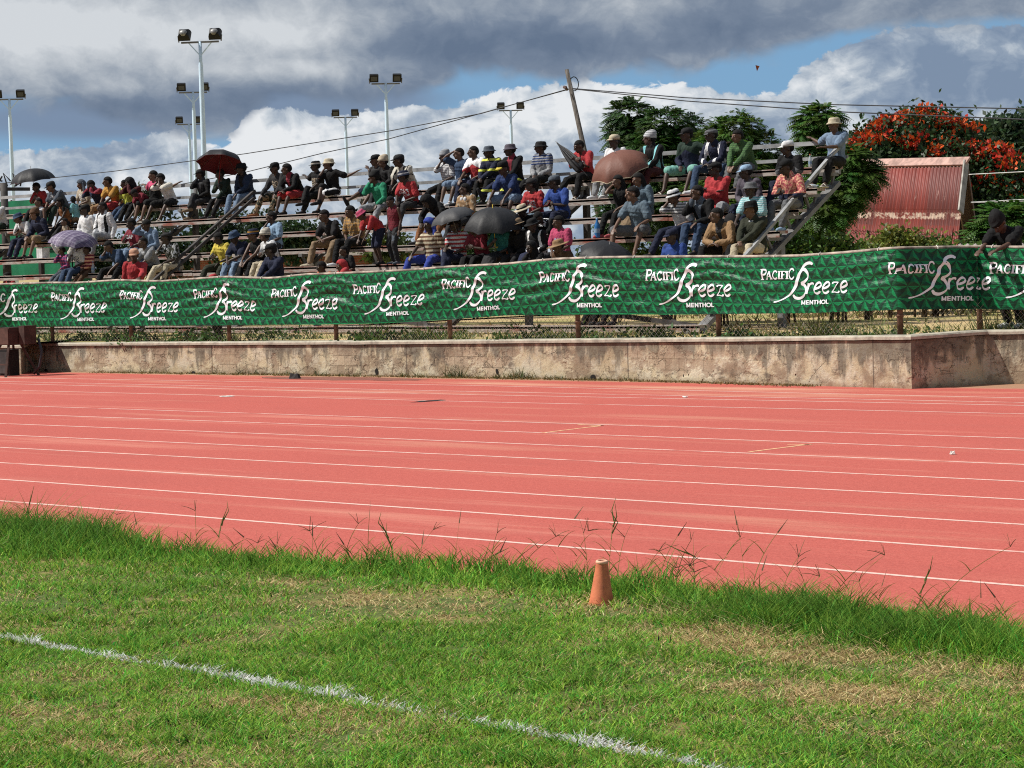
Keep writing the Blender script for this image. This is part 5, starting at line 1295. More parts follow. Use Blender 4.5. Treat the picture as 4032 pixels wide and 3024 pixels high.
def person_parts(root_loc, rz, label, sex='m', top='white', tp=None, t2='white', sl='short', bot='black', bp=None, b2='white', lg='long', shoe='char', hat=None, hc='black', hb=None, arms=('clasp','clasp'), legs='std', lean=25, side=0, hp=8, hy=15, s=.93, pose='sit', skin=None, fz=-.427, fy=-.58, hair='short', jacket=None, twist=0, group='spectators on the stand', hunch=1.0):
    sk = SKINS[skin if skin is not None else random.choice([0,0,1,1,2,3])]
    V = Vector; u = s
    if pose == 'sit': pel = V((0, .02, .095*u))
    else: pel = V((0, 0, .90*u))
    l = D2R(lean); sd = D2R(side); tw = D2R(-twist)
    def sdir(a): return V((math.sin(sd), -math.sin(a), math.cos(a)*math.cos(sd))).normalized()
    waist = pel+sdir(l*.55)*.17*u; chest = waist+sdir(l*1.0)*.19*u; neckb = chest+sdir(l*1.12*hunch)*.15*u
    X = V((math.cos(tw), math.sin(tw), 0)); 
    up_ = (neckb-waist).normalized(); X = (X-up_*X.dot(up_)).normalized(); Fw = X.cross(up_)*1.0   # forward
    if Fw.y > 0: Fw = -Fw
    hpit = D2R(hp); hyaw = D2R(-hy)
    hf = V((math.sin(hyaw)*math.cos(hpit), -math.cos(hyaw)*math.cos(hpit), -math.sin(hpit))); hx = V((math.cos(hyaw), math.sin(hyaw), 0)); hu = hx.cross(hf)*1.0
    if hu.z < 0: hu = -hu
    HM = Matrix((hx, -hf, hu)).transposed()       # head axes: x side, y back, z up
    head = neckb+sdir(l*.75)*.070*u+hu*.078*u+hf*.035*u; hs = .93+.07*(s < .8)
    k_ = max(u, .80)*1.07                                # children have relatively larger heads
    shL = neckb-up_*.060*u-X*.185*u; shR = neckb-up_*.060*u+X*.185*u
    Pb, Ps, Pt = MB(), MB(), MB()
    # torso
    fem = sex == 'f'
    tor = [(pel-V((0,0,.075*u)), .150, .115), (pel, .165, .125), (waist, .142, .108), (chest-up_*.03*u, .165, .122), (chest+up_*.06*u, .17, .112), (neckb-up_*.035*u, .13, .085), (neckb+up_*.015*u, .062, .06)]
    def torso(mb, k, a=0, z=None, extra=0.0):
        rings = []
        for c, rx, ry in tor[a:z]: rings.append(ering(c, X, -Fw, (rx*k+extra)*u, (ry*k+extra)*u))
        mb.loft(rings)
    torso(Pb, .88)
    # head
    Pb.tube([neckb-up_*.05*u, neckb+(head-neckb)*.62], [.064*k_, .055*k_], 10, cap='round')
    H = lambda x, y, z: head+HM @ V((x*k_, y*k_, z*k_))
    Pb.ell(H(0, .012, .025), (.077*k_, .098*k_, .095*k_), HM, 16, 12); Pb.ell(H(0, -.022, -.045), (.058*k_, .066*k_, .072*k_), HM, 14, 10)
    Pb.tube([H(0, -.092, .02), H(0, -.112, -.022)], [.012*k_, .021*k_], 8, cap='round'); Pb.ell(H(0, -.088, -.062), (.026*k_, .014*k_, .013*k_), HM, 10, 6)
    Pb.tube([H(-.045, -.078, .035), H(.045, -.078, .035)], [.015*k_]*2, 8, cap='round'); Pb.ell(H(0, -.068, -.098), (.026*k_, .02*k_, .018*k_), HM, 10, 6)
    for sg in (-1, 1): Pb.ell(H(sg*.080, .012, -.008), (.014*k_, .024*k_, .034*k_), HM, 8, 6)
    # legs
    hipw = .088*u; hips = [pel+V((-hipw, -.01, -.005)), pel+V((hipw, -.01, -.005))]
    tl, sl_ = .43*u, .42*u
    if pose == 'sit':
        gap = dict(std=.13, wide=.26, close=.09, out=.16, cross=.12, back=.14).get(legs, .13)
        ank = [V((-gap*u, fy, fz+.085*u)), V((gap*u, fy, fz+.085*u))]
        if legs == 'out': ank[0] = V((-.34*u, -.80*u, fz+.22)); ank[1] = V((.10*u, fy-.1, fz+.085))
        if legs == 'back': ank = [V((-gap*u, fy+.18, fz+.085*u)), V((gap*u, fy+.16, fz+.085*u))]
        if legs == 'cross': ank[0] = V((.12*u, fy-.02, fz+.30)); ank[1] = V((.08*u, fy, fz+.085*u))
        if legs == 'split': ank[0] = V((-.30*u, fy-.05, fz+.085)); ank[1] = V((.14*u, fy+.05, fz+.085))
        poles = [V((-.25, -1, 1.3)), V((.25, -1, 1.3))]
        if legs == 'wide': poles = [V((-.9, -1, 1.0)), V((.9, -1, 1.0))]
        if legs == 'cross': poles = [V((.1, -1, 1.4)), V((.25, -1, 1.0))]
    else:
        ank = [V((-.10*u, .02, .085*u)), V((.11*u, -.03, .085*u))]; poles = [V((-.1, -1, .0)), V((.1, -1, .0))]
    knees = []
    for i in (0, 1):
        kn, ak = ik(hips[i], ank[i], tl, sl_, poles[i]); knees.append(kn); ank[i] = ak
    thr = (.088, .060, .052); lsh = lg == 'short'
    kb = .80 if not lsh else 1.0
    for i in (0, 1):
        h0, kn, ak = hips[i], knees[i], ank[i]
        Pb.tube([h0, h0.lerp(kn, .5), kn, kn.lerp(ak, .32), kn.lerp(ak, .75), ak], [.080*u*kb, .070*u*kb, .054*u*kb, .054*u*kb, .038*u, .036*u], 10, cap='round')
        fd = V((kn.x-h0.x, kn.y-h0.y, 0)); fd = fd.normalized() if fd.length > .05 else V((0, -1, 0))
        if pose != 'sit': fd = V((-.2 if i == 0 else .2, -1, 0)).normalized()
        if legs in ('out',) and i == 0: fd = V((-.1, -.5, .85)).normalized()
        if legs == 'cross' and i == 0: fd = V((-.4, -.8, -.1)).normalized()
        heel = ak+V((0, 0, -.055*u))-fd*.05*u; toe = heel+fd*.225*u+(V((0,0,-.012)) if fd.z < .5 else V((0,0,0)))
        Pb.tube([ak, heel*.5+toe*.5+V((0,0,.012)), toe-fd*.03], [.034*u, .033*u, .024*u], 8, cap='round')
        if lsh:
            e = h0.lerp(kn, .93); Pt.tube([h0, h0.lerp(kn, .5), e], [.112*u, .106*u, .104*u], 12, cap='round')
        elif lg == 'skirt': pass
        else: Pt.tube([h0, h0.lerp(kn, .5), kn, kn.lerp(ak, .4), ak.lerp(kn, .06)], [.106*u, .098*u, .082*u, .078*u, .070*u], 12, cap='round')
        sh = MB(); sh.tube([heel+V((0,0,.006)), (heel+toe)/2+V((0,0,.004)), toe], [.047*u, .047*u, .036*u], 10, cap='round', flat=.92)
        if shoe == 'sandal': sh = MB(); sh.tube([heel-V((0,0,.03)), toe-V((0,0,.016))], [.042*u, .042*u], 8, cap='round', flat=.4); sh.tube([(heel*.35+toe*.65)-X*.045*u, (heel*.35+toe*.65)+V((0,0,.035)), (heel*.35+toe*.65)+X*.045*u], .014*u, 6, cap='round')
        elif shoe != 'bare': sh.tube([heel+V((0,0,.01)), ak+V((0,0,-.005))], [.044*u, .042*u], 10, cap='round')
        if i == 0: shoes = [sh]
        else: shoes.append(sh)
    if lg == 'skirt':
        kc = (knees[0]+knees[1])/2; ac = (ank[0]+ank[1])/2
        Pt.tube([pel, (pel+kc)/2, kc+V((0,-.02,.0)), kc.lerp(ac, .75)], [.17*u, .175*u, .17*u, .2*u], 14, cap='round', flat=.8)
    for c0, c1 in ((pel-V((0,0,.02*u)), waist-up_*.06*u),): Pt.tube([c0-X*.02, c1], [.155*u, .150*u], 14, cap='round', flat=.82, side=X)
    for i in (0, 1): Pt.ell(hips[i]+V((0, .03*u, -.01)), (.105*u, .11*u, .095*u))
    # arms
    kneeC = (knees[0]+knees[1])/2; wr = []
    for i, sg in ((0, -1), (1, 1)):
        S0 = (shL, shR)[i]; a = arms[i]; kn = knees[i]; pole = V((sg*.6, .35, -1))
        if isinstance(a, tuple): T = V(a)*u if pose == 'sit' else V(a); 
        elif a == 'knee': T = kn+V((-sg*.03, -.02, .075))*u
        elif a == 'hang': T = kn+V((-sg*.10, -.14, .0))*u; pole = V((sg*.8, -.1, -1))
        elif a == 'clasp': T = V((sg*.028*u, kneeC.y-.05*u, max(kneeC.z+.09*u, .10))); pole = V((sg*1., -.05, -.8))
        elif a == 'chin': T = head+hf*.105*u-hu*.115*u+X*(-sg*.0); pole = V((sg*.35, -.5, -1))
        elif a == 'cheek': T = head+hf*.07*u-hu*.05*u+hx*sg*.075*u; pole = V((sg*.4, -.6, -1))
        elif a == 'brow': T = head+hf*.12*u+hu*.045*u+hx*sg*.05*u; pole = V((sg*.9, -.7, -.3))
        elif a == 'lap': T = V((sg*.07*u, -.25*u, .17*u)); pole = V((sg*.9, .5, -.6))
        elif a == 'cross': T = chest+Fw*.19*u-up_*.06*u-X*sg*.09*u+up_*(.03*u if i else -.02*u); pole = V((sg*1., -.2, -1))
        elif a == 'rail': T = S0+V((sg*.46, .20, .0))*u; pole = V((0, .2, -1))
        elif a == 'railhalf': T = S0+V((sg*.36, .24, .04))*u; pole = V((sg*.2, .4, -1))
        elif a == 'hold': T = V((sg*.03*u, -.30*u, .40*u)); pole = V((sg*.8, -.1, -1))
        elif a == 'phone': T = V((sg*.045*u, -.33*u, .30*u)); pole = V((sg*.8, 0, -1))
        elif a == 'seat': T = V((sg*.27*u, .0, .045)); pole = V((sg*.5, 1, 0))
        elif a == 'down': T = S0+V((sg*.05, -.04, -.52))*u; pole = V((sg*.3, 1, 0))
        else: T = kn
        el, T = ik(S0, T, .285*u, .255*u, pole)
        fd = (T-el).normalized(); ud = (el-S0).normalized()
        Pb.tube([S0, S0.lerp(el, .5), el, el.lerp(T, .35), T-fd*.01], [.048*u, .043*u, .036*u, .036*u, .025*u], 10, cap='round')
        # hand: palm, four fingers of different length, thumb off the side of the palm
        hd = fd.copy()
        if a in ('knee', 'lap', 'hang', 'seat'): hd = (fd+V((0, -.25, -.55))).normalized()
        elif a in ('chin', 'cheek'): hd = (fd*.5+hu*.6+hf*-.35).normalized()
        elif a in ('clasp',): hd = (fd+V((-sg*.6, -.2, -.1))).normalized()
        hx_ = hd.cross(V((0, 0, 1))); hx_ = hx_.normalized() if hx_.length > .1 else V((1, 0, 0)); hn = hx_.cross(hd).normalized()
        if a in ('hold', 'phone'): hx_, hn = hn, hx_
        HMx = Matrix((hx_, hd, hn)).transposed(); pc = T+hd*.045*u
        Pb.ell(pc, (.042*u, .054*u, .019*u), HMx, 12, 8)
        curl = .9 if a in ('hold', 'clasp', 'phone') else .38
        for fi, (ox, fl) in enumerate(((-.031, .070), (-.0105, .080), (.0105, .076), (.031, .060))):
            b0 = pc+hx_*ox*u+hd*.045*u; m1 = b0+(hd-hn*curl*.35).normalized()*fl*.5*u; e1 = m1+(hd-hn*curl*1.3).normalized()*fl*.5*u
            Pb.tube([b0-hd*.012*u, m1, e1], [.0112*u, .0105*u, .0085*u], 7, cap='round')
        tb = pc-hx_*sg*-1*.036*u-hd*.012*u; td = (hx_*sg*-1*-.75+hd*.75-hn*.25).normalized()
        Pb.tube([tb, tb+td*.034*u, tb+(td+hd*.5).normalized()*.062*u], [.0135*u, .012*u, .0095*u], 7, cap='round')
        wr.append((el, T))
        # sleeve
        if sl == 'long': Ps.tube([S0-ud*.02*u, S0.lerp(el, .5), el, el.lerp(T, .5), T-fd*.015*u], [.082*u, .076*u, .069*u, .062*u, .048*u], 12, cap='round')
        elif sl == 'short': Ps.tube([S0-ud*.02*u, S0.lerp(el, .4), S0.lerp(el, .74)], [.082*u, .082*u, .084*u], 12, cap='round')
        else: Ps.ell(S0-X*sg*.045*u-up_*.01*u, (.055*u, .055*u, .05*u))
    # shirt
    torso(Ps, 1.0, 0, 6, .034 if jacket else .026)
    Ps.tube([neckb-up_*.045*u-X*.10*u, neckb-up_*.012*u, neckb-up_*.045*u+X*.10*u], [.062*u, .07*u, .062*u], 10, cap='round')
    if jacket: Ps.tube([neckb-up_*.01*u-Fw*.01*u, neckb+up_*.03*u-Fw*.015*u], [.085*u, .078*u], 12, cap='round')
    me = Pb.mesh('person'); me.materials.append(sk); root = link('person', me); root.location = root_loc; root.rotation_euler = (0, 0, rz)
    tag(root, label, 'person', group); remesh(root, .0135, 2, .5)
    o = Ps.build('jacket' if jacket else ('dress' if lg == 'skirt' and False else 'shirt'), cloth(top, tp, t2), root, world=False); remesh(o, .0165, 4)
    o = Pt.build('skirt' if lg == 'skirt' else ('shorts' if lsh else 'trousers'), cloth(bot, bp, b2), root, world=False); remesh(o, .0165, 4)
    if shoe != 'bare':
        for sh in shoes: o = sh.build('shoe', cloth({'sandal': 'offw'}.get(shoe, shoe)), root, True, world=False)
    # face
    for sg in (-1, 1):
        e = MB(); e.ell(H(sg*.033, -.083, .016), (.0135*k_, .008*k_, .0075*k_), HM, 8, 6, 0); e.ell(H(sg*.033, -.0895, .016), (.0065*k_, .004*k_, .0065*k_), HM, 8, 6, 1); e.build('eye', [M_EYEW, M_HAIR], root, True, world=False)
    e = MB(); e.ell(H(0, -.096, -.060), (.024*k_, .008*k_, .009*k_), HM, 10, 6); e.build('lips', M_LIP, root, True, world=False)
    # hair
    hb_ = MB()
    if hair == 'short' or hair == 'shaved':
        g = .004 if hair == 'shaved' else .012
        Mh = HM @ Matrix.Rotation(D2R(-16), 3, 'X')
        hb_.ell(H(0, .016, .026), ((.079+g)*k_, (.100+g)*k_, (.097+g)*k_), Mh, 16, 8, 0, .12, 1.0); hb_.ell(H(0, .05, .012), ((.076+g*.5)*k_, (.068+g)*k_, (.075)*k_), HM, 14, 8)
    elif hair == 'long':
        hb_.ell(H(0, .016, .03), (.095*k_, .112*k_, .108*k_), HM @ Matrix.Rotation(D2R(-20), 3, 'X'), 16, 8, 0, .05, 1.0)
        for a_ in np.linspace(-.4, math.pi+.4, 12): hb_.tube([H(.075*math.cos(a_), .06+.05*math.sin(a_), .02), H(.09*math.cos(a_), .07+.06*math.sin(a_), -.10), H(.085*math.cos(a_), .06+.06*math.sin(a_), -.25)], [.024*k_, .022*k_, .01*k_], 6, cap='round')
    elif hair == 'afro':
        hb_.ell(H(0, .02, .04), (.105*k_, .115*k_, .11*k_), HM @ Matrix.Rotation(D2R(-18), 3, 'X'), 16, 10, 0, -.05, 1.0)
    if hb_.v: o = hb_.build('hair', M_HAIR, root, True, world=False); 
    # headgear
    if hat:
        mb = MB(); R2 = .106*k_; q = lambda x, y, z: H(x, y, z)
        def ringh(rx, ry, y, z, tilt=0.0, n=24): return [q(rx*math.cos(a), y+ry*math.sin(a), z+tilt*math.sin(a)*-1) for a in np.linspace(0, 2*math.pi, n, endpoint=False)]
        if hat in ('cap', 'flatcap', 'snapback', 'backcap'):
            dom = [(.092, .114, .012, .040), (.094, .116, .014, .075), (.084, .104, .018, .112), (.055, .07, .022, .137), (.01, .012, .024, .144)]
            if hat == 'flatcap': dom = [(.093, .115, .012, .040), (.100, .122, .006, .062), (.094, .116, .010, .094), (.05, .07, .02, .112), (.01, .01, .02, .114)]
            if hat == 'snapback': dom = [(.092, .114, .012, .040), (.094, .116, .013, .085), (.088, .108, .015, .128), (.060, .078, .018, .145), (.01, .012, .02, .148)]
            mb.loft([ringh(*d_) for d_ in dom])
            sg = -1 if hat != 'backcap' else 1; top_, bot_ = [], []; n = 13
            for k in range(n):
                a = math.pi*(k/(n-1)); cx, sy = math.cos(a), math.sin(a)
                ln = .088 if hat != 'flatcap' else .055
                top_.append((cx*.080, .005+sg*(.095), .046+.012*sy)); bot_.append((cx*.078, .005+sg*(.088+ln*sy), .042-.012*sy-.010*cx*cx))
            vs = [q(*p) for p in top_]+[q(*p) for p in bot_]+[q(p[0], p[1], p[2]-.007) for p in top_]+[q(p[0], p[1], p[2]-.007) for p in bot_]
            br = MB(); br.add(vs, [(k, k+1, n+k+1, n+k) for k in range(n-1)]+[(2*n+k, 3*n+k, 3*n+k+1, 2*n+k+1) for k in range(n-1)]+[(n+k, n+k+1, 3*n+k+1, 3*n+k) for k in range(n-1)])
            o = mb.build('cap', cloth(hc), root, True, world=False); br.build('brim', cloth(hb or hc), o, True, world=False)
        elif hat in ('bucket', 'sunhat', 'fedora', 'boonie'):
            fl = {'bucket': (.040, -.030), 'sunhat': (.125, -.02), 'fedora': (.075, .004), 'boonie': (.062, -.012)}[hat]
            hgt = {'bucket': .125, 'sunhat': .13, 'fedora': .145, 'boonie': .125}[hat]
            rg = [ringh(.094+fl[0], .116+fl[0], .012, .048+fl[1]), ringh(.094+fl[0]*.45, .116+fl[0]*.45, .012, .048+fl[1]*.35), ringh(.094, .116, .012, .050), ringh(.090, .112, .014, .09), ringh(.078, .098, .016, hgt-.006), ringh(.06, .078, .016, hgt+.004), ringh(.01, .012, .016, hgt-(.02 if hat == 'fedora' else -.006))]
            mb.loft(rg); o = mb.build('hat', cloth(hc), root, True, world=False)
            if hb: b2_ = MB(); b2_.loft([ringh(.0965, .1185, .012, .054), ringh(.0955, .1175, .013, .082)], cap=False); b2_.build('hat_band', cloth(hb), o, True, world=False)
        elif hat == 'beanie':
            mb.loft([ringh(.093, .115, .012, .018, .015), ringh(.099, .12, .012, .03, .015), ringh(.099, .12, .014, .065, .015), ringh(.095, .116, .018, .075), ringh(.086, .106, .03, .12), ringh(.055, .075, .045, .155), ringh(.01, .02, .05, .168)])
            o = mb.build('beanie', cloth(hc, 'finestripe' if hb else None, hb or 'white'), root, True, world=False)
        elif hat == 'hood':
            Mh = HM @ Matrix.Rotation(D2R(58), 3, 'X')
            mb.ell(q(0, .02, .02), (.112*k_, .135*k_, .125*k_), HM @ Matrix.Rotation(D2R(-62), 3, 'X'), 18, 12, 0, -.42, 1.0); mb.tube([q(0, .05, -.05), neckb-up_*.03*u], [.105*k_, .11*k_], 14, cap='round')
            mb.build('hood', cloth(hc), root, True, world=False)
        elif hat == 'drape':
            mb.ell(q(0, .02, .04), (.118*k_, .138*k_, .115*k_), HM @ Matrix.Rotation(D2R(-35), 3, 'X'), 18, 12, 0, -.3, 1.0)
            for sg in (-1, 1): mb.tube([q(sg*.09, .02, .03), q(sg*.12, .03, -.12), q(sg*.13, .02, -.24)], [.05*k_, .055*k_, .05*k_], 10, cap='round', flat=.6)
            mb.build('head_scarf', cloth(hc), root, True, world=False)
    return root, dict(head=head, neck=neckb, chest=chest, fw=Fw, up=up_, X=X, wr=wr, knees=knees)
def seat_u(row, px, dz=0):
    lo, hi = -75.0, -10.0
    for _ in range(50):
        m_ = (lo+hi)/2
        if proj((m_, RV(row), RZ(row)+.1))[0] < px: lo = m_
        else: hi = m_
    return (lo+hi)/2
PEOPLE = {}
def P(key, row, px, label, yaw=0, dv=0, dz=0, **kw):
    u = seat_u(row, px); kw.setdefault('fz', -.427 if row < 8 else -.17); kw.setdefault('fy', -.60)
    kw['s'] = kw.get('s', .93)*1.045; loc = Vector((u, RV(row)+dv, RZ(row)+dz)); rt, j = person_parts(loc, D2R(-yaw), label, **kw)
    PEOPLE[key] = (rt, j, loc); return rt
def STAND(key, px, py_foot_z, v, label, yaw=0, **kw):
    lo, hi = -75.0, 0.0
    for _ in range(50):
        m_ = (lo+hi)/2
        if proj((m_, v, py_foot_z+.9))[0] < px: lo = m_
        else: hi = m_
    loc = Vector((lo, v, py_foot_z)); kw.setdefault('arms', ('down', 'down')); kw.setdefault('lean', 3); rt, j = person_parts(loc, D2R(-yaw), label, pose='stand', **kw); PEOPLE[key] = (rt, j, loc); return rt
# ---------------------------------------------------------------- the crowd, row by row, left to right
CL = ('clasp', 'clasp'); KN = ('knee', 'knee'); HG = ('hang', 'hang'); LP = ('lap', 'lap'); CH = ('cheek', 'cheek'); CR = ('cross', 'cross')
# row 1 (top)
P('redumb', 1, 172, 'man in red t-shirt and dark trousers holding the black umbrella at the far left', top='red', tp='graphic', bot='black', arms=('hold', 'lap'), lean=22, hp=18, hy=10, skin=3)
P('gcap', 1, 250, 'man in grey t-shirt and grey cap leaning forward beside the black umbrella', top='slate', tp='graphic', bot='dgreen', hat='cap', hc='char', arms=HG, lean=40, hp=18, hy=35, s=1.0, skin=2)
P('denimhood', 1, 338, 'girl with a denim jacket draped over her head and beige top on the top row', sex='f', top='beige', tp='graphic', bot='char', hat='drape', hc='slate', arms=LP, lean=12, hp=10, hy=25, s=.88, skin=2)
P('cyan', 2, 300, 'small child in bright cyan shirt turned away below the draped girl', top='cyan', bot='khaki', arms=LP, lean=12, hy=60, hp=0, s=.72, dz=.12, yaw=60, skin=3)
P('navyface', 1, 398, 'person in navy striped jacket covering the face with both hands', top='navy', tp='yoke', t2='dred', sl='long', jacket=1, bot='tan', arms=CH, lean=32, hp=28, hy=15, s=.93, skin=0)
P('mustard', 1, 462, 'boy in mustard yellow polo and red shorts with folded arms on his knees', top='mustard', bot='bred', lg='short', arms=HG, lean=32, hp=5, hy=35, s=.98, skin=1, shoe='sandal')
P('neon', 1, 503, 'small boy in neon yellow shirt and jeans beside the dark hooded figure', top='neon', bot='denim', arms=('lap', 'seat'), lean=10, hp=8, hy=20, s=.80, skin=0)
P('hood1', 1, 552, 'hunched figure in dark brown hoodie with the hood up on the top row', top='maroon', sl='long', bot='black', hat='hood', hc='dark', arms=CH, lean=35, hp=20, hy=30, s=.93, skin=3)
P('redjersey', 1, 612, 'grinning boy in dark jersey with red trim, arms spread on the back rail', top='black', tp='yoke', t2='pink', sl='short', bot='black', lg='short', arms=('rail', 'rail'), lean=2, hp=5, hy=20, s=1.0, skin=2, shoe='bare')
P('headdown', 1, 590, 'child bent right over with head down between the hood and the white shirted boy', top='dred', tp='yoke', t2='black', bot='black', lg='short', arms=HG, lean=62, hp=55, hy=10, s=.74, skin=3, shoe='bare', dv=-.1)
P('whitechin', 1, 672, 'boy in white shirt and black shorts holding his face in both hands', top='white', tp='yoke', t2='offw', bot='black', lg='short', arms=CH, lean=32, hp=15, hy=30, s=.97, skin=0, shoe='sandal', legs='wide')
P('capcover', 1, 806, 'man all in black with a cap, jacket pulled up over his mouth and legs crossed', top='black', tp='open', t2='char', sl='long', jacket=1, bot='char', hat='cap', hc='dark', arms=('chin', 'lap'), lean=10, hp=4, hy=45, legs='cross', shoe='khaki', skin=3)
P('redumb2', 1, 893, 'dark clothed man in the shade holding the grey and red umbrella', top='dgreen', tp='graphic', t2='olive', sl='long', bot='black', arms=('hold', 'knee'), lean=20, hp=10, hy=25, skin=3, s=.92)
P('denimjkt', 1, 975, 'big man in denim jacket over a printed black tee beside the red umbrella', top='ddenim', tp='open', t2='black', sl='long', jacket=1, bot='ldenim', bp='worn', b2='denim', hat='bucket', hc='black', arms=('lap', 'knee'), lean=16, hp=6, hy=30, s=1.03, shoe='brown', skin=3)
P('camoleg', 1, 1103, 'man in grey and black printed sweatshirt with ripped camouflage trousers and tan boots', top='char', tp='graphic', t2='beige', sl='long', bot='olive', bp='camo', b2='khaki', hat='cap', hc='black', arms=('knee', 'knee'), lean=14, hp=8, hy=15, s=.97, shoe='rust', legs='wide', skin=0)
P('redshorts', 1, 1172, 'youth in black hoodie and bright red shorts leaning forward', top='black', tp='open', t2='dred', sl='long', jacket=1, bot='bred', lg='short', arms=CL, lean=36, hp=5, hy=40, s=1.0, shoe='dark', skin=0)
P('bandhat', 1, 1253, 'man in black tee and black hat with pale band, arm along rail', top='black', tp='graphic', t2='beige', bot='black', lg='long', hat='boonie', hc='black', hb='offw', arms=('rail', 'knee'), lean=4, hp=4, hy=35, s=.93, skin=3, legs='cross', shoe='dark')
P('whitebucket', 1, 1312, 'man in black tee and cream bucket hat smoking with one leg crossed', top='black', bot='black', bp='sides', lg='short', hat='bucket', hc='cream', arms=('chin', 'rail'), lean=12, hp=0, hy=45, s=.97, skin=1, legs='cross', shoe='dark')
P('darkcap', 1, 1492, 'man in black cap behind the beanie man with his bare leg stretched out left', top='char', bot='navy', lg='short', hat='cap', hc='black', arms=('railhalf', 'lap'), lean=6, hp=4, hy=35, s=.97, legs='out', shoe='dark', skin=1)
P('beigebean', 1, 1540, 'man in dark jacket and beige beanie above the green sweatshirt', top='dark', sl='long', jacket=1, bot='char', hat='beanie', hc='beige', arms=('lap', 'knee'), lean=24, hp=8, hy=40, s=.96, skin=1)
P('stripeback', 1, 1616, 'man in black and white shirt with a dark grey cap leaning over his knees', top='offw', tp='vstripe', t2='black', bot='char', hat='cap', hc='char', arms=HG, lean=38, hp=4, hy=45, s=1.02, skin=0)
P('greybeanie', 1, 1765, 'man in white striped shirt and grey beanie with black trousers', top='white', tp='finestripe', t2='black', sl='short', bot='black', hat='beanie', hc='lgrey', hb='slate', arms=('chin', 'lap'), lean=8, hp=6, hy=30, s=.95, skin=0, legs='split')
P('bluetee', 1, 1822, 'young man in loose slate blue tee shading his brow with his hand', top='denim', bot='ldenim', lg='short', hair='shaved', arms=('brow', 'lap'), lean=8, hp=0, hy=40, s=1.0, skin=1, shoe='white')
P('jersey', 1, 1882, 'grinning man in red football jersey with white sleeves', top='bred', tp='yoke', t2='white', bot='navy', arms=('knee', 'lap'), lean=10, hp=2, hy=40, s=1.02, skin=1, shoe='dark', hair='shaved')
P('hivis', 1, 1950, 'man in navy work suit with yellow reflective bands and denim bucket hat', top='navy', tp='hivis', t2='neon', sl='long', jacket=1, bot='black', hat='bucket', hc='slate', arms=CL, lean=18, hp=4, hy=20, s=1.0, skin=3)
P('greybucket', 1, 2030, 'man in black jacket and grey bucket hat with his arm on the rail', top='black', tp='open', t2='dred', sl='long', jacket=1, bot='navy', bp='hivis', b2='neon', hat='bucket', hc='mauve', arms=('rail', 'knee'), lean=14, hp=4, hy=40, s=1.0, skin=3, legs='out')
P('sweater', 1, 2143, 'man in white sweater with blue stripes and dark bucket hat', top='lgrey', tp='band', t2='dblue', sl='long', bot='black', hat='bucket', hc='dark', arms=LP, lean=8, hp=0, hy=35, s=1.0, skin=0, legs='split')
P('foldumb', 1, 2310, 'man in red tee and black trousers holding a furled black umbrella', top='bred', tp='graphic', bot='black', arms=('hold', 'hold'), lean=18, hp=22, hy=30, s=1.0, skin=0, shoe='sandal', legs='split', hair='shaved')
P('whitetee', 1, 2428, 'man in white tee and beige cap behind the brown umbrella', top='white', bot='lgrey', hat='cap', hc='cream', arms=LP, lean=4, hp=0, hy=10, s=1.02, skin=3, shoe='white')
P('tracksuit', 1, 2580, 'slim man in black and pale blue track top with a patterned grey beanie and sunglasses', top='black', tp='sides', t2='cyan', sl='long', jacket=1, bot='maroon', hat='beanie', hc='lgrey', hb='white', arms=('rail', 'knee'), lean=14, hp=0, hy=60, s=1.04, skin=0)
P('mintshorts', 1, 2722, 'man in navy and green hooded top with mint green shorts and white sandals', top='navy', tp='yoke', t2='dgreen', sl='long', bot='mint', lg='short', hat='cap', hc='dark', arms=('lap', 'rail'), lean=10, hp=2, hy=30, s=1.05, shoe='sandal', legs='wide', skin=0)
P('flatcap', 1, 2838, 'man in navy and white sports jacket and grey flat cap with clasped hands', top='navy', tp='sides', t2='white', sl='long', jacket=1, bot='denim', hat='flatcap', hc='grey', arms=CL, lean=28, hp=4, hy=30, s=1.05, skin=3, legs='wide', shoe='white')
P('greenhood', 1, 2943, 'boy in green striped hoodie and grey jeans hunched on the top row', top='hgreen', tp='finestripe', t2='dgreen', sl='long', jacket=1, bot='grey', arms=HG, lean=32, hp=8, hy=25, s=1.0, skin=2, shoe='dark')
P('topright', 1, 3292, 'man in pale blue denim shirt and cream bucket hat at the top row right end', top='ldenim', bot='black', hat='bucket', hc='cream', arms=('rail', (.02, -.42, .34)), lean=3, hp=2, hy=8, s=1.04, skin=1, shoe='sandal')
# row 2
P('whiteteam', 2, 8, 'man in white and navy shirt cut by the left edge of the picture', top='white', tp='graphic', t2='navy', sl='short', bot='dgreen', arms=('knee', 'hang'), lean=20, hp=6, hy=20, s=1.0, skin=0, hair='shaved')
P('smiler', 2, 165, 'smiling boy in grey vest below the man holding the black umbrella', top='grey', tp='yoke', t2='white', sl='none', bot='dark', arms=LP, lean=10, hp=0, hy=10, s=.86, skin=2)
P('scarf', 2, 292, 'girl in dark head scarf and orange brown top on the second row', sex='f', top='rust', bot='dark', sl='none', hat='drape', hc='black', arms=('knee', 'hang'), lean=24, hp=4, hy=10, s=.82, skin=3, dv=-.25)
P('greensweat', 2, 1503, 'man in bright green sweatshirt, dark beanie and grey jeans with hand at mouth', top='green', sl='long', bot='lgrey', bp='worn', b2='grey', hat='beanie', hc='black', arms=('chin', 'knee'), lean=22, hp=4, hy=45, s=.99, skin=0, legs='wide', shoe='white')
P('rednike', 2, 1622, 'man in red t-shirt with white motif and dark bucket hat', top='bred', tp='graphic', bot='char', hat='bucket', hc='navy', hb='white', arms=('clasp', 'lap'), lean=24, hp=10, hy=40, s=.98, skin=3)
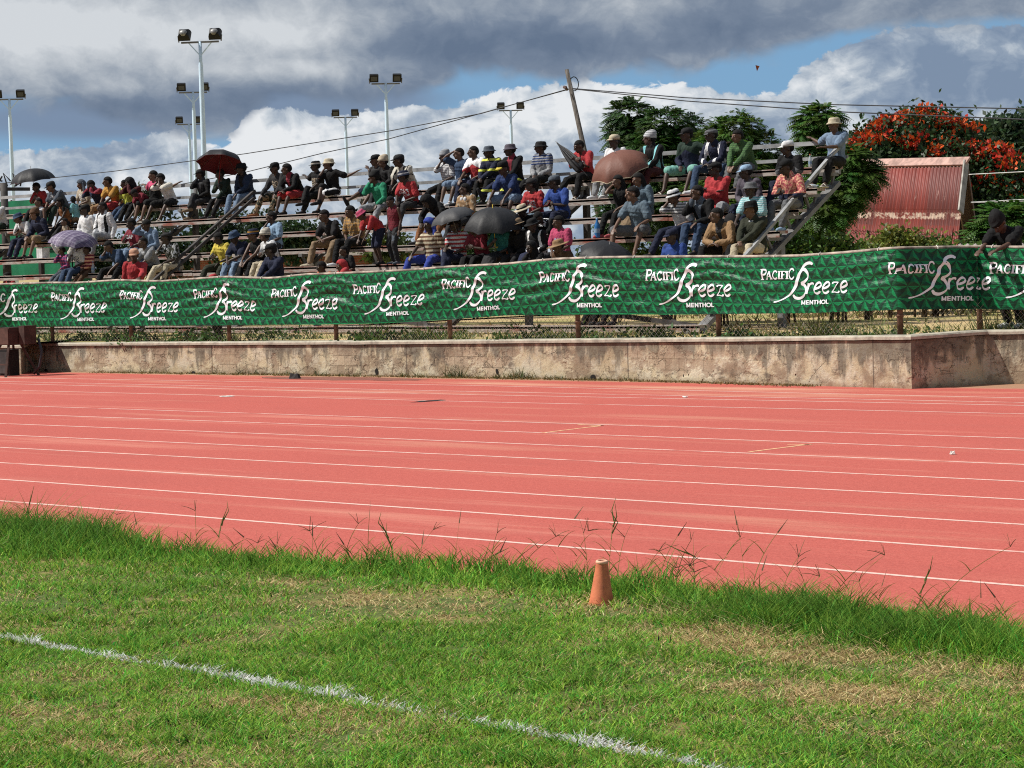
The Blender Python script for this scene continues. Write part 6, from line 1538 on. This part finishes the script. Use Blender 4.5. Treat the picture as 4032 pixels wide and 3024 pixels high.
P('bluedenim', 2, 2022, 'man in blue tee and denim shorts with black and yellow cap, arms folded on knees', top='dblue', bot='ldenim', bp='worn', b2='denim', lg='short', hat='snapback', hc='black', hb='yellow', arms=('hang', 'hang'), lean=30, hp=14, hy=5, s=1.05, skin=0, legs='wide')
P('whitecap', 2, 3118, 'man in grey and black football shirt with a white cap', top='grey', tp='yoke', t2='black', bot='navy', hat='cap', hc='white', arms=('lap', 'lap'), lean=10, hp=2, hy=40, s=1.02, skin=3)
# row 3
P('bluebucket', 3, 118, 'man in white tee and faded blue bucket hat looking at a phone', top='white', bot='navy', hat='bucket', hc='denim', arms=('phone', 'phone'), lean=36, hp=22, hy=35, s=.98, skin=1, shoe='dark')
P('navyshorts', 3, 176, 'man in navy jacket and pale shorts with brown hair beside the blue bucket hat', top='navy', sl='long', jacket=1, bot='khaki', lg='short', hat='beanie', hc='brown', arms=('knee', 'lap'), lean=28, hp=12, hy=40, s=1.03, skin=2, shoe='dark')
P('toddler', 3, 262, 'toddler in pale vest sitting above the plaid umbrella', top='beige', sl='none', bot='char', arms=LP, lean=10, hp=0, hy=10, s=.55, skin=1, dz=.08)
P('whitelong', 3, 345, 'man all in white with a black cap reclining above the plaid umbrella', top='white', sl='long', bot='offw', hat='cap', hc='black', arms=('lap', 'seat'), lean=2, hp=4, hy=30, s=1.0, skin=3, legs='out', shoe='white')
P('blackopen', 3, 413, 'man in open black jacket over a white printed tee and pale trousers', top='white', tp='sides', t2='black', sl='long', jacket=1, bot='lgrey', arms=('lap', 'seat'), lean=2, hp=4, hy=20, s=1.06, skin=0, hair='shaved', legs='split')
P('headphones', 3, 1842, 'youth in tan jacket with white headphones round his neck', top='tan', tp='worn', t2='beige', sl='long', jacket=1, bot='char', arms=LP, lean=6, hp=-2, hy=40, s=.96, skin=0)
P('bentblack', 3, 1748, 'figure bent double in black top and brown trousers left of the headphones youth', top='black', sl='long', bot='rust', hat='hood', hc='black', arms=HG, lean=55, hp=50, hy=30, s=1.0, skin=3, legs='wide')
P('redtee', 3, 2112, 'man in red tee and dark grey cap sitting above the cream sun hat', top='red', tp='graphic', t2='lgrey', bot='bluegrey', hat='cap', hc='char', arms=('knee', 'lap'), lean=12, hp=2, hy=50, s=.98, skin=0)
P('bluepolo', 3, 2212, 'man in royal blue polo and grey cap holding a red phone', top='blue', bot='navy', hat='cap', hc='slate', arms=('phone', 'phone'), lean=18, hp=8, hy=50, s=1.03, skin=3)
P('phonewoman', 3, 2452, 'woman with braids in black top holding a phone to her ear under the brown umbrella', sex='f', top='black', sl='none', bot='black', hair='long', arms=('cheek', 'lap'), lean=12, hp=6, hy=20, s=.95, skin=2, shoe='coral')
P('cardigan', 3, 2540, 'woman in grey green cardigan and grey skirt cradling a child', sex='f', top='bluegrey', sl='long', jacket=1, bot='khaki', lg='skirt', hair='long', arms=LP, lean=18, hp=10, hy=25, s=.98, skin=2, shoe='sandal')
P('redlong', 3, 2832, 'man in bright red long sleeved shirt and black cap with folded arms', top='bred', sl='long', bot='lgrey', hat='flatcap', hc='black', arms=CR, lean=6, hp=6, hy=25, s=1.10, skin=3, legs='wide')
P('mauve', 3, 2962, 'man in mauve grey shirt with a light blue cap', top='mauve', sl='long', bot='navy', hat='cap', hc='sky', arms=('lap', 'lap'), lean=16, hp=6, hy=45, s=1.0, skin=3)
P('floral', 3, 3122, 'man in pink floral jacket, black cap and grey trousers near the end handrail', top='coral', tp='floral', t2='peach', sl='long', jacket=1, bot='grey', hat='cap', hc='black', arms=('phone', (.28, -.38, .22)), lean=14, hp=14, hy=35, s=1.06, skin=3, shoe='sky')
# row 4
P('gap', 4, 535, 'man in red tee with white GAP lettering and blue jeans', top='dred', bot='ldenim', arms=('hold', 'lap'), lean=8, hp=14, hy=25, s=1.0, skin=3)
P('paleblue', 4, 606, 'person in pale blue jacket covering the face behind the red lettered tee', top='ldenim', sl='long', jacket=1, bot='denim', arms=('brow', 'lap'), lean=18, hp=22, hy=20, s=.95, skin=0, hair='afro')
P('skypolo', 4, 1085, 'youth in light blue polo with his hand at his mouth', top='sky', bot='char', arms=('chin', 'lap'), lean=8, hp=4, hy=40, s=.97, skin=0)
P('browntee', 4, 1325, 'man in dark brown tee and khaki trousers resting elbows on his knees', top='dark', bot='khaki', arms=CL, lean=34, hp=16, hy=20, s=1.05, skin=1, hair='shaved', legs='wide', shoe='cream')
P('plaidshirt', 4, 1408, 'man in brown checked shirt with a dark waist bag and black trousers', top='khaki', tp='plaid', t2='mustard', bot='black', arms=LP, lean=16, hp=18, hy=15, s=1.05, skin=1, hair='shaved', shoe='white')
P('greypolo', 4, 2522, 'man in blue grey striped polo and shorts with bare legs apart', top='bluegrey', tp='finestripe', t2='slate', bot='grey', lg='short', arms=('hang', 'knee'), lean=18, hp=4, hy=40, s=1.12, skin=2, legs='wide', shoe='bare')
P('whitehat', 4, 2692, 'man in white shirt and white bucket hat with a hand over his face', top='white', tp='band', t2='grey', bot='navy', hat='bucket', hc='white', hb='black', arms=('cheek', 'lap'), lean=26, hp=16, hy=25, s=1.04, skin=1, legs='split', shoe='dark')
P('chinblack', 4, 2782, 'man in black jacket and blue jeans resting his chin on his hand', top='black', tp='open', t2='slate', sl='long', jacket=1, bot='denim', arms=('chin', 'knee'), lean=24, hp=6, hy=35, s=1.10, skin=1, hair='shaved', shoe='dark')
P('mintpolo', 4, 2975, 'smiling man in mint striped polo and grey bucket hat', top='cyan', tp='finestripe', t2='white', bot='char', hat='bucket', hc='grey', arms=('knee', 'lap'), lean=12, hp=0, hy=15, s=1.06, skin=3)
# row 5
P('baldgrey', 5, 482, 'man in grey shirt and dark trousers with bowed head and hand to his temple', top='denim', bot='black', arms=('cheek', 'hang'), lean=40, hp=30, hy=25, s=1.0, skin=1, hair='shaved', legs='wide')
P('greytee', 5, 606, 'man in pale grey blue tee leaning forward beside the orange cap', top='lgrey', bot='black', arms=HG, lean=34, hp=4, hy=10, s=1.0, skin=1, hair='shaved')
P('camoshirt', 5, 690, 'man in leaf patterned shirt, cream trousers and grey cap by the aisle handrail', top='olive', tp='camo', t2='lgrey', bot='cream', hat='flatcap', hc='char', arms=('chin', 'knee'), lean=22, hp=4, hy=45, s=1.05, skin=3, legs='split')
P('umbwoman', 5, 318, 'woman in white printed tee and jeans under the plaid umbrella', sex='f', top='white', tp='graphic', t2='navy', bot='denim', arms=('hold', 'lap'), lean=8, hp=10, hy=10, s=.97, skin=3, hair='long')
P('purplechild', 5, 258, 'child in purple checked top and grey blue trousers left of the umbrella woman', top='purple', tp='plaid', t2='pink', sl='long', bot='slate', arms=('chin', 'lap'), lean=12, hp=4, hy=25, s=.76, skin=1)
P('stripechild', 5, 352, 'small child in red and cream striped jumper right of the umbrella woman', top='dred', tp='stripe', t2='peach', sl='long', bot='brown', arms=LP, lean=6, hp=0, hy=20, s=.74, skin=0)
P('yellowtee', 5, 888, 'man in bright yellow tee and olive trousers looking down', top='yellow', bot='olive', arms=('phone', 'lap'), lean=16, hp=22, hy=35, s=.97, skin=3, legs='wide')
P('bluehat', 5, 962, 'man in navy and white tee, blue bucket hat and faded jeans', top='navy', tp='hem', t2='lgrey', bot='ldenim', bp='worn', b2='sky', hat='bucket', hc='denim', arms=CL, lean=26, hp=24, hy=0, s=1.03, skin=3)
P('goldcap', 5, 1025, 'man in black vest and dark cap with a gold band beside the patterned hat', top='black', sl='none', bot='black', hat='bucket', hc='navy', hb='mustard', arms=HG, lean=18, hp=4, hy=25, s=1.02, skin=1)
P('patthat', 5, 1078, 'man in white shirt and cream trousers with a patterned brimless hat', top='white', bot='cream', hat='beanie', hc='offw', hb='char', arms=('phone', 'lap'), lean=22, hp=4, hy=55, s=1.0, skin=0, yaw=10)
P('hoodstripe', 5, 1702, 'man in cream striped polo with a blue cloth over his head and blue trousers', top='cream', tp='stripe', t2='brown', bot='rblue', hat='drape', hc='rblue', arms=('hang', 'seat'), lean=4, hp=2, hy=10, s=1.04, skin=3, legs='wide')
P('redwhite', 5, 1805, 'man in dark hat and red and white banded jersey with one knee drawn up', top='white', tp='stripe', t2='red', bot='navy', hat='cap', hc='dark', arms=('knee', 'lap'), lean=4, hp=6, hy=20, s=1.02, skin=3, legs='cross')
P('shadered', 5, 1898, 'woman in dull red tee in the shade of the two black umbrellas', sex='f', top='dred', bot='black', arms=('phone', 'phone'), lean=22, hp=22, hy=20, s=.98, skin=3, hair='afro')
P('tealwoman', 5, 1985, 'woman in teal top holding the large black umbrella by its yellow handle', sex='f', top='teal', bot='char', lg='skirt', arms=('hold', 'lap'), lean=10, hp=10, hy=10, s=.98, skin=3, hair='long')
P('beigehat', 5, 2058, 'person in dark clothes with a beige sun hat beside the teal woman', top='black', sl='long', bot='dark', hat='boonie', hc='khaki', arms=LP, lean=14, hp=14, hy=15, s=.97, skin=3)
P('creamhat', 4, 2100, 'person in cream sun hat with a black ribbon behind the black bucket hat', sex='f', top='black', sl='long', bot='black', hat='sunhat', hc='cream', hb='black', arms=LP, lean=36, hp=20, hy=20, s=.92, skin=3)
P('adidas', 5, 2125, 'woman in black and white jacket and black bucket hat with a red flowered skirt', sex='f', top='black', tp='sides', t2='white', sl='long', jacket=1, bot='white', bp='floral', b2='bred', lg='skirt', hat='boonie', hc='black', arms=LP, lean=18, hp=20, hy=10, s=.97, skin=3)
P('blackpt', 4, 2180, 'person in black printed tee behind the pink shirted youth', top='black', tp='graphic', bot='black', arms=HG, lean=58, hp=45, hy=10, s=.9, skin=3)
P('pinktee', 5, 2216, 'youth in pink tee with a grey motif right of the black and white jacket', top='pink', tp='graphic', t2='sky', bot='char', arms=('lap', 'lap'), lean=8, hp=6, hy=25, s=.98, skin=1)
P('tanjacket', 5, 2872, 'man in tan jacket leaning on his knees with a bottle between them', top='tan', tp='open', t2='char', sl='long', jacket=1, bot='black', arms=CL, lean=36, hp=6, hy=40, s=1.10, skin=1, hair='shaved', legs='wide')
P('oldman', 5, 2978, 'old man in olive suit, tie and black fedora with cream trousers', top='olive', sl='long', jacket=1, bot='cream', hat='fedora', hc='black', arms=CL, lean=10, hp=8, hy=35, s=1.08, skin=2)
# rows 6 to 8, mostly hidden by the banner
P('navyfront', 6, 1092, 'man in navy shirt and dark cap seated low in front of the patterned hat', top='navy', sl='long', bot='dark', hat='cap', hc='dark', arms=HG, lean=14, hp=4, hy=50, s=1.06, skin=3)
P('hoodface', 6, 2122, 'figure in black hood low behind the banner with hand to mouth', top='black', sl='long', jacket=1, bot='char', hat='hood', hc='black', arms=('chin', 'knee'), lean=24, hp=6, hy=5, s=.92, skin=3)
P('strawhat', 6, 2236, 'person in wide straw hat and brown top low behind the banner', top='brown', bot='dark', hat='sunhat', hc='tan', arms=LP, lean=26, hp=16, hy=25, s=.95, skin=1)
P('bluejkt', 6, 2665, 'man in blue jacket and navy cap just above the banner', top='blue', tp='worn', t2='dblue', sl='long', jacket=1, bot='dark', hat='cap', hc='navy', arms=LP, lean=10, hp=8, hy=15, s=1.03, skin=3)
P('orangetop', 7, 1290, 'dark haired boy in orange red top with his head just above the banner', top='orange', bot='dark', arms=LP, lean=14, hp=14, hy=20, s=.90, skin=3, dz=.15)
P('redhood', 7, 1372, 'child in bright red hood just above the banner', top='bred', sl='long', bot='dark', hat='hood', hc='bred', arms=LP, lean=16, hp=14, hy=20, s=.92, skin=1, dz=.15)
P('baldback', 6, 1378, 'close cropped person sitting behind the red hooded child', top='dark', bot='dark', arms=LP, lean=20, hp=8, hy=20, s=.80, skin=1, hair='shaved', dz=.15)
P('redcap2', 7, 1418, 'child in red top bending low beside the red hooded child', top='bred', bot='dark', arms=HG, lean=52, hp=30, hy=20, s=.86, skin=1, hat='beanie', hc='bred', dz=.15)
P('umbleg', 7, 2395, 'person in dark trousers hidden above by the slanting black umbrella', top='dark', bot='black', arms=('hold', 'lap'), lean=8, s=.9, skin=1, fz=-.427)
P('umbleg2', 7, 2470, 'second person in dark trousers tucked under the slanting black umbrella', top='navy', bot='dark', arms=LP, lean=16, s=.9, skin=1)
# standing
GS = 'people standing by the stand'
STAND('redvest', 1555, RZ(5)+.002, RV(5), 'boy in quilted red vest and ripped dark jeans standing on a bench', yaw=5, top='dred', tp='finestripe', t2='maroon', sl='none', bot='char', bp='worn', b2='slate', hp=28, hy=5, s=.90, lean=6, skin=0, hair='shaved', shoe='slate')
STAND('pinkbend', 1495, RZ(5)+.002, RV(5), 'boy in red tee, navy shorts and pink bucket hat bending over on a bench', yaw=15, top='bred', bot='navy', lg='short', hat='bucket', hc='pink', hp=35, hy=20, s=.86, lean=62, skin=0, shoe='dark', arms=((-.12, -.50, .52), (.10, -.50, .50)))
STAND('orangecap', 536, GZ+.17, 31.3, 'boy in red top and orange cap standing at the fence with a hand on it', yaw=-35, top='bred', sl='long', bot='slate', hat='cap', hc='peach', hp=6, hy=-5, s=1.04, lean=4, skin=0, arms=('down', (.24, -.62, 1.10)))
STAND('redcapkid', 860, GZ, 31.5, 'child in red cap whose head just shows over the banner', yaw=0, top='char', bot='dark', hat='cap', hc='bred', hp=14, hy=10, s=.80, lean=12, skin=1)
STAND('rightman', 3990, GZ+.19, 31.5, 'man in black tee and trousers leaning his arms on the fence at the right edge', yaw=0, top='black', bot='black', hat='beanie', hc='black', hp=58, hy=15, s=1.13, lean=30, skin=1, arms=((-.15, -.76, 1.19), (.13, -.76, 1.19)), shoe='white')
STAND('underred', 45, GZ, 37.5, 'person in red shirt standing under the benches at the far left', yaw=0, top='red', bot='maroon', hp=6, hy=10, s=.92, lean=8, skin=3)
# lettering on the red tee
rt, j, loc = PEOPLE['gap']
tc = bpy.data.curves.new('print', 'FONT'); tc.body = 'GAP'; tc.size = .135; tc.align_x = 'CENTER'; tc.align_y = 'CENTER'; tc.extrude = .002; tc.offset = .003
fo = bpy.data.objects.new('print', tc); COL.objects.link(fo); pm = bpy.data.meshes.new_from_object(fo.evaluated_get(bpy.context.evaluated_depsgraph_get())); bpy.data.objects.remove(fo); pm.name = 'print'; o = link('print', pm, cloth('white'), rt)
pz = j['chest']+j['fw']*.172-j['up']*.0; Mx = Matrix((j['X'], j['up'], -j['fw']*-1)).transposed().to_4x4(); Mx.translation = pz; o.matrix_local = Mx
# headphones, tie
rt, j, loc = PEOPLE['headphones']; mb = MB()
for sg in (-1, 1): mb.ell(j['neck']+j['fw']*.11-j['up']*.05+j['X']*.05*sg, (.045, .025, .05))
mb.tube([j['neck']+Vector((.085*math.cos(a), .085*math.sin(a), -.01)) for a in np.linspace(-.4, math.pi+.4, 14)], .012, 6); mb.build('headphones', cloth('white'), rt, True, world=False)
rt, j, loc = PEOPLE['oldman']; mb = MB(); a = j['neck']+j['fw']*.085-j['up']*.02; q = j['chest']+j['fw']*.148-j['up']*.06
mb.bar(a, q+j['fw']*.004, .10, .02, j['fw']); mb.build('shirt_front', cloth('white'), rt, world=False)
mb = MB(); mb.bar(a+j['fw']*.014, q+j['fw']*.020, .035, .01, j['fw']); mb.build('tie', cloth('slate'), rt, world=False)
# ---------------------------------------------------------------- umbrellas
def umbrella(top_px, v, rad, label, outer, inner, grip_key=None, tilt=(0, 0), rise=.30, ns=8, trim=None, grip=None, glen=.75, pat=None, grip_col='black', open_=1.0, rz=.2):
    tp_ = gv(top_px[0], top_px[1], v)
    rh = Vector((rgt.x, rgt.y, 0)).normalized(); fh = Vector((fwd.x, fwd.y, 0)).normalized(); M = Matrix.Rotation(D2R(tilt[1]), 3, rh) @ Matrix.Rotation(D2R(tilt[0]), 3, fh) @ Matrix.Rotation(rz, 3, 'Z')
    o = empty('umbrella', tp_, label, 'umbrella', 'umbrellas over the crowd'); h = rad*rise*2
    def cv(k, ang, off=0.0):
        r_ = rad*math.sin(k*math.pi/2*.86)/math.sin(math.pi/2*.86); z = -h*(1-math.cos(k*math.pi/2*.86))/(1-math.cos(math.pi/2*.86))
        m_ = abs(math.sin(ang*ns/2)); w_ = 2*math.pi/ns; r_ *= math.cos(w_/2)/math.cos((ang % w_)-w_/2); r_ *= 1-.045*k*k*m_; z += -.02*k*m_*rad*0+.035*k*k*k*m_*rad
        return M @ Vector((r_*math.cos(ang), r_*math.sin(ang), z+off))
    for nm, off, mt in (('canopy', 0, outer), ('lining', -.006, inner)):
        mb = MB(); n = ns*6; m_ = 9; vs = [M @ Vector((0, 0, off))]+[cv((i+1)/m_, 2*math.pi*k/n, off) for i in range(m_) for k in range(n)]
        fs = [(0, 1+k, 1+(k+1) % n) for k in range(n)]+[(1+i*n+k, 1+(i+1)*n+k, 1+(i+1)*n+(k+1) % n, 1+i*n+(k+1) % n) for i in range(m_-1) for k in range(n)]
        mb.add(vs, fs); mb.build(nm, mt, o, True, world=False)
    mb = MB()
    for k in range(ns):
        a = 2*math.pi*k/ns; mb.tube([cv(i/6+.001, a, -.011) for i in range(7)], .004, 5)
    mb.build('ribs', M_STEEL, o, True, world=False)
    if trim:
        mb = MB(); mb.tube([cv(1, 2*math.pi*k/96, 0) for k in range(97)], .010, 5); mb.build('trim', trim, o, True, world=False)
    mb = MB(); mb.tube([M @ Vector((0, 0, .07)), M @ Vector((0, 0, -glen))], .008, 8); mb.build('shaft', grip or M_STEEL, o, True, world=False)
    mb = MB(); mb.tube([M @ Vector((0, 0, -glen)), M @ Vector((0, 0, -glen-.10))]+[M @ Vector((.035-.035*math.cos(a), 0, -glen-.10-.035*math.sin(a))) for a in (.6, 1.6, 2.6)], .014, 8); mb.build('handle', cloth(grip_col), o, True, world=False)
    return o
def nylon(name, col, pat=None):
    m, t, b = mat(name, .6, 0, .35); p = t.obj(); f = t.noise(p, 6, 4, .6); a = tuple(c*.8 for c in col); q = tuple(c*1.2 for c in col); c = t.mix(f, a, q)
    if pat:
        x, y, z = t.sep(p); f1 = t.m('GREATER_THAN', t.m('FRACT', t.m('MULTIPLY', x, 7)), .72); f2 = t.m('GREATER_THAN', t.m('FRACT', t.m('MULTIPLY', t.m('ADD', y, z), 7)), .72); g1 = t.m('LESS_THAN', t.m('FRACT', t.m('MULTIPLY', x, 7)), .3)
        c = t.mix(t.m('MULTIPLY', t.m('ADD', f1, f2), .35), c, pat); c = t.mix(t.m('MULTIPLY', g1, .5), c, (.05, .03, .08))
    t.put(b.inputs['Base Color'], c); t.put(b.inputs['Normal'], t.bump(t.noise(p, 9, 3, .5, .8), .25, .03)); return m
NB, NR, NBR, NPL, NGR = nylon('black_nylon', (.013,.013,.015)), nylon('red_nylon', (.12,.008,.012)), nylon('brown_nylon', (.155,.062,.042)), nylon('plaid_nylon', (.13,.10,.17), (.36,.33,.40)), nylon('grey_nylon', (.05,.05,.053))
umbrella((121, 664), RV(1)-.28, .62, 'black umbrella with red lining shading the top row at the far left', NB, NR, tilt=(-7, 5), rise=.28, glen=.75)
umbrella((289, 909), RV(5)-.20, .63, 'pale purple plaid umbrella over the two small children', NPL, NPL, tilt=(6, 12), rise=.25, glen=.8)
umbrella((873, 601), RV(1)-.28, .62, 'dark grey umbrella with red underside tipped back over two men', NB, NR, tilt=(4, -24), rise=.28, grip=simple('red_shaft', (.3, .02, .02)), glen=.85)
umbrella((2422, 603), RV(2)-.15, .68, 'brown umbrella with a pale trim tilted over two women', NBR, NBR, tilt=(-17, 20), rise=.30, trim=cloth('cream'), glen=.7)
umbrella((1770, 822), RV(5)-.25, .50, 'smaller black umbrella tilted left behind the large black one', NGR, NB, tilt=(-16, 8), rise=.24, glen=.7)
umbrella((1940, 818), RV(5)-.38, .66, 'large black umbrella with a yellow handle above the teal woman', NB, NB, tilt=(-2, 14), rise=.32, grip=simple('yellow_shaft', (.6, .45, .05)), grip_col='yellow', glen=.72)
umbrella((2400, 962), RV(7)-.35, .58, 'slanting black umbrella just above the banner below the brown one', NB, NB, tilt=(12, 24), rise=.26, glen=.6)
# furled umbrella in the hands of the man in red
a = gv(2193, 562, RV(1)-.25); q = gv(2290, 668, RV(1)-.30); d = (q-a).normalized(); o = empty('umbrella', q, 'furled black umbrella pointing up from the hands of the red shirted man', 'umbrella', 'umbrellas over the crowd')
L_ = (q-a).length; mb = MB(); rings = []
for k, r_ in ((.0, .012), (.1, .022), (.35, .075), (.7, .12), (.95, .115), (1.0, .05)):
    c = a.lerp(q, k); X_ = d.cross(Vector((0, 1, 0))).normalized(); Y_ = d.cross(X_); rings.append([c+X_*(r_*(1+.28*math.sin(6*t_))*math.cos(t_))+Y_*(r_*.7*(1+.28*math.sin(6*t_))*math.sin(t_)) for t_ in np.linspace(0, 2*math.pi, 36, endpoint=False)])
mb.loft(rings); mb.build('canopy', NB, o, True); mb = MB(); mb.tube([a-d*.05, q+d*.12], .009, 7); mb.build('shaft', M_STEEL, o, True); mb = MB(); mb.tube([q+d*.10, q+d*.22], .017, 8, cap='round'); mb.build('handle', cloth('black'), o, True)
# ---------------------------------------------------------------- small things lying about
M_PET = mat('clear_bottle', .12, 0, .5)[0]; M_PET.node_tree.nodes['Principled BSDF'].inputs['Base Color'].default_value = (.55, .62, .66, 1); M_PET.node_tree.nodes['Principled BSDF'].inputs['Alpha'].default_value = .55
def bottle(row, px, label, col=M_PET, capc='sky', s=1.0, dv=-.05, lie=False):
    p = Vector((seat_u(row, px), RV(row)+dv, RZ(row)+.003)); o = empty('bottle', p, label, 'bottle')
    if lie: o.location.z += .033; o.rotation_euler = (0, D2R(90), .3)
    mb = MB(); mb.lathe([(.0, 0), (.032*s, .0), (.034*s, .02), (.034*s, .13*s), (.030*s, .16*s), (.014*s, .20*s), (.013*s, .225*s)], n=16); mb.build('bottle_body', col, o, True, world=False)
    mb = MB(); mb.lathe([(.015*s, .222*s), (.015*s, .242*s), (.0, .243*s)], n=12); mb.build('cap', cloth(capc), o, True, world=False)
    mb = MB(); mb.lathe([(.0348*s, .06*s), (.0348*s, .11*s)], n=16); mb.build('label_band', cloth('sky'), o, True, world=False)
bottle(5, 372, 'clear water bottle on the bench beside the striped jumper child', s=1.25)
bottle(5, 470, 'clear water bottle in front of the man with bowed head', s=1.15, dv=-.13)
bottle(1, 3196, 'small bottle on the top bench left of the man in pale blue denim', s=1.1, capc='orange')
bottle(2, 3170, 'first of the water bottles lying on the bench by the end handrail', lie=True); bottle(2, 3182, 'water bottle lying nearest the bench end by the handrail', lie=True)
bottle(7, 1172, 'white capped bottle standing just above the banner', s=1.5, capc='white')
bottle(5, 2003, 'orange drink bottle beside the teal woman', col=simple('orange_drink', (.5, .12, .03), .3), s=1.1, capc='orange')
bottle(4, 2358, 'tall blue bottle on the bench under the brown umbrella', col=simple('blue_plastic', (.03, .14, .36), .3), s=1.7)
bottle(6, 2772, 'clear bottle at the feet of the tan jacketed man', s=1.2)
u = seat_u(4, 160); o = empty('white_box', (u, RV(4)+.08, RZ(4)+.002), 'plain white box on a bench beside the bare legged man', 'box')
mb = MB(); mb.box((0, 0, .13), (.24, .24, .26)); mb.build('box_body', cloth('white'), o, world=False); mb = MB(); mb.box((0, 0, .268), (.25, .25, .016)); mb.build('lid', cloth('offw'), o, world=False)
u = seat_u(4, 2880); o = empty('backpack', (u, RV(4)-.02, RZ(4)+.003), 'black backpack with grey zips on the bench beside the mint polo', 'backpack')
mb = MB(); mb.ell((0, 0, .19), (.155, .10, .20), None, 18, 12); ob = mb.build('bag_body', cloth('dark'), o, True, world=False); mb = MB(); mb.ell((0, -.085, .14), (.11, .045, .10), None, 14, 10); mb.build('front_pocket', cloth('char'), o, True, world=False)
mb = MB(); mb.tube([(-.03, 0, .385), (-.02, 0, .42), (.02, 0, .42), (.03, 0, .385)], .009, 6); mb.build('handle', cloth('black'), o, True, world=False)
u = seat_u(7, 1462); o = empty('white_sack', (u, RV(7)-.05, RZ(7)), 'white bulging sack lying just above the banner', 'sack')
mb = MB(); mb.ell((0, 0, .10), (.36, .18, .13), Matrix.Rotation(.12, 3, 'Y'), 20, 12); mb.build('sack_body', cloth('white'), o, True, world=False); mb = MB(); mb.tube([(.33, 0, .06), (.42, 0, .07)], [.05, .03], 8, cap='round'); mb.build('knot', cloth('offw'), o, True, world=False)
u = seat_u(4, 1398); rt, j, loc = PEOPLE['plaidshirt']; mb = MB(); mb.ell(Vector((0, -.20, .17)), (.14, .06, .075)); mb.build('waist_bag', cloth('navy'), rt, True, world=False)
# phones
for k_, lab, cc in (('bluebucket', 'dark phone held by the man in the blue bucket hat', 'black'), ('bluepolo', 'red phone held by the man in the royal blue polo', 'red'), ('yellowtee', 'dark phone held by the man in the yellow tee', 'black'), ('floral', 'dark snack packet held by the man in the pink floral jacket', 'rust')):
    rt, j, loc = PEOPLE[k_]; w_ = j['wr'][0][1]; ww = Matrix.Rotation(rt.rotation_euler.z, 3, 'Z') @ (w_+Vector((.03, -.08, .03)))+loc
    o = empty('phone', ww, lab, 'phone'); o.rotation_euler = (D2R(-45), 0, 0); mb = MB(); mb.box((0, 0, 0), (.075, .012, .15)); mb.build('phone_body', cloth(cc, rough=.4), o, world=False); mb = MB(); mb.box((0, -.0075, 0), (.066, .002, .138)); mb.build('screen', M_HOLE, o, world=False)
# ---------------------------------------------------------------- bake the remeshed surfaces
def folds(me, o):
    """creases and slack in the cloth"""
    nm = o.name.split('.')[0]
    if nm == 'person': return
    n = len(me.vertices); co = np.empty(n*3, np.float32); me.vertices.foreach_get('co', co); co = co.reshape(-1, 3).astype(float)
    no = np.empty(n*3, np.float32); me.vertices.foreach_get('normal', no); no = no.reshape(-1, 3)
    r_ = np.random.default_rng(abs(hash(o.name)) % 9999 if False else sum(map(ord, o.name))); h = np.zeros(n)
    for kk, am in ((34, .0050), (60, .0034), (105, .0018)):
        a = r_.normal(size=3)*np.array([1, 1, .75]); a *= kk/np.linalg.norm(a); b_ = r_.normal(size=3)*kk*.33
        h += am*(1-2*np.abs(np.sin(co@a*.5+1.6*np.sin(co@b_+r_.uniform(0, 6)))))
    co += no*h[:, None]; me.vertices.foreach_set('co', co.astype(np.float32).ravel()); me.update()
dg = bpy.context.evaluated_depsgraph_get()
for o in REMESH:
    me = bpy.data.meshes.new_from_object(o.evaluated_get(dg), depsgraph=dg); me.name = o.name; folds(me, o); REMESH_OLD = o.data; o.modifiers.clear(); o.data = me
    if len(me.materials) == 0: me.materials.append(REMESH_OLD.materials[0])
bpy.context.view_layer.update()
